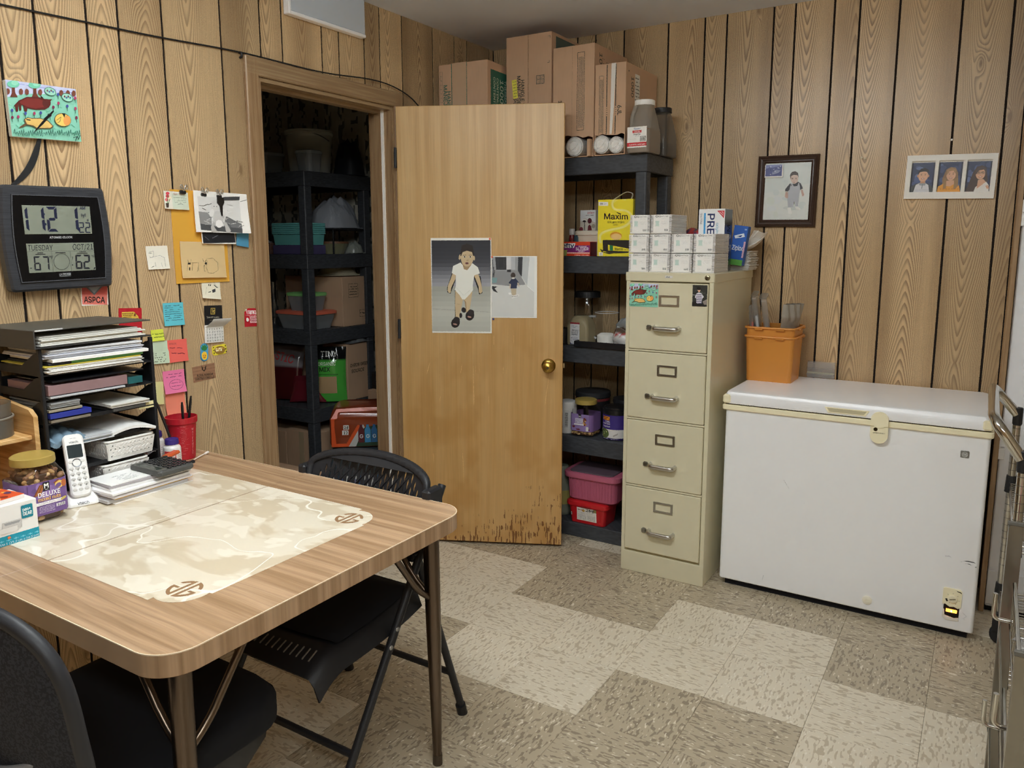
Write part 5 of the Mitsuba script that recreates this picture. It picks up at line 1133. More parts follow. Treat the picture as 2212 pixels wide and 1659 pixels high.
def bottle(label, x, y, s=1.0, col='#eeedea'):
    t = thing('pill_bottle', label, 'bottle')
    B_ = lambda m: X(m, (x, y, .7405), s=s, rz=0)
    part(t, 'body', B_(lathe([(0, 0), (.024, 0), (.0265, .003), (.0265, .058), (.024, .064), (.018, .068), (.018, .072), (0, .072)], 32)), 'semi', col, 40)
    part(t, 'cap', B_(lathe([(0, .088), (.019, .088), (.0205, .086), (.021, .072), (.019, .070), (0, .070)], 32)), 'satin', '#3a2c78', 40)
    a0 = np.linspace(-1.2, 1.0, 15)
    def arc(a_, b_, z0, z1, c, rr):
        q = np.linspace(a_, b_, 12); V = np.vstack([np.c_[rr * np.cos(q), rr * np.sin(q), np.full(12, z0)], np.c_[rr * np.cos(q), rr * np.sin(q), np.full(12, z1)]])
        return trimesh.Trimesh(V, [f for i in range(11) for f in ([i, i + 1, 13 + i], [i, 13 + i, 12 + i])], process=False), np.tile(lin(c), (24, 1))
    L = [arc(-1.9, .9, .008, .054, '#e8e4e2', .0267), arc(-1.6, -.2, .010, .052, '#c23a3c', .0269), arc(-1.5, -.3, .018, .044, '#f1efec', .0270)] + [arc(-1.45, -.4 - .15 * (i % 2), .020 + i * .004, .0215 + i * .004, '#5a5a5c', .0271) for i in range(6)] + [arc(.0, .6, .012 + i * .006, .0135 + i * .006, '#a9a9ab', .0270) for i in range(6)]
    lk = part(t, 'label_wrap', B_(L[0][0]), 'satin', vcol=L[0][1]); q = numbered(lk + '__print'); put(q, B_(cat(*[l[0] for l in L[1:]])), 'satin', vcol=np.vstack([l[1] for l in L[1:]]))
bottle('white pill bottle with a purple cap standing in front of the red cup', -2.175, 1.452)
bottle('second white pill bottle with a purple cap, behind the letter tray post', -2.27, 1.455, 1.12)
t = thing('cup', 'tall red plastic cup holding pens on the table beside the wall', 'cup')
part(t, 'body', X(lathe([(0, 0), (.036, 0), (.038, .003), (.0455, .118), (.050, .122), (.0505, .140), (.048, .141), (.046, .122), (.044, .117), (.0355, .004), (0, .004)], 40), (-2.225, 1.525, .7405)), 'semi', '#ad1f2b', 40)
a = Art()
for i in range(9): a.text('WATERMELON'[i], .052, .098 - i * .010, .0075, '#d77a7e', True, align='c', rot=0)
for i in range(16):
    r = random.Random(i + 3); a.line([(r.uniform(0, .03), .02 + i * .006), (r.uniform(.012, .04), .022 + i * .006), (r.uniform(0, .04), .024 + i * .006)], .0008, '#cf666c')
m_, c_ = a.mesh(); ang = (m_.vertices[:, 0] - .02) / .043 - .55; rr = .0385 + .0075 * m_.vertices[:, 1] / .118 + .0004
m_.vertices = np.c_[rr * np.cos(ang), rr * np.sin(ang), m_.vertices[:, 1]]; 
part(t, 'print', X(m_, (-2.225, 1.525, .7405)), 'satin', vcol=c_)
for (a0, b0, lab, c) in (((.005, -.03, .02), (-.012, -.075, .195), 'dark pen leaning left in the red cup', '#2a2524'), ((.0, .01, .02), (.015, .032, .20), 'thin black pen leaning right in the red cup', '#161618'), ((.01, .0, .02), (.028, -.012, .188), 'short black pen in the middle of the red cup', '#19191b')):
    single('pen', X(tube([a0, np.array(a0) * .1 + np.array(b0) * .9, b0], [.0042, .0042, .0025], 8), (-2.225, 1.525, .745)), 'semi', c, lab, 'pen', smooth=50)
cb = spline([(-2.13, 1.462, .7435), (-2.155, 1.505, .7435), (-2.178, 1.55, .7445), (-2.19, 1.582, .746)], 20)
t = thing('charging_cable', 'white charging cable end lying on the table by the red cup', 'cable')
part(t, 'cord', tube(cb, .0022, 8), 'satin', '#e9e3d8', 60); part(t, 'plug', tube([cb[-1], cb[-1] + (cb[-1] - cb[-2]) / np.linalg.norm(cb[-1] - cb[-2]) * .016], .0042, 8), 'satin', '#f1efe9', 60)
# ------------------------------------------------------------------ photographs pinned on the door
def door_plane(x, z, d=.0006): return Plane(door_o(x, z, d), DU, UP)
S7 = 7.212
a = Art(True); a.rect(60, 90, 1050, 1600, '#f1f1ec')
Q = [(88, 138), (1003, 138), (1022, 1560), (118, 1558)]
for i in range(12):                                              # night sky over pale concrete, from dark to light
    y0, y1 = 138 + i * 60, 138 + (i + 1) * 60; g = [44, 45, 47, 50, 55, 63, 76, 94, 112, 130, 146, 158][i]
    a.rect(88 + i * 1.5, y0, 1006 + i, y1 + 2, '#%02x%02x%02x' % (g, g + 2, min(255, g + 10)))
for i in range(9):
    y0 = 858 + i * 78; g = [166, 172, 178, 184, 190, 194, 190, 186, 182][i]; a.rect(103 + i * 2, y0, 1015 + i * .8, min(y0 + 80, 1559), '#%02x%02x%02x' % (g, g + 2, g - 6))
a.line([(115, 1208), (1018, 1258)], 4, '#8b8d88')
SK = '#cdb894'; SD = '#a88f6c'
for pts in ([(415, 650), (340, 880), (345, 950), (395, 975), (470, 760)], [(745, 700), (820, 900), (840, 985), (890, 960), (860, 700)], [(462, 880), (470, 1340), (520, 1350), (480, 900)]): a.poly(pts, '#14151a')
a.poly([(430, 640), (355, 850), (348, 925), (375, 965), (400, 950), (405, 880), (470, 740), (475, 670)], SK); a.poly([(755, 680), (830, 860), (835, 950), (862, 972), (888, 940), (880, 870), (850, 740), (825, 670)], SK)
a.poly([(470, 930), (735, 940), (715, 1090), (690, 1260), (640, 1262), (620, 1090), (590, 1060), (575, 1150), (540, 1345), (480, 1350), (470, 1150)], SK); a.poly([(600, 1060), (640, 1100), (650, 1250), (640, 1262), (618, 1100)], SD); a.line([(500, 1130), (540, 1140)], 6, SD)
a.poly([(545, 485), (430, 540), (412, 650), (475, 685), (478, 850), (460, 910), (530, 985), (580, 1060), (620, 1062), (690, 985), (745, 915), (740, 840), (760, 685), (848, 655), (815, 560), (730, 495), (640, 590)], '#eef0e8'); a.line([(480, 870), (600, 1000), (735, 880)], 5, '#d3d6cd')
a.poly([(560, 470), (600, 590), (650, 605), (715, 520), (715, 470)], SD)
a.ell(648, 410, 98, 138, SK); a.ell(535, 400, 18, 44, SK, 10); a.ell(752, 410, 16, 42, SK, -10); a.poly([(545, 340), (560, 220), (640, 190), (730, 220), (758, 380), (740, 385), (722, 322), (640, 300), (575, 325), (556, 385), (540, 380)], '#2b211d')
for x in (608, 697): a.ell(x, 396, 21, 13, '#efe9dc'); a.ell(x, 396, 12, 12, '#221d1c')
for x in (605, 697): a.line([(x - 24, 372), (x + 24, 368)], 6, '#5d4b38')
a.poly([(640, 440), (668, 440), (672, 462), (636, 462)], '#b79d78'); a.ell(646, 498, 28, 18, '#8f5f58'); a.ell(646, 497, 18, 8, '#4a2a2a')
for x, y, r in ((480, 1425, 62), (700, 1310, 66)): a.ell(x, y, 66, 78, '#221c1d', 20); a.ell(x + 18, y - 52, 48, 40, '#2a2426', 20); a.ell(x - 6, y + 22, 32, 13, '#b58f83', 12)
a.ell(605, 1225, 34, 42, '#241f20', -20); a.ell(560, 1310, 22, 40, '#241f20')
t = paper(door_plane(.152, 1.028), .281, .437, '#f0f0eb', 'large photograph of a toddler in a white bodysuit and dark sandals pinned to the door', 'photograph', 'photograph', art=a.fit([(72, 100), (1016, 100), (1040, 1585), (118, 1582)], .281, .437))
a = Art(True); a.rect(1020, 385, 1735, 1360, '#eeefec'); a.poly([(1030, 405), (1684, 398), (1680, 1342), (1035, 1345)], '#d6d8d6')
a.poly([(1030, 405), (1435, 402), (1435, 640), (1030, 640)], '#9b9ea2'); a.poly([(1080, 405), (1250, 405), (1255, 605), (1098, 605)], '#2b2c30'); a.lines([[(1120, 430), (1125, 580), (1220, 580), (1215, 430)]], 6, '#44464b'); a.rect(1255, 405, 1325, 600, '#d7d9dc'); a.rect(1325, 405, 1390, 605, '#b4b7bc'); a.poly([(1435, 402), (1505, 402), (1492, 715), (1430, 640)], '#2e3036')
a.poly([(1032, 625), (1430, 615), (1550, 835), (1300, 860), (1032, 830)], '#8f9194'); a.poly([(1505, 400), (1610, 400), (1590, 860), (1492, 715)], '#c0c6c9'); a.poly([(1610, 400), (1684, 398), (1682, 940), (1575, 850)], '#e3e7e6'); a.line([(1575, 855), (1680, 945)], 8, '#f4f6f4'); a.poly([(1265, 605), (1325, 600), (1325, 640), (1265, 640)], '#232428')
a.poly([(1034, 730), (1115, 730), (1105, 808), (1036, 812)], '#7ea1a4'); a.lines([[(1040, 450), (1060, 700)], [(1060, 560), (1045, 720)], [(1075, 610), (1060, 720)]], 9, '#34363a'); a.poly([(1036, 860), (1120, 870), (1075, 895), (1125, 965), (1060, 940), (1036, 900)], '#2a2c30')
a.poly([(1328, 900), (1410, 900), (1408, 985), (1385, 1010), (1365, 1010), (1335, 985)], '#c2b59c'); a.poly([(1345, 735), (1395, 735), (1448, 800), (1420, 825), (1415, 895), (1322, 897), (1320, 830), (1290, 810)], '#2b3450'); a.line([(1318, 830), (1312, 890)], 16, '#cbb9a3'); a.line([(1432, 810), (1448, 860)], 14, '#cbb9a3'); a.ell(1358, 690, 36, 42, '#3b302b'); a.ell(1362, 735, 24, 14, '#e2dfd8')
a.poly([(1285, 965), (1330, 960), (1340, 990), (1300, 995)], '#f3f3f0'); a.poly([(1330, 1010), (1450, 990), (1450, 1015), (1345, 1050)], '#f3f3f0'); a.line([(1340, 1025), (1440, 1008)], 6, '#2c2d30')
pp = door_plane(.4335, 1.101, .0010)
t2 = paper(pp, .209, .282, '#eeefec', 'smaller photograph of a child walking down a hallway pinned beside the toddler print', 'photograph', 'photograph', art=a.fit([(1022, 390), (1725, 388), (1727, 1355), (1034, 1355)], .209, .282))
for q, (x, z, c) in zip((t, t2, t2), ((.427, 1.460, '#e0603a'), (.4365, 1.379, '#e0603a'), (.441, 1.095, '#2f3f8c'))):
    part(q, 'pin', door_plane(x, z, .0016).put(lathe([(0, .006), (.004, .0055), (.0045, .003), (.003, 0), (0, 0)], 14)), 'semi', c, 40)

# ------------------------------------------------------------------ cartons on the top shelf
def txt_v(a, s, x, y, h, col, bold=True, w=None): a.text(s, x, y, h, col, bold, w, rot=-90); return a
TOPZ = 1.832
t = thing('carton', 'lower cardboard carton with a green printed side at the left end of the top shelf', 'carton')
b1 = lambda m: X(m, (-2.20, 3.28, TOPZ), rz=3)
part(t, 'body', b1(bx(-.140, .132, -.175, .20, 0, .452, .002)), 'cardboard')
part(t, 'tape', b1(cat(bx(-.062, .018, -.1765, -.174, .0, .4535))), 'satin', '#bfa183')
part(t, 'seam', b1(cat(bx(-.067, -.064, -.1762, -.174, 0, .452), bx(.017, .020, -.1762, -.174, 0, .452))), 'satin', '#3f6a5c', kind='stuff')
a = Art(); txt_v(a, 'HANDLE WITH', -.092, .33, .020, '#4b6c5d'); txt_v(a, 'MANEJESE CON', -.112, .36, .020, '#4b6c5d'); a.lines([[(-.132, .42), (-.118, .42), (-.118, .28), (-.132, .28), (-.132, .42)]], .0012, '#7f7a6c'); a.scribble(-.130, .29, -.120, .41, '#8b8472', 6, .0016, 4)
m_, c_ = a.mesh(); part(t, 'print', b1(on(m_, (0, -.1756, 0), (1, 0, 0), UP)), 'satin', vcol=c_)
a = Art(); a.rect(.03, .10, .27, .415, '#2f6654')
for x, s, h in ((.055, 'CONTENTS', .018), (.085, 'CONTENU', .018), (.118, '1000', .032), (.160, 'THERMAL', .018), (.190, '1 1/8 IN', .018), (.22, 'PAPEL TERMICO', .016)): txt_v(a, s, x, .385, h, '#b9c4b4')
m_, c_ = a.mesh(); part(t, 'side_print', b1(on(m_, (.1326, -.175, 0), (0, 1, 0), UP)), 'satin', vcol=c_)
t = thing('carton', 'tallest cardboard carton with a yellow label, reaching close to the ceiling', 'carton')
part(t, 'body', bx(-2.047, -1.800, 3.258, 3.62, TOPZ, 2.405, .002), 'cardboard')
part(t, 'seam', bx(-1.926, -1.924, 3.2568, 3.259, TOPZ, 2.405), 'matte', '#8f745c')
part(t, 'side_tape', bx(-1.8015, -1.7992, 3.30, 3.62, 2.25, 2.39), 'satin', '#4b5d57')
a = Art(); txt_v(a, 'HANDLE WITH CARE', .083, .375, .018, '#45403a'); txt_v(a, 'MANIPULER', .040, .36, .018, '#45403a'); txt_v(a, 'MANEJESE CON', .062, .395, .018, '#45403a')
a.rect(.166, .345, .210, .385, '#5d574e'); a.rect(.169, .348, .207, .382, '#b89a80'); a.lines([[(.188, .348), (.188, .382)], [(.169, .366), (.207, .366)]], .002, '#5d574e'); a.scribble(.170, .349, .206, .381, '#6d665c', 5, .0016, 6); a.lines([[(.230, .553), (.240, .553), (.240, .543)], [(.226, .436), (.236, .436), (.236, .446)]], .0018, '#5d574e')
print_on(t, 'print', a, (-2.047, 3.2577, TOPZ), (1, 0, 0), UP)
part(t, 'label', on(X(bx(-.013, .013, -.043, .043, 0, .0006), rz=6), (-1.998, 3.2572, TOPZ + .335), (1, 0, 0), UP), 'satin', '#e6dd5a')
a = Art(); a.scribble(-.010, -.04, .010, .04, '#8d8a4a', 6, .0022, 5); part(t, 'label_print', on(X(a.mesh()[0], rz=6), (-1.998, 3.2566, TOPZ + .335), (1, 0, 0), UP), 'satin', vcol=a.mesh()[1])
def open_carton(label, x0, x1, y0, y1, z1, cut, prints, side=None):
    t = thing('carton', label, 'carton'); th_ = .004
    part(t, 'body', cat(bx(x0, x0 + th_, y0, y1, TOPZ, z1), bx(x1 - th_, x1, y0, y1, TOPZ, z1), bx(x0, x1, y1 - th_, y1, TOPZ, z1), bx(x0, x1, y0, y1, z1 - th_, z1), bx(x0, x1, y0, y1, TOPZ, TOPZ + th_)), 'cardboard')
    w = x1 - x0; r = random.Random(int(z1 * 1000)); q = [(0, z1)] + [(0, cut[0])] + [(w * k / 8, cut[0] + (cut[1] - cut[0]) * k / 8 + r.uniform(-.006, .006)) for k in range(1, 8)] + [(w, cut[1]), (w, z1)]
    part(t, 'front', on(ext(Polygon(q), th_), (x0, y0 + th_, 0), (1, 0, 0), UP), 'cardboard')
    a = Art(); prints(a); print_on(t, 'print', a, (x0, y0, TOPZ), (1, 0, 0), UP)
    if side: a = Art(); side(a); print_on(t, 'side_print', a, (x1, y0, TOPZ), (0, 1, 0), UP)
    return t
def pr3(a):
    a.lines([[(.125, .46), (.160, .46), (.160, .12), (.125, .12), (.125, .46)]], .0022, '#4d453d')
    for k in range(4): a.rect(.131 + k * .007, .13, .1335 + k * .007, .44, '#6a6054')
    a.text('1', .028, .262, .018, '#4d453d', True, rot=-90); a.rect(.098, .09, .0995, .49, '#a98b71')
def sd3(a): txt_v(a, '1000', .05, .465, .030, '#5d5348'); a.lines([[(.12, .43), (.15, .43), (.15, .36), (.12, .36), (.12, .43)]], .002, '#6a6054'); a.scribble(.08, .37, .11, .45, '#6a6054', 4, .002, 3)
open_carton('carton with a long printed panel, holding a sleeve of cups, second tallest on the shelf', -1.790, -1.580, 3.258, 3.62, 2.325, (1.935, 1.915), pr3, sd3)
def pr4(a):
    a.lines([[(.020, .345), (.040, .345), (.040, .09), (.020, .09), (.020, .345)]], .0018, '#5d5348')
    for k in range(3): a.rect(.024 + k * .0055, .10, .0262 + k * .0055, .33, '#6a6054')
    for x in (.055, .098): a.rect(x, .09, x + .004, .17, '#3f3a34'); a.rect(x, .21, x + .004, .39, '#3f3a34'); a.scribble(x, .172, x + .006, .208, '#4d453d', 4, .002, 3)
    a.text('6JL', .110, .215, .019, '#3f3a34', True, rot=-90)
def sd4(a): txt_v(a, '1000', .06, .345, .026, '#4d453d'); a.rect(.10, .23, .155, .36, '#dfddd4'); a.scribble(.105, .24, .15, .35, '#55534d', 7, .004, 3); a.ell(.03, .36, .004, .004, '#4d453d'); a.line([(.06, .18), (.075, .16), (.06, .14)], .004, '#4d453d')
t = open_carton('smaller cardboard carton sealed with shiny clear tape, holding two sleeves of cups', -1.573, -1.425, 3.256, 3.62, 2.226, (1.925, 1.918), pr4, sd4)
part(t, 'tape', on(ext(Polygon([(.078, .394), (.100, .394), (.092, .2), (.084, .09), (.074, .09), (.076, .2)]), .0008), (-1.573, 3.2556, TOPZ), (1, 0, 0), UP), 'gloss', '#e3e0da')
for i, (x, z, r, lab) in enumerate(((-1.668, 1.878, .0435, 'plastic-wrapped sleeve of white cups at the left, poking from the taller torn carton'), (-1.534, 1.879, .040, 'sleeve of white foam cups in the middle, left of two in one carton'), (-1.465, 1.874, .0365, 'sleeve of white foam cups beside the spice jug'))):
    t = thing('cup_sleeve', lab, 'cups')
    part(t, 'cups', X(lathe([(0, .0), (r * .93, .0), (r, .004), (r, .010), (r * .95, .012), (r * .95, .30), (0, .30)], 36), (x, 3.240 + .004 * i, z), rx=-90), 'satin', '#efeeea', 30)
    part(t, 'wrap', X(cat(lathe([(r * .5, -.004), (r * 1.02, .001), (r * 1.03, .012), (r * 1.0, .28)], 28), tube(spline([(-r * .7, r * .5, -.002), (0, .01, -.004), (r * .6, -r * .6, -.002)], 12), .0012, 5)), (x, 3.240 + .004 * i, z), rx=-90), 'film', None, 50)
for x, z in ((-1.574, 1.845),):
    single('cardboard_flap', cat(bx(-1.600, -1.585, 3.232, 3.256, TOPZ, TOPZ + .075, .001)), 'cardboard', None, 'torn cardboard flap standing between the cup sleeves', 'cardboard')
def jug(label, x, y, rz, s, lidc, fillh, fillc, body='#aaa59b', label_art=True):
    t = thing('spice_jug', label, 'jug'); J = lambda m: X(m, (x, y, TOPZ), rz=rz, s=s)
    sec = [(.100, .150, .018, 0), (.106, .158, .022, .008), (.106, .158, .024, .085), (.104, .152, .03, .105), (.094, .130, .036, .150), (.086, .100, .040, .185), (.080, .084, .039, .200), (.080, .080, .039, .212)]
    part(t, 'jug', J(loft([ring(w, d, r, z, 6) for w, d, r, z in sec])), 'jugplastic', body, 40)
    part(t, 'spice', J(loft([ring(w - .004, d - .004, r, z, 6) for w, d, r, z in ((.100, .150, .018, .002), (.106, .158, .022, .010), (.106, .158, .024, fillh))])), 'matte', fillc, 40)
    part(t, 'lid', J(X(lathe([(0, .022), (.042, .022), (.0445, .019), (.045, 0), (0, 0)], 40), (0, 0, .206))), 'satin', lidc, 35)
    part(t, 'handle', J(tube(bend([(-.034, -.060, .112), (-.030, -.068, .150), (-.022, -.048, .198)], .02), .0095, 10)), 'jugplastic', body, 60)
    if label_art:
        a = Art(); a.rect(0, 0, .090, .088, '#eeece8'); a.text('Sysco', .045, .076, .0075, '#3a58a0', True, align='c'); a.rect(.024, .062, .066, .0725, '#c02a32'); a.text('Classic', .045, .0645, .0062, '#f0dede', True, align='c'); a.text('Paprika', .045, .053, .0065, '#2a2527', True, align='c'); a.scribble(.036, .046, .054, .050, '#6a6668', 1, .001, 2); a.rect(.060, .026, .086, .046, '#2b2b2d'); a.rect(.062, .028, .084, .044, '#f2f0ec')
        for k in range(9): a.rect(.064 + k * .0022, .030, .0652 + k * .0022 + .0005 * (k % 2), .042, '#2b2b2d')
        a.rect(0, .006, .090, .022, '#c02a32'); a.text('imported by syscompany', .085, .0105, .0062, '#f3e4e2', True, w=.076, align='r'); a.scribble(.002, .034, .045, .040, '#b8b4b0', 2, .0008, 4)
        m_, c_ = a.mesh(); part(t, 'label', J(on(m_, (-.046, -.0796, .020), (1, 0, 0), UP)), 'satin', vcol=c_)
scene['jugplastic'] = {'type': 'blendbsdf', 'weight': .42, 'a': {'type': 'thindielectric', 'int_ior': 1.35}, 'b': pr(.35, .5)}
jug('tall clear spice jug with a white lid at the front right of the top shelf', -1.352, 3.300, 0, 1.0, '#eeeeea', .100, '#86674f')
jug('taller clear spice jug with a black lid behind the white-lidded one', -1.345, 3.495, 0, .97, '#26282b', .06, '#4a433c', '#6b6862', False)

# ------------------------------------------------------------------ second shelf
Z2 = 1.380
t = thing('coffee_box', 'tall yellow Maxim coffee stick box with a white carrying strap on the second shelf'.replace('Maxim ', ''), 'box')
part(t, 'carton', bx(-1.561, -1.388, 3.278, 3.375, Z2, 1.637, .0015), 'satin', '#ecdc2e')
a = Art(True); a.rect(850, 255, 1575, 1425, '#f2e135')
sp = spline([(1400, 275), (1140, 390), (1160, 480), (1420, 540), (1500, 640), (1400, 830), (1100, 930), (900, 1040), (910, 1170)], 60)
for w_, c in ((60, '#f4e75f'), (34, '#f7ee8c')): a.line(sp, w_, c)
a.rect(866, 340, 1058, 428, '#f1f0e8'); a.text('100', 890, 402, 40, '#3d3a32', True, w=58); a.text('sticks', 960, 395, 22, '#8aa3d8', w=75)
a.text('Maxim', 962, 716, 118, '#2b1a12', True, w=470); a.line([(1225, 572), (1285, 596), (1255, 590)], 15, '#2b1a12')
def hangul(a, strokes, x, y, s, w, col):
    """glyphs given as strokes on a unit square, y downwards"""
    for g, st in enumerate(strokes): a.lines([[(x + (g * 1.12 + px) * s, y + py * s) for px, py in l] for l in st], w, col)
O_ = lambda cx, cy, r: [(cx + r * math.cos(q), cy + r * math.sin(q)) for q in np.linspace(0, 2 * math.pi, 11)]
MO = [[(.2, .1), (.8, .1), (.8, .5), (.2, .5), (.2, .1)], [(.5, .5), (.5, .85)], [(.05, .85), (.95, .85)]]
KA = [[(.08, .15), (.5, .15), (.1, .85)], [(.1, .48), (.45, .48)], [(.75, .0), (.75, 1)], [(.75, .45), (.97, .45)]]
GOL = [[(.15, .05), (.85, .05), (.85, .25)], [(.5, .25), (.5, .42)], [(.05, .42), (.95, .42)], [(.15, .56), (.85, .56), (.85, .76), (.15, .76), (.15, .98), (.85, .98)]]
DEU = [[(.85, .1), (.15, .1), (.15, .55), (.85, .55)], [(.05, .85), (.95, .85)]]
MA = [[(.05, .15), (.5, .15), (.5, .8), (.05, .8), (.05, .15)], [(.75, 0), (.75, 1)], [(.75, .45), (.97, .45)]]
IL = [O_(.3, .22, .2), [(.78, 0), (.78, .45)], [(.15, .56), (.85, .56), (.85, .76), (.15, .76), (.15, .98), (.85, .98)]]
hangul(a, [MO, KA, GOL, DEU], 1032, 760, 42, 6, '#5a4413'); hangul(a, [MA, IL, DEU], 1228, 755, 42, 6, '#5a4413'); hangul(a, [KA, MO, MA, DEU], 1142, 822, 22, 3.5, '#7d6a20')
a.ell(1188, 1045, 108, 74, '#d9982f'); a.ell(1192, 1062, 98, 62, '#efc06d'); a.ell(1195, 1072, 92, 54, '#f3cb85')
a.poly([(945, 1135), (965, 1128), (1420, 1128), (1440, 1145), (1436, 1330), (1380, 1360), (1160, 1370), (950, 1330)], '#2a2622'); a.poly([(890, 1290), (960, 1320), (945, 1350), (1230, 1345), (1060, 1385), (930, 1350)], '#3a351f')
a.poly([(1040, 1215), (1436, 1290), (1430, 1335), (1040, 1320)], '#eedd38'); a.poly([(1070, 1222), (1128, 1232), (1124, 1322), (1070, 1318)], '#1f7a48'); a.text('Maxim', 1155, 1312, 44, '#2b2212', True, w=150); a.scribble(1325, 1290, 1425, 1318, '#5a4f1c', 1, 8, 3); a.rect(875, 1352, 948, 1412, '#f1efe6'); a.ell(910, 1380, 16, 16, '#c9c5b8')
m_, c_ = a.fit([(860, 298), (1566, 260), (1450, 1420), (850, 1420)], .172, .256).mesh(); part(t, 'print', on(m_, (-1.5605, 3.2778, Z2 + .0005), (1, 0, 0), UP), 'satin', vcol=c_)
rib = np.array(bend([(-1.505, 3.325, 1.637), (-1.440, 3.32, 1.672), (-1.405, 3.32, 1.664), (-1.415, 3.32, 1.637)], .02)); k_ = len(rib)
part(t, 'strap', trimesh.Trimesh(np.vstack([rib + [0, -.007, 0], rib + [0, .007, 0], rib + [0, -.007, .0015], rib + [0, .007, .0015]]), [f for i in range(k_ - 1) for f in ([i, i + 1, k_ + i], [i + 1, k_ + i + 1, k_ + i], [2 * k_ + i, 3 * k_ + i, 2 * k_ + i + 1], [2 * k_ + i + 1, 3 * k_ + i, 3 * k_ + i + 1], [i, 2 * k_ + i, i + 1], [i + 1, 2 * k_ + i, 2 * k_ + i + 1], [k_ + i, k_ + i + 1, 3 * k_ + i], [k_ + i + 1, 3 * k_ + i + 1, 3 * k_ + i])], process=False), 'satin', '#e6e4de')
t = thing('food_bag_box', 'red and purple box of slider storage bags at the front of the second shelf', 'box')
part(t, 'carton', bx(-1.80, -1.596, 3.270, 3.345, Z2, 1.447, .001), 'satin', '#c4361f')
a = Art(True); a.rect(-400, 1115, 695, 1425, '#d9462a'); a.poly([(170, 1200), (692, 1200), (692, 1342), (170, 1342)], '#7d2a70'); a.rect(-400, 1350, 692, 1366, '#efe9e6'); a.poly([(-100, 1165), (405, 1150), (375, 1250), (-140, 1255)], '#f0efee'); a.text('Hefty', 30, 1240, 80, '#1a2350', True, w=345, shear=0); a.text('STORAGE', 465, 1238, 26, '#f3e4ee', True, w=160); a.text('SLIDER', 405, 1300, 56, '#f6eef4', True, w=262); a.text('QUART', 455, 1336, 27, '#f3e4ee', True, w=140); a.text('34 BAGS  7 IN x 8 IN', 380, 1416, 22, '#f4dccf', True, w=290); a.poly([(170, 1300), (240, 1290), (225, 1420), (170, 1420)], '#9aa35c')
v_, c_ = a.mesh(); v_.vertices[:, 0] = (v_.vertices[:, 0] - 180) / 510 * .134 - 1.730; yy = (1423 - v_.vertices[:, 1]) / 300 * .067; v_.vertices = np.c_[np.clip(v_.vertices[:, 0], -1.799, -1.5965), 3.2698 - v_.vertices[:, 2], Z2 + np.clip(yy, .0005, .0665)]; part(t, 'print', v_, 'satin', vcol=c_)
part(t, 'end', bx(-1.5962, -1.5955, 3.272, 3.343, Z2 + .002, 1.445), 'satin', '#5d1a2b')
t = thing('tub', 'cream plastic tub with a wide lid behind the slider bag box', 'tub')
part(t, 'body', loft([ring(.145, .15, .02, Z2, 5, -1.635, 3.425), ring(.155, .16, .022, 1.478, 5, -1.635, 3.425)]), 'satin', '#cfc8b4', 40); part(t, 'lid', loft([ring(.168, .17, .025, 1.478, 5, -1.635, 3.425), ring(.170, .172, .025, 1.482, 5, -1.635, 3.425), ring(.170, .172, .025, 1.496, 5, -1.635, 3.425), ring(.155, .155, .02, 1.500, 5, -1.635, 3.425)]), 'satin', '#d9d3c2', 40)
t = thing('appliance_box', 'small white and grey box picturing dark red shapes on top of the cream tub', 'box')
part(t, 'carton', bx(-1.693, -1.612, 3.36, 3.42, 1.5005, 1.596, .001), 'satin', '#c9c9c8')
a = Art(); a.rect(0, 0, .081, .095, '#cdcfd0'); a.poly([(0, .0), (.081, 0), (.081, .035), (.05, .05), (.02, .058), (0, .04)], '#b8b2a8'); a.text('Sunbeam', .074, .078, .010, '#9d2f3c', True, w=.036, align='r'); a.scribble(.03, .068, .075, .074, '#4a4a4c', 1, .0022, 3); a.ell(.021, .048, .013, .006, '#d6d4d0'); a.ell(.022, .043, .009, .005, '#26181a'); a.poly([(.020, .0), (.026, 0), (.026, .040), (.020, .040)], '#6a6864'); a.ell(.050, .045, .011, .013, '#4a1c24'); a.poly([(.04, 0), (.062, 0), (.058, .02), (.050, .028), (.042, .02)], '#5a2028'); a.ell(.070, .02, .010, .010, '#8d887a'); a.ell(.006, .006, .010, .010, '#6a2a33')
print_on(t, 'print', a, (-1.693, 3.3598, 1.5005), (1, 0, 0), UP)
single('ribbed_bottle', X(lathe([(0, 0), (.020, 0), (.021, .004), (.021, .09), (.014, .105), (0, .106)], 24), (-1.706, 3.365, Z2)), 'gloss', '#3f5661', 'blue-grey bottle between the red bottle and the cream tub', 'bottle', smooth=40)
t = thing('sauce_bottle', 'small red bottle with a white cap next to the door edge on the second shelf', 'bottle')
part(t, 'body', X(lathe([(0, 0), (.015, 0), (.016, .003), (.016, .080), (.010, .104), (0, .105)], 24), (-1.750, 3.385, Z2)), 'gloss', '#7a2a2a', 40); part(t, 'cap', X(lathe([(0, .030), (.012, .030), (.014, .028), (.014, 0), (0, 0)], 24), (-1.750, 3.385, Z2 + .100)), 'satin', '#dcdad6', 40)
t = thing('appliance', 'dark appliance with a cable behind the small white box', 'appliance'); part(t, 'body', bx(-1.61, -1.565, 3.44, 3.50, 1.5005, 1.61, .008), 'satin', '#25272b'); part(t, 'cord', tube(spline([(-1.63, 3.43, 1.605), (-1.60, 3.42, 1.600), (-1.575, 3.415, 1.612), (-1.55, 3.42, 1.63)], 16), .003, 6), 'satin', '#3a3c40', 60)

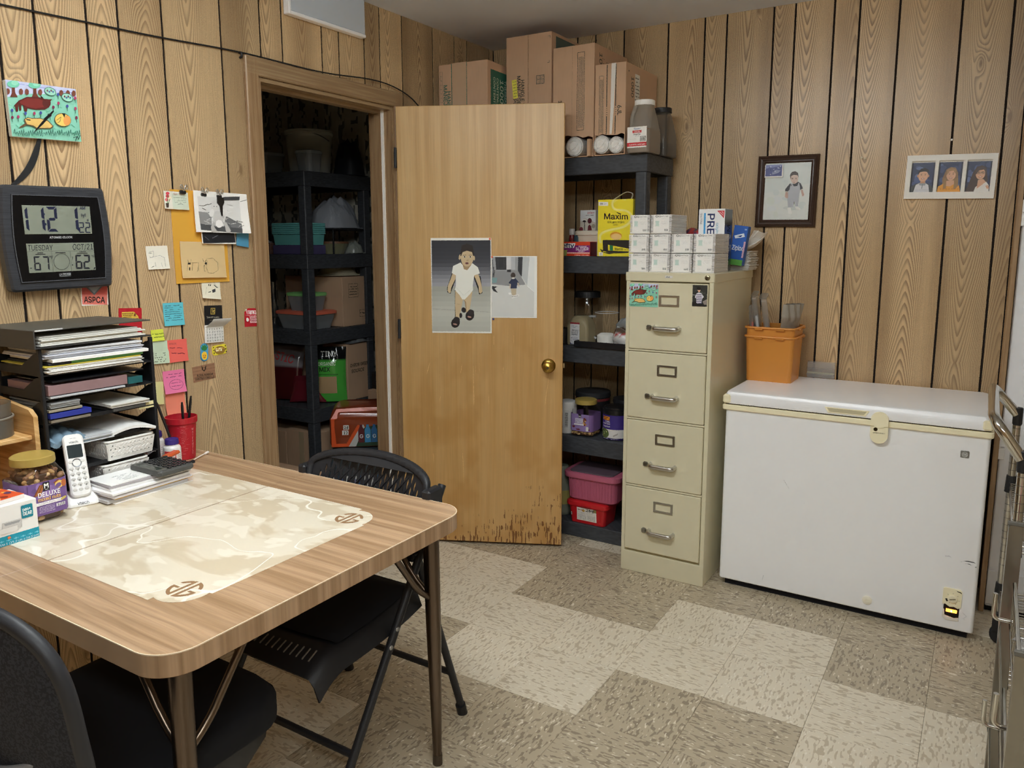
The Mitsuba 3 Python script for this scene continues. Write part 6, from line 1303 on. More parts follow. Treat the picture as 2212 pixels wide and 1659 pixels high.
# ------------------------------------------------------------------ third shelf
Z3 = .953
t = thing('glass_jar', 'large glass jar with a dark lid at the back of the third shelf', 'jar'); part(t, 'jar', X(lathe([(0, 0), (.075, 0), (.078, .005), (.078, .175), (.062, .205), (.060, .222), (.058, .222)], 40), (-1.715, 3.495, Z3)), 'glass', None, 40); part(t, 'lid', X(lathe([(0, .030), (.062, .030), (.065, .026), (.065, 0), (0, 0)], 36), (-1.715, 3.495, Z3 + .218)), 'satin', '#17181a', 40)
t = thing('glass_carafe', 'clear rounded glass carafe at the left of the third shelf by the door edge', 'carafe'); part(t, 'bowl', X(lathe([(0, 0), (.030, .002), (.050, .03), (.055, .06), (.045, .105), (.042, .13)], 36), (-1.775, 3.33, Z3 + .075), ry=-18), 'glass', None, 40); part(t, 'stand', X(lathe([(0, 0), (.04, 0), (.04, .075), (.02, .078), (0, .078)], 24), (-1.775, 3.33, Z3)), 'satin', '#2a2622', 40)
t = thing('pepper_jug', 'cream spice container labelled GROUND WHITE PEPPER on the third shelf', 'jug')
part(t, 'body', loft([ring(.112, .10, .014, Z3, 5, -1.672, 3.345), ring(.116, .104, .016, Z3 + .006, 5, -1.672, 3.345), ring(.116, .104, .016, Z3 + .092, 5, -1.672, 3.345), ring(.09, .085, .025, Z3 + .125, 5, -1.672, 3.345), ring(.06, .06, .028, Z3 + .140, 5, -1.672, 3.345)]), 'satin', '#8f8468', 40)
a = Art(); a.rect(0, 0, .050, .108, '#d5d6da'); a.rect(0, .100, .050, .108, '#8a3138'); a.rect(0, 0, .050, .010, '#2f3a63'); a.ell(.025, .010, .022, .008, '#d5d6da')
for s, y in (('GROUND', .066), ('WHITE', .056), ('PEPPER', .046)): a.text(s, .025, y, .0072, '#20222c', True, w=.036, align='c')
a.scribble(.008, .080, .044, .094, '#7d879a', 2, .002, 3); a.scribble(.006, .016, .044, .038, '#56607d', 3, .002, 4)
print_on(t, 'label', a, (-1.707, 3.2928, Z3 + .002), (1, 0, 0), UP)
t = thing('serving_tray', 'shallow black tray on the third shelf under the clear pitcher', 'tray'); part(t, 'tray', cat(bx(-1.663, -1.36, 3.246, 3.52, Z3, Z3 + .006), bx(-1.663, -1.36, 3.246, 3.252, Z3, Z3 + .028, .002), bx(-1.663, -1.36, 3.514, 3.52, Z3, Z3 + .028, .002), bx(-1.663, -1.657, 3.246, 3.52, Z3, Z3 + .028, .002), bx(-1.366, -1.36, 3.246, 3.52, Z3, Z3 + .028, .002)), 'semi', '#17191d')
t = thing('pitcher', 'clear ribbed plastic pitcher with a handle, partly filled with white sugar', 'pitcher'); c0 = (-1.557, 3.385, Z3 + .0065)
q_ = np.linspace(0, 2 * np.pi, 96, endpoint=False); rib_ = lambda r, z: np.c_[(r + .0016 * np.cos(16 * q_)) * np.cos(q_), (r + .0016 * np.cos(16 * q_)) * np.sin(q_), np.full(96, z)]
L_ = loft([rib_(.046, 0), rib_(.048, .05), rib_(.052, .10), rib_(.057, .150)]); L_.update_faces(~(np.isin(L_.faces, [len(L_.vertices) - 1]).any(1))); part(t, 'body', X(L_, c0), 'clearplastic', None, 60)
part(t, 'rim', X(tube(rib_(.057, .150)[::3], .0018, 6, closed=True), c0), 'gloss', '#b9bcbd', 60); part(t, 'handle', X(tube(bend([(-.050, -.012, .130), (-.094, -.022, .128), (-.098, -.022, .05), (-.048, -.012, .022)], .035, 8), .0065, 10), c0), 'jugplastic', '#b5b9bb', 60); part(t, 'sugar', X(lathe([(0, .052), (.03, .050), (.0445, .040), (.0440, .002), (0, .002)], 32), c0), 'matte', '#efeee8', 40)
bg = grid(lambda s, q: np.stack([-1.475 + .075 * s + .02 * (1 - q) * (s - .5), 3.30 + .05 * np.sin(np.pi * s) - .05 * np.sin(np.pi * s) * (q < 2) + .01 * np.sin(9 * q + 4 * s), Z3 + .007 + .15 * q], -1), 12, 16)
t = thing('snack_bag', 'grey and white foil bag standing on the black tray beside the filing cabinet', 'bag'); m_ = sheet(lambda s, q: np.stack([-1.482 + .085 * s + .018 * q * (1 - s), 3.30 + .012 * np.sin(9 * q + 4 * s), Z3 + .007 + .150 * q * (.75 + .25 * s)], -1), 14, 16, .03); vv = m_.vertices; h_ = (vv[:, 2] - Z3) / .15; part(t, 'bag', m_, 'semi', vcol=np.where((h_ > .66)[:, None], lin('#8d9498'), np.where((h_ > .48)[:, None], lin('#4a3a2c'), np.where((h_ > .42)[:, None], lin('#a33a3a'), lin('#cfd0d0')))), smooth=True)

# ------------------------------------------------------------------ fourth shelf
Z4 = .505
def nut2():
    a = Art(); W, H = .090, .080; a.rect(0, 0, W, H, '#8d78ad'); 
    for i in range(10): r = random.Random(i + 9); a.ell(r.uniform(.05, .088), r.uniform(.01, .07), r.uniform(.004, .009), r.uniform(.003, .007), ('#7a3a2c', '#b5824e', '#5d2a36', '#c9a066')[i % 4], r.uniform(0, 180))
    a.rect(.036, .062, .050, .080, '#17171a'); a.lines([[(.039, .064), (.039, .072), (.043, .068), (.047, .072), (.047, .064)]], .002, '#e9e9e9'); a.rect(.020, .038, .060, .060, '#d9d3e6'); a.text('DELUXE', .022, .050, .007, '#5d4a80', True, w=.036); a.text('MIXED NUTS', .022, .041, .006, '#5d4a80', True, w=.036); a.rect(.014, .028, .064, .035, '#e6e2ee'); a.rect(.075, .004, .088, .024, '#d9d9d6'); a.ell(.012, .02, .007, .005, '#6a2f3a'); a.ell(.035, .008, .010, .004, '#6a2f3a'); return a
nut_jar('square jar with a purple label and gold lid, holding tan crumbs, on the fourth shelf', (-1.642, 3.345), Z4, 0, 1.06, '#a9905e', nut2, '#a8914c', .045, (.026, .104))
t = thing('sauce_tub', 'black-lidded tub with a purple and white wraparound label on the fourth shelf', 'tub'); c0 = (-1.486, 3.365, Z4)
part(t, 'body', X(lathe([(0, 0), (.062, 0), (.064, .003), (.066, .128), (0, .128)], 44), c0), 'satin', '#2f2461', 40); part(t, 'lid', X(cat(lathe([(0, .036), (.056, .036), (.060, .033), (.061, .024), (.068, .022), (.069, .004), (.067, 0), (0, 0)], 44)), (c0[0], c0[1], Z4 + .122)), 'semi', '#16171a', 35)
def wrap(r, f, a):
    m, c = a.fine(.006).mesh() if False else a.mesh(); v = m.vertices; an = -math.pi / 2 + v[:, 0] / r; m.vertices = np.c_[(r + v[:, 2]) * np.cos(an), (r + v[:, 2]) * np.sin(an), v[:, 1]]; return m, c
a = Art(); a.rect(-.11, .006, .11, .052, '#dcdad8'); a.rect(-.11, .052, .11, .120, '#3b2c78'); a.rect(-.11, 0.002, .11, .010, '#2c2357'); a.ell(-.040, .030, .030, .024, '#5a6a3a')
for i in range(14): r = random.Random(i); a.ell(-.04 + r.uniform(-.022, .022), .030 + r.uniform(-.016, .016), .006, .002, ('#c9cf9a', '#8a9a52', '#2f3a20')[i % 3], r.uniform(0, 180))
a.rect(-.052, .096, -.006, .114, '#d98a2f'); a.scribble(-.050, .098, -.008, .112, '#7a3a1a', 2, .004, 3); a.text('HOISIN', -.036, .086, .006, '#e9e3f3', True); a.text('FLAVORED SAUCE', -.054, .075, .007, '#e9e3f3', True, w=.050); a.text('Family Pack', -.050, .062, .007, '#e9e3f3', True, w=.046); a.poly([(.012, .024), (.034, .036), (.036, .030), (.014, .018)], '#a9a59f'); a.scribble(-.05, .002, .05, .009, '#cfc9e0', 1, .002, 3)
a.fine(.008); m_, c_ = wrap(.0667, 0, a); part(t, 'label', X(m_, c0), 'satin', vcol=c_)
t = thing('canister', 'large dark round canister behind the jars on the fourth shelf', 'canister'); part(t, 'body', X(lathe([(0, 0), (.084, 0), (.086, .004), (.086, .170), (0, .170)], 40), (-1.675, 3.49, Z4)), 'satin', '#1c1a1c', 40); part(t, 'lid', X(lathe([(0, .026), (.086, .026), (.090, .022), (.090, 0), (0, 0)], 40), (-1.675, 3.49, Z4 + .168)), 'satin', '#26272a', 40); part(t, 'stripe', X(lathe([(.0868, 0), (.0872, .001), (.0872, .012), (.0868, .013)], 40), (-1.675, 3.49, Z4 + .150)), 'satin', '#6a2a2c', 40)
t = thing('canister', 'second dark round canister at the back right of the fourth shelf', 'canister'); part(t, 'body', X(lathe([(0, 0), (.07, 0), (.072, .15), (0, .15)], 36), (-1.49, 3.51, Z4)), 'satin', '#1a1a1c', 40); part(t, 'lid', X(lathe([(0, .02), (.074, .02), (.076, 0), (0, 0)], 36), (-1.49, 3.51, Z4 + .149)), 'satin', '#202124', 40)
t = thing('white_bottle', 'white plastic bottle with a barcode panel next to the door edge on the fourth shelf', 'bottle'); part(t, 'body', X(lathe([(0, 0), (.044, 0), (.048, .005), (.048, .145), (.042, .158), (.03, .162), (0, .163)], 36), (-1.745, 3.345, Z4)), 'satin', '#d5d6d6', 40)
a = Art(); a.rect(.006, .03, .030, .12, '#c9caca')
for k in range(12): a.rect(.012, .036 + k * .006, .026, .039 + k * .006 + .001 * (k % 2), '#55575a')
m_, c_ = wrap(.0484, 0, a.fine(.006)); part(t, 'label', X(m_, (-1.745, 3.345, Z4)), 'satin', vcol=c_)

# ------------------------------------------------------------------ lowest shelf
Z5 = .070
t = thing('paste_tub', 'red rectangular tub with a white Korean label at the bottom of the shelving', 'tub')
part(t, 'body', loft([ring(.185, .135, .02, Z5, 5, -1.595, 3.345), ring(.205, .150, .022, .160, 5, -1.595, 3.345)]), 'semi', '#b81f25', 40); part(t, 'lid', loft([ring(.222, .165, .025, .158, 5, -1.595, 3.345), ring(.226, .168, .025, .163, 5, -1.595, 3.345), ring(.226, .168, .025, .178, 5, -1.595, 3.345), ring(.205, .150, .02, .186, 5, -1.595, 3.345)]), 'semi', '#c2242a', 40); part(t, 'lid_tab', bx(-1.62, -1.57, 3.254, 3.262, .160, .168, .002), 'semi', '#a81c22')
a = Art(); a.rect(0, 0, .106, .066, '#e6e2da'); a.rect(.09, .05, .106, .066, '#8a7a4a'); a.ell(.036, .052, .007, .007, '#b58d3a')
GO = [[(.15, .1), (.85, .1), (.8, .5)], [(.5, .5), (.5, .85)], [(.02, .85), (.98, .85)]]; CHU = [[(.4, .02), (.6, .02)], [(.15, .15), (.85, .15)], [(.5, .15), (.15, .48)], [(.5, .25), (.85, .48)], [(.05, .62), (.95, .62)], [(.5, .62), (.5, 1)]]; JANG = [[(.05, .08), (.5, .08), (.05, .45)], [(.28, .2), (.5, .45)], [(.75, 0), (.75, .5)], [(.75, .25), (.97, .25)], O_(.5, .78, .2)]
flip = lambda G: [[[(x, -y) for x, y in l] for l in g] for g in G]
hangul(a, flip([GO, CHU, JANG]), .048, .062, .014, .0028, '#1b1717'); hangul(a, flip([MA, KA, MO]), .006, .058, .008, .0013, '#8a3a2a'); a.scribble(.004, .034, .100, .044, '#8d8a84', 2, .001, 3); a.scribble(.006, .004, .050, .032, '#6d6a66', 6, .0012, 5, 1); a.scribble(.056, .004, .100, .032, '#6d6a66', 6, .0012, 6, 1)
m_, c_ = a.mesh(); part(t, 'label', on(m_, (-1.648, 3.2745, Z5 + .016), (1, 0, 0), (0, -.085, 1)), 'satin', vcol=c_)
a = Art(); a.rect(0, 0, .022, .014, '#d9d6cf')
for k in range(8): a.rect(.002 + k * .0024, .002, .0034 + k * .0024, .012, '#26262a')
m_, c_ = a.mesh(); part(t, 'barcode', on(m_, (-1.682, 3.2755, Z5 + .036), (1, 0, 0), (0, -.085, 1)), 'satin', vcol=c_)
t = thing('storage_tub', 'dusty pink storage tub with a grey lid stacked on the red tub', 'tub')
def rib_ring(w, d, z): 
    q = ring(w, d, .035, z, 8, -1.575, 3.36); return q
part(t, 'body', loft([rib_ring(.235, .16, .1865), rib_ring(.255, .18, .196), rib_ring(.268, .19, .305)]), 'satin', '#b05a72', 40)
for k in range(15): part(t, 'rib', tube([(-1.575 - .108 + k * .0154, 3.2685, .205), (-1.575 - .112 + k * .016, 3.2635, .300)], .0025, 6), 'satin', '#b05a72', 60)
part(t, 'rim', loft([ring(.296, .215, .045, .303, 8, -1.575, 3.36), ring(.300, .219, .045, .307, 8, -1.575, 3.36), ring(.300, .219, .045, .326, 8, -1.575, 3.36), ring(.285, .205, .04, .332, 8, -1.575, 3.36)]), 'satin', '#b8627a', 40); part(t, 'lid', slab(affinity.translate(rrect(.235, .200, .03, 6), -1.575, 3.36), .006, .002, .331), 'satin', '#5a4a55', 40)
t = thing('round_jar', 'grey-green rounded container beside the tubs on the lowest shelf, by the door edge', 'container'); part(t, 'body', X(lathe([(0, 0), (.05, 0), (.06, .02), (.062, .16), (.04, .23), (.03, .25), (0, .25)], 32), (-1.785, 3.37, Z5)), 'satin', '#7d8274', 40); part(t, 'label', X(lathe([(.0625, .06), (.063, .062), (.063, .13), (.0625, .132)], 32), (-1.785, 3.37, Z5)), 'satin', '#a39a5a', 40)

# ------------------------------------------------------------------ on the filing cabinet
ZT = 1.3202
def check_pack(i, x0, z0, lab, d=.185):
    t = thing('check_pad_pack', lab, 'pad pack', 'packs of guest checks on the filing cabinet')
    r = random.Random(i); rz = r.uniform(-1.2, 1.2); o = (x0 + r.uniform(-.001, .001), 3.060 + r.uniform(-.004, .004), z0)
    ms, vc = [], []
    for k in range(13):
        m = bx(0 + r.uniform(0, .0016), .0905 - r.uniform(0, .0016), .002 + r.uniform(0, .002), d, k * .0060, k * .0060 + .0050, .0006); ms.append(m); vc.append(np.tile(lin('#e4e3e0') * r.uniform(.85, 1), (len(m.vertices), 1)))
    C_ = lambda m: X(m, o, rz=rz)
    part(t, 'pads', C_(cat(*ms)), 'satin', vcol=np.vstack(vc), kind='stuff')
    a = Art(); a.rect(.012, .004, .080, .077, '#efefec'); a.ell(.026, .070, .0055, .0045, '#56585c'); a.ell(.0265, .070, .0035, .0028, '#efefec'); a.text('HQ', .0285, .0665, .0065, '#56585c', True); a.text('Guest Checks', .042, .0675, .0055, '#85878b', True, w=.034)
    a.scribble(.046, .058, .074, .064, '#b5b7ba', 1, .0009, i); a.poly([(.020, .030), (.038, .030), (.036, .040), (.038, .052), (.020, .052), (.022, .040)], '#c3d8d2'); a.scribble(.044, .036, .074, .052, '#bfc1c3', 3, .0009, i + 3)
    for k in range(7): a.rect(.060 + k * .0025, .010, .0612 + k * .0025 + .0004 * (k % 2), .018, '#77797c')
    for k in range(9): a.rect(.002, .010 + k * .0072, .010, .0112 + k * .0072, '#a9a8b8'); a.rect(.082, .013 + k * .0072, .089, .0142 + k * .0072, '#b5b3c2')
    a.lines([[(.030 + .02 * (i % 3), .055), (.070, .016 + .004 * (i % 4))], [(.012, .024), (.04, .012 + .01 * (i % 2))]], .0006, '#ffffff')
    m_, c_ = a.mesh(); part(t, 'label', C_(on(m_, (0, .0012, 0), (1, 0, 0), UP)), 'gloss', vcol=c_)
col_ = [-1.3125, -1.2205, -1.1265, -1.0315]
n_ = ['leftmost', 'second from the left', 'third from the left', 'rightmost']
i = 0
for row, zr, cols, off in ((0, ZT, (0, 1, 2, 3), 0), (1, ZT + .0795, (0, 1, 2, 3), .001), (2, ZT + .159, (0, 1), .003)):
    for c in cols:
        check_pack(i, col_[c] + off + (.0 if row < 2 else .003 * c), zr, f"white pack of guest checks, {n_[c] if row < 2 else ('left' if c == 0 else 'right')} of the {('bottom', 'middle', 'top')[row]} row"); i += 1
t = thing('cracker_box', 'white and silver PREMIUM cracker box standing behind the packs of guest checks'.replace('PREMIUM ', ''), 'box')
part(t, 'carton', bx(-1.078, -.966, 3.262, 3.37, ZT, 1.583, .0015), 'satin', '#e6e7e8')
part(t, 'side', bx(-.9665, -.9652, 3.263, 3.369, ZT + .001, 1.582), 'metal', '#77797b')
a = Art(); a.rect(0, 0, .112, .262, '#eef0f1'); a.rect(.022, .0, .030, .246, '#4aa0d8'); a.text('PREMIUM', .038, .247, .030, '#1b2a5c', True, rot=-90, w=.235); a.text('original', .076, .205, .011, '#4a9ac0', False, rot=-90, w=.06); a.text('SALTINE', .006, .245, .008, '#8d9094', True, rot=-90); a.poly([(.078, .255), (.110, .255), (.108, .222)], '#c2424a'); a.lines([[(.088, .250), (.104, .236)], [(.098, .251), (.106, .243)]], .002, '#f3dede')
m_, c_ = a.mesh(); part(t, 'print', on(m_, (-1.078, 3.2618, ZT), (1, 0, 0), UP), 'satin', vcol=c_)
a = Art(); a.text('PREMIUM', .074, .018, .040, '#131416', True, rot=90, w=.178)
m_, c_ = a.mesh(); part(t, 'side_print', on(m_, (-.9650, 3.262, ZT), (0, 1, 0), UP), 'satin', vcol=c_)
t = thing('zip_bag_box', 'blue box of zip bags leaning behind the cracker box', 'box')
zb = lambda m: X(m, (-.955, 3.384, ZT + .0), ry=8)
part(t, 'carton', zb(bx(-.03, .030, 0, .045, .025, .195, .002)), 'satin', '#2456a8')
a = Art(); a.rect(0, .025, .06, .195, '#2a5db5'); a.rect(0, .025, .06, .050, '#5aa046'); a.text('Ziploc', .004, .090, .020, '#e9eef6', True, w=.052); a.poly([(.006, .150), (.046, .165), (.052, .150), (.012, .138)], '#dfe7f3'); a.poly([(.018, .148), (.040, .157), (.036, .147)], '#1a3c85'); a.rect(.046, .178, .056, .184, '#8fb0e0'); a.rect(0.052, .06, .06, .13, '#c9a6c0')
m_, c_ = a.mesh(); part(t, 'print', zb(on(m_, (-.03, -.0006, 0), (1, 0, 0), UP)), 'satin', vcol=c_)
ms, vc = [], []
r_ = random.Random(3)
P_('paper_stack', 'untidy stack of receipts and papers at the back right of the filing cabinet', 'paper', -.985, -.905, 3.443, 3.585, ZT, ZT + .085, '#d9d9d6', n=22, seed=21)
for k, (x, y, rz, tl, lab) in enumerate(((-.940, 3.50, 12, 14, 'white sheet curling up on top of the stack of receipts'), (-.915, 3.50, -14, 24, 'white sheet sticking out to the right over the stack of receipts'), (-.930, 3.49, 30, 8, 'creased white sheet lowest of the loose ones on the stack of receipts'))):
    m = sheet(lambda s, q: np.stack([(s - .5) * .13, (q - .5) * .11, .018 * (s - .3) ** 2 * 4 + .006 * np.sin(5 * q + k)], -1), 10, 10, .0016)
    single('paper', X(m, (x, y, ZT + .100 + .010 * (2 - k)), rz=rz, ry=-tl), 'satin', '#eceae6', lab, 'paper', smooth=60)
t = thing('snack_pouch', 'red and blue pouch lying behind the packs of guest checks', 'pouch'); m_ = sheet(lambda s, q: np.stack([-1.20 + .12 * s, 3.30 + .14 * q, ZT + .135 + .03 * np.sin(np.pi * s) * np.sin(np.pi * q) + .02 * s + .004 * np.sin(17 * s)], -1), 16, 12, .02); vv = m_.vertices; part(t, 'pouch', m_, 'semi', vcol=np.where((np.sin(vv[:, 0] * 210 + vv[:, 2] * 120) > .35)[:, None], lin('#33406a'), lin('#b0343a')), smooth=True)
single('carton', bx(-1.205, -1.085, 3.29, 3.46, ZT, ZT + .118, .002), 'cardboard', None, 'low cardboard carton hidden under the red and blue pouch', 'carton')
# magnets on the top drawer
a = animals(Art(True), 1.0); m_, c_ = a.fit([(57, 680), (655, 755), (688, 1213), (100, 1165)], .127, .096).mesh()
t = thing('magnet', 'square magnet with the brown animal painting on the top drawer', 'magnet'); part(t, 'sheet', on(bx(0, .127, 0, .096, 0, .001), (-1.287, 3.0239, 1.177), (1, 0, 0), UP), 'satin', '#8fd2bb'); part(t, 'print', on(m_, (-1.287, 3.0229, 1.177), (1, 0, 0), UP), 'semi', vcol=c_)
t = thing('magnet', 'photo magnet of a person in a striped shirt at the right of the top drawer', 'magnet'); part(t, 'sheet', on(ext(affinity.translate(rrect(.060, .085, .003), .03, .0425), .001), (-1.0145, 3.0239, 1.1885), (1, 0, 0), UP), 'satin', '#2c2d2f')
a = Art(True); a.rect(1090, 340, 1290, 625, '#2f3231'); 
for i in range(14): r = random.Random(i); a.ell(r.uniform(1095, 1280), r.uniform(345, 480), r.uniform(8, 22), r.uniform(6, 16), ('#3d4241', '#262928', '#4a504d')[i % 3])
a.poly([(1140, 455), (1172, 440), (1205, 450), (1240, 500), (1215, 525), (1205, 585), (1140, 585), (1138, 520), (1120, 505)], '#d9d8e0')
for y in range(462, 586, 22): a.poly([(1136, y), (1212, y + 4), (1212, y + 13), (1136, y + 9)], '#4a3f6a')
a.poly([(1085, 570), (1125, 555), (1150, 590), (1205, 590), (1235, 540), (1240, 510), (1225, 520), (1215, 580), (1270, 625), (1085, 625)], '#1d1f22'); a.ell(1176, 412, 18, 24, '#d9b09a'); a.ell(1174, 388, 27, 22, '#1c1a1b'); a.poly([(1220, 560), (1280, 530), (1285, 600), (1240, 600)], '#8d8580'); a.line([(1090, 470), (1125, 478)], 6, '#b5bcbc')
m_, c_ = a.fit([(1092, 340), (1290, 345), (1272, 625), (1085, 615)], .060, .085).mesh(); part(t, 'print', on(m_, (-1.0145, 3.0229, 1.1885), (1, 0, 0), UP), 'semi', vcol=c_)
# ------------------------------------------------------------------ in the dark store room
def container(label, cx, cy, z, w, d, h, lidc, body='#9aa0a4'):
    t = thing('food_container', label, 'food container')
    part(t, 'body', loft([ring(w * .82, d * .82, .03, z, 6, cx, cy), ring(w, d, .035, z + h, 6, cx, cy)]), 'frosty', body, 40)
    part(t, 'lid', loft([ring(w * 1.05, d * 1.05, .04, z + h, 6, cx, cy), ring(w * 1.06, d * 1.06, .04, z + h + .014, 6, cx, cy), ring(w * .98, d * .98, .035, z + h + .018, 6, cx, cy)]), 'satin', lidc, 40)
scene['frosty'] = {'type': 'blendbsdf', 'weight': .5, 'a': {'type': 'thindielectric', 'int_ior': 1.35}, 'b': pr(.4, .5)}
def crumple(w, d, h, seed, rough=.012, th=.004, n=22):
    def f(s, q):
        x, y = (s - .5) * 2, (q - .5) * 2; r = np.clip(1 - (np.abs(x) ** 2.4 + np.abs(y) ** 2.4), 0, 1) ** .55
        p = np.stack([s * 7 + seed, q * 7, 0 * s], -1)
        return np.stack([x * w / 2, y * d / 2, h * r * (.8 + .4 * meshkit.noise(p, seed)) + rough * (meshkit.noise(p * 2.2, seed + 1) - .5) * (r > .02) + .004], -1)
    return sheet(f, n, n, th)
Z = SH
t = thing('bucket', 'large translucent white bucket on the top shelf of the store room', 'bucket'); part(t, 'body', X(lathe([(0, 0), (.108, 0), (.112, .004), (.132, .225), (.137, .225), (.137, .240), (.128, .240), (.108, .008), (0, .008)], 44), (-3.43, 3.30, Z[4])), 'satin', '#b9b8ae', 40); part(t, 'bail', tube([(-3.43 + .135 * math.cos(q), 3.30 + .135 * math.sin(q), Z[4] + .20 - .05 * math.sin(q)) for q in np.linspace(-2.6, .2, 16)], .003, 6), 'metal', '#8a8c8e', 60); part(t, 'lid', X(lathe([(0, .014), (.125, .014), (.138, .010), (.138, 0), (0, 0)], 44), (-3.43, 3.30, Z[4] + .239)), 'satin', '#adaca3', 40)
container('clear square container left of the large bucket in the store room', -3.66, 3.16, Z[4], .20, .17, .11, '#8f959a')
single('dark_bag', X(crumple(.17, .15, .20, 3), (-3.29, 3.475, Z[4])), 'satin', '#22252c', 'dark rounded bag at the right end of the top shelf in the store room', 'bag', smooth=60)
container('clear tub half behind the large bucket in the store room', -3.27, 3.14, Z[4], .12, .12, .10, '#9aa3a8')
# second shelf from the top
t = thing('storage_box', 'purple storage box under the teal boxes in the store room', 'box'); part(t, 'body', bx(-3.50, -3.235, 3.055, 3.21, Z[3], 1.432, .004), 'satin', '#4a4468')
t = thing('storage_box', 'teal storage box with a stack of teal lids on the purple box', 'box'); part(t, 'body', loft([ring(.25, .145, .012, 1.4325, 4, -3.367, 3.132), ring(.265, .155, .014, 1.490, 4, -3.367, 3.132)]), 'satin', '#5fa5a3', 40)
for k in range(6): part(t, 'lid', loft([ring(.272, .160, .014, 1.4925 + k * .0105, 4, -3.367, 3.132), ring(.276, .164, .014, 1.4955 + k * .0105, 4, -3.367, 3.132), ring(.272, .160, .014, 1.5015 + k * .0105, 4, -3.367, 3.132)]), 'satin', '#67b0ae', 40)
t = thing('wire_rack', 'black wire rack carrying a bag of cups in the store room', 'rack')
for x0, y0 in ((-3.44, 3.25), (-3.215, 3.25), (-3.44, 3.53), (-3.215, 3.53)): part(t, 'leg', cyl((x0, y0, Z[3]), (x0, y0, 1.520), .005, 8), 'satin', '#141518')
part(t, 'top', cat(*[cyl((-3.44, y0, 1.520), (-3.215, y0, 1.520), .004, 8) for y0 in np.linspace(3.25, 3.53, 9)], *[cyl((x0, 3.25, 1.520), (x0, 3.53, 1.520), .005, 8) for x0 in (-3.44, -3.215)]), 'satin', '#141518', kind='stuff')
single('plastic_bag', X(crumple(.24, .28, .16, 8, .03), (-3.34, 3.39, 1.526)), 'semi', '#8f939a', 'crumpled clear plastic bag lying on the black wire rack', 'plastic bag', smooth=50)
t = thing('glass_bowl', 'clear bowl with a brown lid under the wire rack', 'bowl'); part(t, 'bowl', X(lathe([(0, 0), (.06, 0), (.085, .055), (.087, .06)], 36), (-3.30, 3.335, Z[3])), 'frosty', '#9b9a78', 40); part(t, 'lid', X(lathe([(0, .012), (.088, .012), (.090, 0), (0, 0)], 36), (-3.30, 3.335, Z[3] + .060)), 'satin', '#6a4a34', 40)
single('plastic_bag', X(crumple(.10, .10, .06, 5, .02), (-3.25, 3.45, Z[3])), 'semi', '#8b9088', 'small crumpled bag right of the brown-lidded bowl', 'plastic bag', smooth=50)
single('cloth', X(crumple(.20, .16, .075, 11, .03), (-3.72, 3.15, Z[3])), 'matte', '#b9b6b4', 'bundled white cloth at the left of the shelf with the teal boxes', 'cloth', smooth=60)
single('carton', bx(-3.62, -3.525, 3.06, 3.22, Z[3], 1.445, .002), 'satin', '#5a4038', 'small brown box between the white cloth and the purple box', 'carton')
t = thing('appliance', 'dark kitchen appliance with shiny handles behind the white cloth', 'appliance'); part(t, 'body', bx(-3.86, -3.70, 3.26, 3.40, Z[3], 1.545, .02), 'gloss', '#15161a')
for k in range(2): part(t, 'handle', tube(spline([(-3.77 + k * .06, 3.255, 1.44), (-3.765 + k * .06, 3.235, 1.50), (-3.75 + k * .06, 3.23, 1.56), (-3.72 + k * .06, 3.24, 1.575)], 16), .006, 8), 'chrome', '#b9bcc0', 60)
# third shelf
container('wide clear container with a coral lid on the middle shelf of the store room', -3.385, 3.18, Z[2], .30, .21, .085, '#e0735a')
container('smaller clear container with a lime green lid standing on the coral lid', -3.375, 3.18, Z[2] + .1035, .20, .15, .085, '#86c878')
t = thing('glass_jar', 'clear glass jar left of the containers with coloured lids', 'jar'); part(t, 'jar', X(lathe([(0, 0), (.05, 0), (.055, .01), (.055, .13), (.035, .16), (.033, .26), (.03, .26)], 32), (-3.68, 3.20, Z[2])), 'glass', None, 40)
t = thing('carton', 'plain cardboard carton on the middle shelf of the store room under the beige hat', 'carton'); part(t, 'body', bx(-3.70, -3.222, 3.315, 3.55, Z[2], 1.245, .002), 'cardboard')
a = Art(); a.lines([[(.05, .17), (.13, .17), (.13, .25), (.05, .25), (.05, .17)], [(.14, .05), (.225, .05), (.225, .09), (.14, .09), (.14, .05)]], .002, '#4a4036'); a.scribble(.058, .18, .122, .24, '#4a4036', 4, .004, 2); a.scribble(.146, .056, .22, .085, '#4a4036', 1, .006, 5); print_on(t, 'print', a, (-3.2215, 3.315, Z[2]), (0, 1, 0), UP)
t = thing('hat', 'beige cloth sun hat lying on the carton in the store room', 'hat'); part(t, 'crown', X(crumple(.20, .20, .085, 2, .012), (-3.36, 3.42, 1.250)), 'matte', '#b5ab92', 60); part(t, 'brim', X(lathe([(.085, .012), (.135, .0), (.137, .002), (.087, .016)], 40), (-3.36, 3.42, 1.250)), 'matte', '#b0a68d', 60)
single('plastic_sheet', X(crumple(.16, .18, .07, 6, .03), (-3.29, 3.455, 1.33)), 'semi', '#77797a', 'grey plastic wrapping bunched on top of the hat at the shelf end', 'plastic bag', smooth=50)
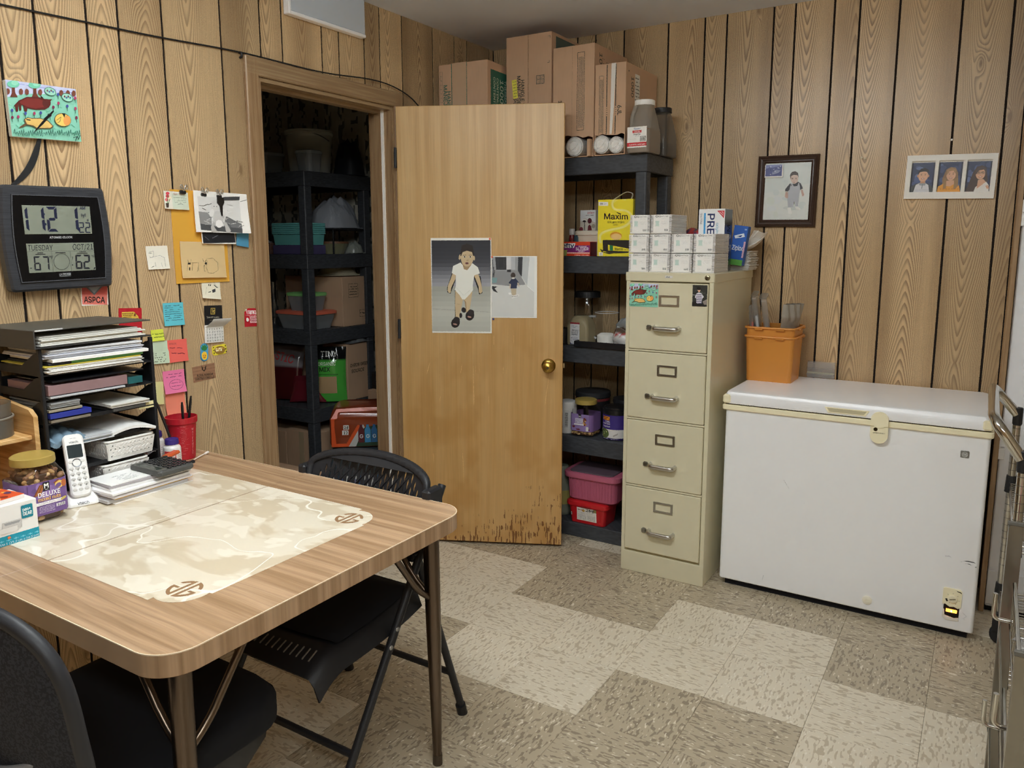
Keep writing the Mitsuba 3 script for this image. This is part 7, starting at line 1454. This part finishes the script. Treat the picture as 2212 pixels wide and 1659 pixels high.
# fourth shelf
for k, (x0, x1, y0, y1, z1, lab) in enumerate(((-3.78, -3.43, 3.30, 3.55, .80, 'cardboard carton at the back of the fourth shelf, left of the green bag'), (-3.42, -3.215, 3.33, 3.555, .845, 'cardboard carton at the end of the fourth shelf, behind the green bag'))):
    t = thing('carton', lab, 'carton'); part(t, 'body', bx(x0, x1, y0, y1, Z[1], z1, .002), 'cardboard')
    a = Art(); a.text('CHRON GREEN', .02, .20, .020, '#4a3b2e', True, w=.16); a.text('SOURCE', .03, .165, .020, '#4a3b2e', True); print_on(t, 'print', a, (x1 + .0004, y0, Z[1]), (0, 1, 0), UP)
    if k == 1: a = Art(); a.text('CHRON', .01, .20, .020, '#4a3b2e', True); a.text('SOURCE', .01, .165, .020, '#4a3b2e', True); print_on(t, 'front_print', a, (x0, y0 - .0004, Z[1]), (1, 0, 0), UP)
single('plastic_bag', X(crumple(.26, .20, .045, 14, .03), (-3.33, 3.44, .848)), 'semi', '#6d7072', 'clear plastic bag draped over the carton behind the green bag', 'plastic bag', smooth=50)
def pouch(name, label, c, w, h, th, rz, lean, cols, art=None, top=.0, cat_='bag'):
    t = thing(name, label, cat_)
    def f(sg):
        def g(s, q):
            x = (s - .5) * w * (1 - .06 * np.sin(np.pi * q)); b = th * np.clip(np.sin(np.pi * s), 0, 1) ** .6 * np.clip(np.sin(np.pi * np.clip(q * .92 + .02, 0, 1)), 0, 1) ** .5
            return np.stack([x, sg * b + .004 * np.sin(21 * s + 9 * q) * (q > .75), q * h], -1)
        return g
    F, B = grid(f(-1), 20, 24), grid(f(1), 20, 24); B.faces = B.faces[:, ::-1]
    P = lambda m: X(X(m, rx=lean), c, rz=rz)
    m = P(cat(F, B)); vv = np.vstack([F.vertices, B.vertices]); vc = np.tile(lin(cols[0]), (len(vv), 1))
    for z0, z1, c_ in cols[1:]: vc[(vv[:, 2] >= z0 * h) & (vv[:, 2] <= z1 * h)] = lin(c_)
    part(t, 'bag', m, 'gloss', vcol=vc, smooth=True)
    if art:
        a = art(Art()).fine(.015); m2, c2 = a.mesh(); v = m2.vertices; s, q = v[:, 0] / w + .5, v[:, 1] / h; z = v[:, 2].copy(); p = f(-1)(s, q); p[:, 1] -= z * 2; m2.vertices = p; part(t, 'print', P(m2), 'semi', vcol=c2)
    return t
def green(a):
    a.rect(-.07, .05, .04, .15, '#b99a72'); a.text('TINY', -.055, .268, .032, '#e6e8e2', True, w=.10); a.text('ORGANIC', -.075, .215, .020, '#dfe8d8', True, w=.11); a.text('MIX', -.068, .180, .026, '#20301c', True, w=.07); a.rect(-.075, .160, .05, .164, '#2f6a2a'); return a
pouch('snack_bag', 'bright green and black bag standing on the fourth shelf of the store room', (-3.275, 3.245, Z[1] + .006), .19, .325, .035, 40, -6, ['#4fae45', (.78, 1.0, '#17191a')], green)
def redart(a): a.text('RUSTIC', -.10, .25, .05, '#c9474a', True, w=.2, rot=-10); return a
pouch('snack_bag', 'dark red foil bag leaning at the left of the fourth shelf', (-3.60, 3.14, Z[1] + .006), .30, .36, .05, 14, -13, ['#4a1418', (.55, .9, '#8d8688'), (.9, 1, '#2a1214')], redart)
pouch('snack_bag', 'second dark red bag lying in front of the leaning foil bag', (-3.38, 3.16, Z[1] + .006), .22, .16, .05, 30, -30, ['#6a1f2a'])
t = thing('carton', 'low cardboard box printed in white at the left of the fourth shelf', 'carton'); part(t, 'body', bx(-3.90, -3.62, 3.06, 3.24, Z[1], .66, .002), 'cardboard'); part(t, 'band', bx(-3.9005, -3.6195, 3.0595, 3.2405, .56, .60), 'satin', '#a8743c'); a = Art(); a.text('KOREAN RAMEN', .06, .062, .022, '#d9d2c2', True, w=.2); print_on(t, 'print', a, (-3.90, 3.0585, Z[1]), (1, 0, 0), UP)
# bottom shelf and floor
for x0, x1, z1, lab in ((-3.74, -3.47, .34, 'cardboard carton on the bottom shelf of the store room, left of two'), (-3.465, -3.215, .36, 'cardboard carton on the bottom shelf of the store room, right of two')): t = thing('carton', lab, 'carton'); part(t, 'body', bx(x0, x1, 3.06, 3.40, Z[0], z1, .002), 'cardboard'); part(t, 'tape', bx((x0 + x1) / 2 - .02, (x0 + x1) / 2 + .02, 3.0592, 3.061, Z[0] + .02, z1 - .005), 'satin', '#b09a7c')
single('carton', bx(-3.02, -2.70, 2.30, 2.62, .0, .33, .003), 'cardboard', None, 'cardboard carton on the store room floor just inside the doorway', 'carton')
def drinks(a):
    a.poly([(-.19, .0), (-.10, 0), (-.03, .12), (.02, .17), (-.03, .215), (-.16, .21), (-.19, .16)], '#d9572a'); a.poly([(-.10, 0), (-.06, 0), (-.02, .10), (.06, .16), (.02, .17), (-.03, .12)], '#c9c9c6'); a.poly([(-.06, 0), (.19, 0), (.19, .14), (.06, .16), (-.02, .10)], '#24402f'); a.poly([(.02, .17), (.19, .14), (.19, .19), (.12, .215), (-.03, .215)], '#cf5a2c')
    for x, c in ((-.030, '#5a1f2a'), (.005, '#3f8fc0'), (.040, '#2f6a9a')): a.poly([(x - .016, .025), (x + .016, .025), (x + .016, .095), (x + .007, .115), (x + .007, .125), (x - .007, .125), (x - .007, .115), (x - .016, .095)], c); a.text('G', x, .050, .020, '#e6e9ea', True, align='c')
    a.text('GATORADE', .066, .100, .017, '#c9cfc6', True, w=.115); a.text('THIRST QUENCHER', .070, .084, .009, '#7d8f80', True, w=.10); a.line([(.062, 0), (.070, .14), (.062, .16)], .002, '#7d8f80'); a.rect(-.125, .10, -.095, .125, '#e6e4e0'); a.text('28', -.122, .104, .015, '#1a1a1a', True, w=.024); a.rect(-.132, .070, -.098, .096, '#e6e4e0'); a.text('12', -.126, .074, .016, '#1a1a1a', True, w=.024)
    a.line([(.10, .05), (.108, .062), (.116, .05), (.10, .05)], .003, '#b9c4b8'); return a
def pack(label, c, rz, w, d, h, col, draw):
    t = thing('drink_pack', label, 'drink pack'); P = lambda m: X(m, c, rz=rz)
    m = loft([ring(w * .96, d * .96, .03, 0, 6), ring(w, d, .035, .02, 6), ring(w, d, .04, h * .72, 6), ring(w * .93, d * .90, .05, h * .90, 6), ring(w * .8, d * .72, .05, h, 6)])
    part(t, 'wrap', P(m), 'gloss', col, 50); m2, c2 = draw(Art()).mesh(); v = m2.vertices; v[:, 0] = np.clip(v[:, 0], -w / 2 + .004, w / 2 - .004); yy = np.clip((v[:, 1] / h - .72) / .28, 0, 1); v[:] = np.c_[v[:, 0], -d / 2 - v[:, 2] + .09 * d * yy, np.clip(v[:, 1], 0.004, h)]
    part(t, 'print', P(m2), 'semi', vcol=c2); return t
def bottles(a):
    for i in range(11): x = -.18 + i * .035; a.rect(x - .014, .01, x + .014, .30, ('#3f7f8a', '#b9bcb8', '#c9532a', '#5a8f9a', '#39424a', '#c9c9c6')[i % 6]); a.rect(x - .014, .12, x + .014, .18, ('#e6e6e2', '#2a5a8a', '#e6e6e2')[i % 3]); a.text('2G7'[i % 3], x - .006, .14, .02, '#3a3f8a', True)
    return a
pack('case of coloured drink bottles on the store room floor under the orange pack', (-2.93, 3.18, 0.001), 40, .44, .34, .335, '#3a444a', bottles)
pack('orange and dark green shrink-wrapped pack of sports drinks on top of another case', (-2.93, 3.18, .337), 40, .40, .30, .215, '#8a3a20', drinks)
t = thing('hanging_cloth', 'blue checked cloth hanging on the back wall of the store room', 'cloth'); m_ = sheet(lambda s, q: np.stack([-3.165 + .13 * s, 3.615 + .010 * np.sin(9 * s), .50 + .40 * q + .05 * s * (q - 1)], -1), 14, 12, .006); part(t, 'cloth', m_, 'checked', None, True); part(t, 'hook', cyl((-3.10, 3.640, .90), (-3.10, 3.605, .905), .004, 8), 'metal', '#888888', 50)
scene['checked'] = {'type': 'twosided', 'b': {'type': 'diffuse', 'reflectance': proc(lambda p, n, uv: mix(cl('#3a4a7a'), cl('#56679a'), dr.select((dr.abs(p.x * 90 - dr.floor(p.x * 90) - .5) < .25) ^ (dr.abs(p.z * 90 - dr.floor(p.z * 90) - .5) < .25), 1.0, 0.0)))}}
single('black_case', bx(-3.19, -3.02, 3.50, 3.63, .555, .66, .01), 'satin', '#17181b', 'small black case on top of the drinks packs by the back wall', 'case')
single('carton', bx(-3.19, -3.01, 3.47, 3.635, 0, .554, .003), 'cardboard', None, 'tall cardboard carton in the far corner of the store room, behind the drinks packs', 'carton')
# ------------------------------------------------------------------ on the freezer
FZ = .8432
def bin_(label, z0, h, zr):
    t = thing('bin', label, 'bin'); cx, cy = -.787, 3.472; W, D = .205, .190
    H = h; wall = loft([ring(W * .93, D * .93, .018, z0, 6, cx, cy), ring(W, D, .020, z0 + H, 6, cx, cy)])
    inner = loft([ring(W * .93 - .008, D * .93 - .008, .016, z0 + .004, 6, cx, cy), ring(W - .008, D - .008, .018, z0 + H + .001, 6, cx, cy)])
    n = len(ring(1, 1, .1, 0, 6)); wall.update_faces(~(wall.faces == len(wall.vertices) - 1).any(1)); inner.update_faces(~(inner.faces == len(inner.vertices) - 1).any(1)); inner.faces = inner.faces[:, ::-1]
    part(t, 'body', cat(wall, inner), 'semi', '#c9853a', 40)
    rr = ring(W + .008, D + .008, .024, z0 + H - .002, 6, cx, cy); part(t, 'rim', tube(rr, .005, 8, closed=True), 'semi', '#cf8b40', 60)
    for k in (-.045, .045): part(t, 'latch', cat(bx(cx + k - .018, cx + k + .018, cy - D / 2 - .013, cy - D / 2 - .001, z0 + H - .012, z0 + H - .003, .002)), 'semi', '#c07c34')
    part(t, 'latch', bx(cx + W / 2 + .001, cx + W / 2 + .013, cy - .05, cy - .02, z0 + H - .010, z0 + H - .002, .002), 'semi', '#c07c34')
    part(t, 'latch', bx(cx + W / 2 + .001, cx + W / 2 + .013, cy + .04, cy + .07, z0 + H - .010, z0 + H - .002, .002), 'semi', '#c07c34')
bin_('large orange plastic bin at the left end of the chest freezer', FZ, .197, 0)
bin_('second orange plastic bin nested inside the larger one, filled with clear packs', FZ + .036, .200, 0)
def clam(label, x, y, rz, ry, w, h, th, ins, top=True):
    t = thing('clear_pack', label, 'pack'); P = lambda m: X(X(m, ry=ry), (x, y, FZ + .045), rz=rz)
    part(t, 'shell', P(X(slab(rrect(w, h, .014, 5), th, .004), (0, 0, 0), rx=90, rz=90) if False else on(slab(rrect(w, h, .014, 5), th, .004), (0, 0, h / 2), (0, 1, 0), UP)), 'film', None, 40)
    part(t, 'insert', P(on(slab(rrect(w * .72, h * .62, .008, 4), th * .5, .001), (th * .25, 0, h * .42), (0, 1, 0), UP)), 'satin', ins)
    part(t, 'slot', P(on(slab(rrect(w * .14, h * .30, .004, 3), .001, .0003), (th * .77, 0, h * .45), (0, 1, 0), UP)), 'satin', '#26262a')
    if top: part(t, 'tab', P(on(slab(rrect(w * .66, .030, .013, 5), .004, .001), (th * .5, 0, h + .008), (-.35, 1, 0), (.6, 0, .8))), 'film', None, 40)
clam('red-edged clear plastic pack at the left of the nested orange bin', -.862, 3.46, 0, -5, .14, .285, .018, '#b5432f', False)
clam('clear plastic clamshell pack with a rounded tab, left of two in the orange bin', -.838, 3.465, 10, -9, .14, .325, .022, '#b9bcc0')
clam('clear plastic clamshell pack with a dark insert in the middle of the orange bin', -.806, 3.475, 14, -9, .14, .315, .026, '#6d6259')
pouch('clear_bag', 'clear bag with a pointed top and a pale label, right in the orange bin', (-.745, 3.475, FZ + .05), .12, .29, .022, 60, 8, ['#8b7f72', (.35, .62, '#b9b8ae'), (.8, 1, '#9a948a')])
t = thing('clear_holder', 'clear plastic holder standing on the freezer against the wall, right of the orange bins', 'holder')
part(t, 'front', bx(-.667, -.552, 3.598, 3.601, FZ, .912, .0008), 'film'); part(t, 'back', bx(-.667, -.552, 3.612, 3.615, FZ, .915, .0008), 'film'); part(t, 'ledge', cat(bx(-.667, -.552, 3.588, 3.601, .884, .887), bx(-.667, -.552, 3.588, 3.601, .856, .862)), 'film'); part(t, 'strip', bx(-.666, -.553, 3.5955, 3.5975, .862, .870), 'satin', '#9d9a8a')

# ------------------------------------------------------------------ framed photographs on the wall above
def frame(prof, w, h):
    """mitred frame: prof = (inset, height) pairs swept around a w x h rectangle"""
    V = []
    for i, z in prof: V += [(-w / 2 + i, -h / 2 + i, z), (w / 2 - i, -h / 2 + i, z), (w / 2 - i, h / 2 - i, z), (-w / 2 + i, h / 2 - i, z)]
    F = []
    for k in range(len(prof) - 1):
        for j in range(4): a, b = k * 4 + j, k * 4 + (j + 1) % 4; F += [[a, b, b + 4], [a, b + 4, a + 4]]
    return trimesh.Trimesh(np.array(V, float), F, process=False)
t = thing('picture_frame', 'dark wooden picture frame with a toddler in overalls on the panelled wall', 'picture frame')
pl = rw(-.803, 1.6675, -.8, .002)
part(t, 'frame', pl.put(frame([(0, 0), (0, .010), (.003, .016), (.008, .019), (.012, .016), (.014, .017), (.020, .015), (.022, .010), (.026, .011), (.033, .006), (.033, 0)], .262, .315)), 'semi', '#3c2a22', 25)
part(t, 'backing', pl.put(bx(-.1, .1, -.13, .13, 0, .002)), 'matte', '#1a1614')
a = Art(True); a.rect(235, 275, 1210, 1415, '#d6dedd'); a.poly([(240, 900), (1150, 700), (1130, 1410), (240, 1410)], '#dde2e0')
for i in range(16): r = random.Random(i); a.ell(r.uniform(300, 1150), r.uniform(320, 1350), r.uniform(40, 110), r.uniform(30, 80), ('#d2dbdb', '#dbe1e3', '#d9e0da')[i % 3])
a.ell(800, 1180, 160, 40, '#cdd5d4')
a.poly([(735, 1165), (840, 1160), (850, 1060), (870, 1060), (880, 1150), (930, 1150), (960, 900), (965, 740), (790, 740), (735, 880), (722, 1000)], '#b7bbc4'); a.poly([(850, 1060), (862, 1050), (862, 1105), (850, 1110)], '#4a4a50')
a.poly([(770, 705), (680, 820), (680, 855), (735, 862), (790, 780), (960, 740), (975, 828), (1030, 800), (985, 700), (935, 670), (830, 710)], '#3d3f47'); a.poly([(795, 700), (815, 705), (850, 760), (915, 760), (938, 700), (965, 690), (975, 830), (960, 900), (740, 900), (765, 820)], '#b9bdc6'); a.poly([(828, 715), (935, 690), (915, 755), (850, 758)], '#3d3f47')
for x, y in ((800, 735), (962, 715)): a.rect(x - 6, y - 16, x + 6, y + 16, '#2c2d33')
a.poly([(690, 865), (735, 870), (738, 985), (700, 990), (672, 960)], '#c5a79c'); a.poly([(985, 830), (1022, 820), (1052, 930), (1030, 958), (1010, 945)], '#c5a79c'); a.ell(862, 600, 76, 110, '#d6c0b6'); a.ell(790, 600, 14, 28, '#c9aea2'); a.poly([(782, 610), (775, 540), (810, 480), (880, 462), (935, 500), (945, 590), (925, 545), (850, 535), (800, 560)], '#4a403d')
for x in (826, 896): a.ell(x, 612, 14, 8, '#3d3533'); a.line([(x - 20, 595), (x + 20, 593)], 5, '#6a5a54')
a.ell(856, 684, 20, 7, '#9c6f6a'); a.line([(862, 630), (856, 656), (868, 658)], 4, '#b89c92'); a.poly([(725, 1175), (790, 1175), (812, 1270), (805, 1302), (745, 1298)], '#eceeec'); a.poly([(870, 1150), (930, 1150), (985, 1200), (960, 1225), (895, 1205)], '#eceeec')
m_, c_ = a.fit([(300, 310), (1205, 280), (1120, 1405), (240, 1410)], .196, .250).mesh(); m_.apply_translation((-.098, -.125, 0)); ph = part(t, 'photograph', pl.put(bx(-.098, .098, -.125, .125, .002, .003)), 'satin', '#d6dedd'); sub(ph, 'print', pl.put(m_, d=.003), 'semi', None, vcol=c_)
t = thing('photograph', 'small blue photograph tucked into the upper left corner of the dark wooden frame', 'photograph'); pp = Plane(pl.at(-.1, .062, .009), pl.u, pl.v); part(t, 'sheet', pp.put(bx(0, .080, 0, .057, 0, .0008)), 'satin', '#e9e9e9')
a = Art(); a.rect(.003, .006, .075, .056, '#4a528c'); a.poly([(.003, .04), (.075, .05), (.075, .056), (.003, .056)], '#7d86b9'); a.poly([(.03, .012), (.06, .02), (.07, .03), (.05, .034), (.035, .026)], '#8d94b4')
for i in range(14): r = random.Random(i); a.ell(r.uniform(.012, .07), r.uniform(.010, .05), .0015, .003, ('#dfe2ee', '#2c3366')[i % 2], r.uniform(0, 180))
m_, c_ = a.mesh(); part(t, 'print', pp.put(m_, d=.0008), 'semi', vcol=c_)
t = thing('picture_frame', 'white triple picture frame with three school portraits at the right of the wall', 'picture frame')
pl = rw(-.170, 1.703, -1.4, .002); W, H = .3185, .174
holes = [sbox(x - .0425, -.060, x + .0425, .064) for x in (-.098, .0, .099)]
part(t, 'frame', pl.put(ext(sbox(-W / 2, -H / 2, W / 2, H / 2).difference(unary_union(holes)), .014)), 'satin', '#efeee9'); part(t, 'backing', pl.put(bx(-W / 2 + .004, W / 2 - .004, -H / 2 + .004, H / 2 - .004, 0, .002)), 'satin', '#e6e4de')
def portrait(k):
    a = Art(True); a.rect(0, 0, 260, 370, '#2c3658')
    for i in range(14): r = random.Random(i + k * 20); a.ell(130 + r.uniform(-110, 110), 140 + r.uniform(-110, 160), r.uniform(20, 50), r.uniform(18, 50), ('#3d4a72', '#4a5a86', '#35426a', '#5d6d96')[i % 4])
    for x in (0, 244): a.poly([(x, 0), (x + 16, 0), (x + 16, 370), (x, 370)], '#1a2038')
    S, S2 = '#d9ab8c', '#c08f70'
    if k == 0:
        a.poly([(8, 370), (10, 300), (60, 262), (110, 250), (165, 250), (215, 265), (258, 320), (260, 370)], '#454b4c'); a.poly([(40, 370), (62, 275), (110, 250), (165, 250), (205, 280), (222, 370)], '#d6d7dc'); a.poly([(95, 250), (178, 250), (168, 285), (105, 282)], '#9a9ea3'); a.line([(138, 272), (136, 318)], 9, '#7d8288'); a.line([(60, 340), (215, 340)], 5, '#b1b5c0'); a.poly([(112, 215), (165, 215), (168, 255), (108, 255)], S2); a.ell(137, 165, 55, 70, S); a.ell(78, 165, 9, 18, S2); a.ell(196, 165, 9, 18, S2); a.poly([(80, 150), (78, 110), (105, 75), (150, 66), (192, 90), (200, 150), (188, 118), (140, 108), (95, 118)], '#2b211d'); ey, ex = 152, 137
    elif k == 1:
        a.poly([(60, 340), (50, 200), (85, 90), (130, 62), (185, 70), (215, 130), (225, 230), (215, 330)], '#8d6d4c'); a.poly([(0, 370), (10, 300), (70, 262), (180, 262), (240, 290), (260, 370)], '#e2a03c'); a.poly([(85, 230), (180, 225), (190, 265), (140, 300), (90, 290)], S); a.ell(142, 158, 50, 70, S); a.poly([(88, 170), (95, 95), (140, 68), (190, 95), (195, 150), (160, 105), (120, 115), (100, 150)], '#a8825a')
        for x, y in ((80, 320), (195, 320), (210, 300)): a.poly([(x - 14, 200), (x + 14, 200), (x + 20, y), (x - 12, y + 18)], '#9a784f')
        for i in range(7): a.ell(40 + i * 32, 330, 9, 7, '#c07f28')
        ey, ex = 150, 142
    else:
        a.poly([(5, 370), (40, 250), (70, 130), (105, 65), (160, 50), (205, 80), (225, 180), (235, 250), (160, 300), (120, 370)], '#4a382f'); a.poly([(95, 370), (110, 310), (170, 265), (220, 248), (248, 290), (256, 370)], '#e6e3de'); a.poly([(130, 225), (185, 215), (215, 250), (160, 300), (125, 330)], S); a.ell(148, 150, 50, 70, S, -6); a.poly([(92, 180), (95, 110), (130, 70), (175, 66), (205, 110), (206, 165), (185, 100), (130, 112), (108, 150)], '#54413a'); a.poly([(215, 300), (240, 285), (258, 330), (235, 335)], S)
        ey, ex = 140, 150
    for s in (-1, 1): a.ell(ex + s * 21, ey, 7, 4, '#33261f'); a.line([(ex + s * 12, ey - 14), (ex + s * 32, ey - 14)], 3.5, '#5a4030')
    if k == 2:
        for s in (-1, 1): a.line([(ex + s * 6, ey - 9), (ex + s * 38, ey - 9), (ex + s * 36, ey + 11), (ex + s * 9, ey + 11), (ex + s * 6, ey - 9)], 4, '#22201f')
    a.line([(ex, ey + 6), (ex - 6, ey + 24), (ex + 4, ey + 26)], 3, S2); a.poly([(ex - 20, ey + 42), (ex, ey + 39), (ex + 20, ey + 42), (ex + 11, ey + 55), (ex - 11, ey + 55)], '#a3564f'); a.poly([(ex - 15, ey + 43), (ex + 15, ey + 43), (ex + 9, ey + 50), (ex - 9, ey + 50)], '#f3eee8'); return a
for k, x in enumerate((-.098, .0, .099)):
    ph = part(t, 'photograph', pl.put(bx(x - .042, x + .042, -.061, .058, .002, .003)), 'satin', '#2c3658', label=('school portrait of a short-haired child in a grey raglan shirt', 'school portrait of a long-haired child in a yellow top', 'school portrait of a long-haired child with glasses in a white top')[k]); m_, c_ = portrait(k).fit([(0, 0), (260, 0), (260, 370), (0, 370)], .084, .119).mesh(); m_.apply_translation((x - .042, -.061, 0)); sub(ph, 'print', pl.put(m_, d=.003), 'semi', None, vcol=c_)
for x, z, c, lab in ((-.174, 1.848, '#e9e9e6', 'white pin in the groove just above the triple frame'), (-.503, 1.797, '#d9cfb4', 'left of two pale pins on the wall between the picture frames'), (-.490, 1.793, '#d9cfb4', 'right of two pale pins on the wall between the picture frames')):
    single('pin', rw(x, z, 0, .0).put(lathe([(0, .009), (.004, .008), (.0045, .003), (.002, 0), (0, 0)], 12)), 'satin', c, lab, 'pin', smooth=40)

# ------------------------------------------------------------------ carts at the right edge
t = thing('wire_cart', 'chrome wire shelf cart with a bent handle and black corner sleeves at the right edge', 'cart')
CH = '#c4c2bc'; ya, yb, xp, zt_ = 2.49, 3.15, .118, .862
posts = [(xp, ya), (xp + .002, yb), (xp + .75, ya), (xp + .75, yb)]
for x, y in posts:
    k = part(t, 'post', cyl((x, y, .12), (x, y, zt_), .0125, 16), 'chrome', CH, 50)
    for z in np.arange(.30, zt_ - .02, .025): sub(k, 'groove', X(lathe([(.0126, 0), (.0128, .0008), (.0126, .0016)], 16), (x, y, z)), 'satin', '#4a4a48')
    labels.update({q: {'kind': 'stuff'} for q in ()})
    sub(k, 'cap', X(lathe([(0, .012), (.013, .012), (.015, .009), (.015, -.045), (.0125, -.05)], 20), (x, y, zt_)), 'satin', '#17181a', 40)
    for z in (.20, .60): sub(k, 'sleeve', X(lathe([(.013, -.03), (.019, -.03), (.016, .03), (.013, .03)], 20), (x, y, z)), 'satin', '#1a1b1d', 40)
    c = part(t, 'caster', cat(X(lathe([(0, -.012), (.030, -.012), (.034, -.008), (.034, .008), (.030, .012), (0, .012)], 28), (x + .012, y, .0345), rx=90), bx(x - .015, x + .015, y - .022, y - .016, .05, .115, .002), bx(x - .015, x + .015, y + .016, y + .022, .05, .115, .002), bx(x - .018, x + .018, y - .022, y + .022, .112, .122, .002)), 'satin', '#1b1c1f', 40)
for z in (.20, .60):
    k = part(t, 'shelf', cat(*[tube([(x0, y0, z + dz), (x1, y1, z + dz)], .004, 8) for dz in (-.018, .0) for x0, y0, x1, y1 in ((xp, ya, xp, yb), (xp + .75, ya, xp + .75, yb), (xp, ya, xp + .75, ya), (xp, yb, xp + .75, yb))]), 'chrome', CH, 60)
    sub(k, 'wires', cat(*[tube([(xp, y, z + .004), (xp + .75, y, z + .004)], .0022, 6) for y in np.linspace(ya + .02, yb - .02, 26)]), 'chrome', CH, 60); labels[[q for q in scene if q.startswith(k + '__wires')][-1]] = {'kind': 'stuff'}
part(t, 'handle', tube(bend([(xp - .004, ya, zt_ - .012), (.040, ya, .955), (.040, yb, .912 + .03), (xp, yb, zt_ - .012)], .075, 10), .0155, 14), 'chrome', CH, 60)
t = thing('basket_rack', 'stainless steel rack with sliding wire baskets nearest the camera at the right edge', 'rack')
yA, yB, x0, zr = 1.90, 1.28, .075, .846
def angle_post(x, y, s): return cat(bx(x, x + .028, y - .001, y + .001, .03, zr), bx(x, x + .002, min(y, y + s * .028), max(y, y + s * .028), .03, zr))
for x in (x0, x0 + .45):
    for y, s in ((yA, -1), (yB, 1)): part(t, 'post', angle_post(x, y, s) if x == x0 else angle_post(x, y, s), 'metal', '#8d8a82')
for y in (yA, yB): part(t, 'crossbar', bx(x0 + .026, x0 + .452, y - .0015, y + .0015, zr - .034, zr, .001), 'metal', '#8b887f'); part(t, 'cap', bx(x0 - .002, x0 + .030, y - .004, y + .004, zr - .002, zr + .006, .001), 'satin', '#55534d')
for x in (x0 + .001, x0 + .449): part(t, 'side_rail', cat(*[bx(x, x + .003, yB, yA, z, z + .020) for z in (.10, .36, .60)]), 'metal', '#85827a', kind='stuff')
for z in (.14, .40, .64):
    w = [tube(bend([(x0 + .02, y, z + .09), (x0 + .02, y, z), (x0 + .43, y, z), (x0 + .43, y, z + .09)], .015, 4), .0024, 6) for y in np.linspace(yB + .05, yA - .05, 12)]
    k = part(t, 'basket', cat(*[tube([(x, yB + .04, zz), (x, yA - .04, zz)], .0035, 6) for x, zz in ((x0 + .02, z + .09), (x0 + .02, z + .0), (x0 + .43, z + .09), (x0 + .22, z), (x0 + .43, z))]), 'chrome', '#b5b3ad', 60)
    q = sub(k, 'wires', cat(*w), 'chrome', '#b5b3ad', 60); labels[q] = {'kind': 'stuff'}
    for y in (yB + .10, yA - .10): sub(k, 'hook', tube(bend([(x0 + .02, y, z + .03), (x0 - .014, y, z + .03), (x0 - .014, y, z + .085)], .012, 5), .0045, 8), 'chrome', '#c9c7c0', 60)
m_ = X(crumple(.10, .16, .05, 21, .03), (x0 + .025, 1.60, .66), ry=80)
single('plastic_bag', m_, 'film', None, 'clear plastic bag hanging inside the stainless rack', 'plastic bag', smooth=50)
single('red_box', bx(x0 + .06, x0 + .30, yB + .10, yB + .34, .4045, .50, .003), 'satin', '#b5404a', 'red box in the middle basket of the stainless rack', 'box')

for k in list(scene):
    if k.endswith(('__digits', '__side_print')) or '__side_print_' in k or '__digits_' in k: labels.setdefault(k, {})['kind'] = 'stuff'
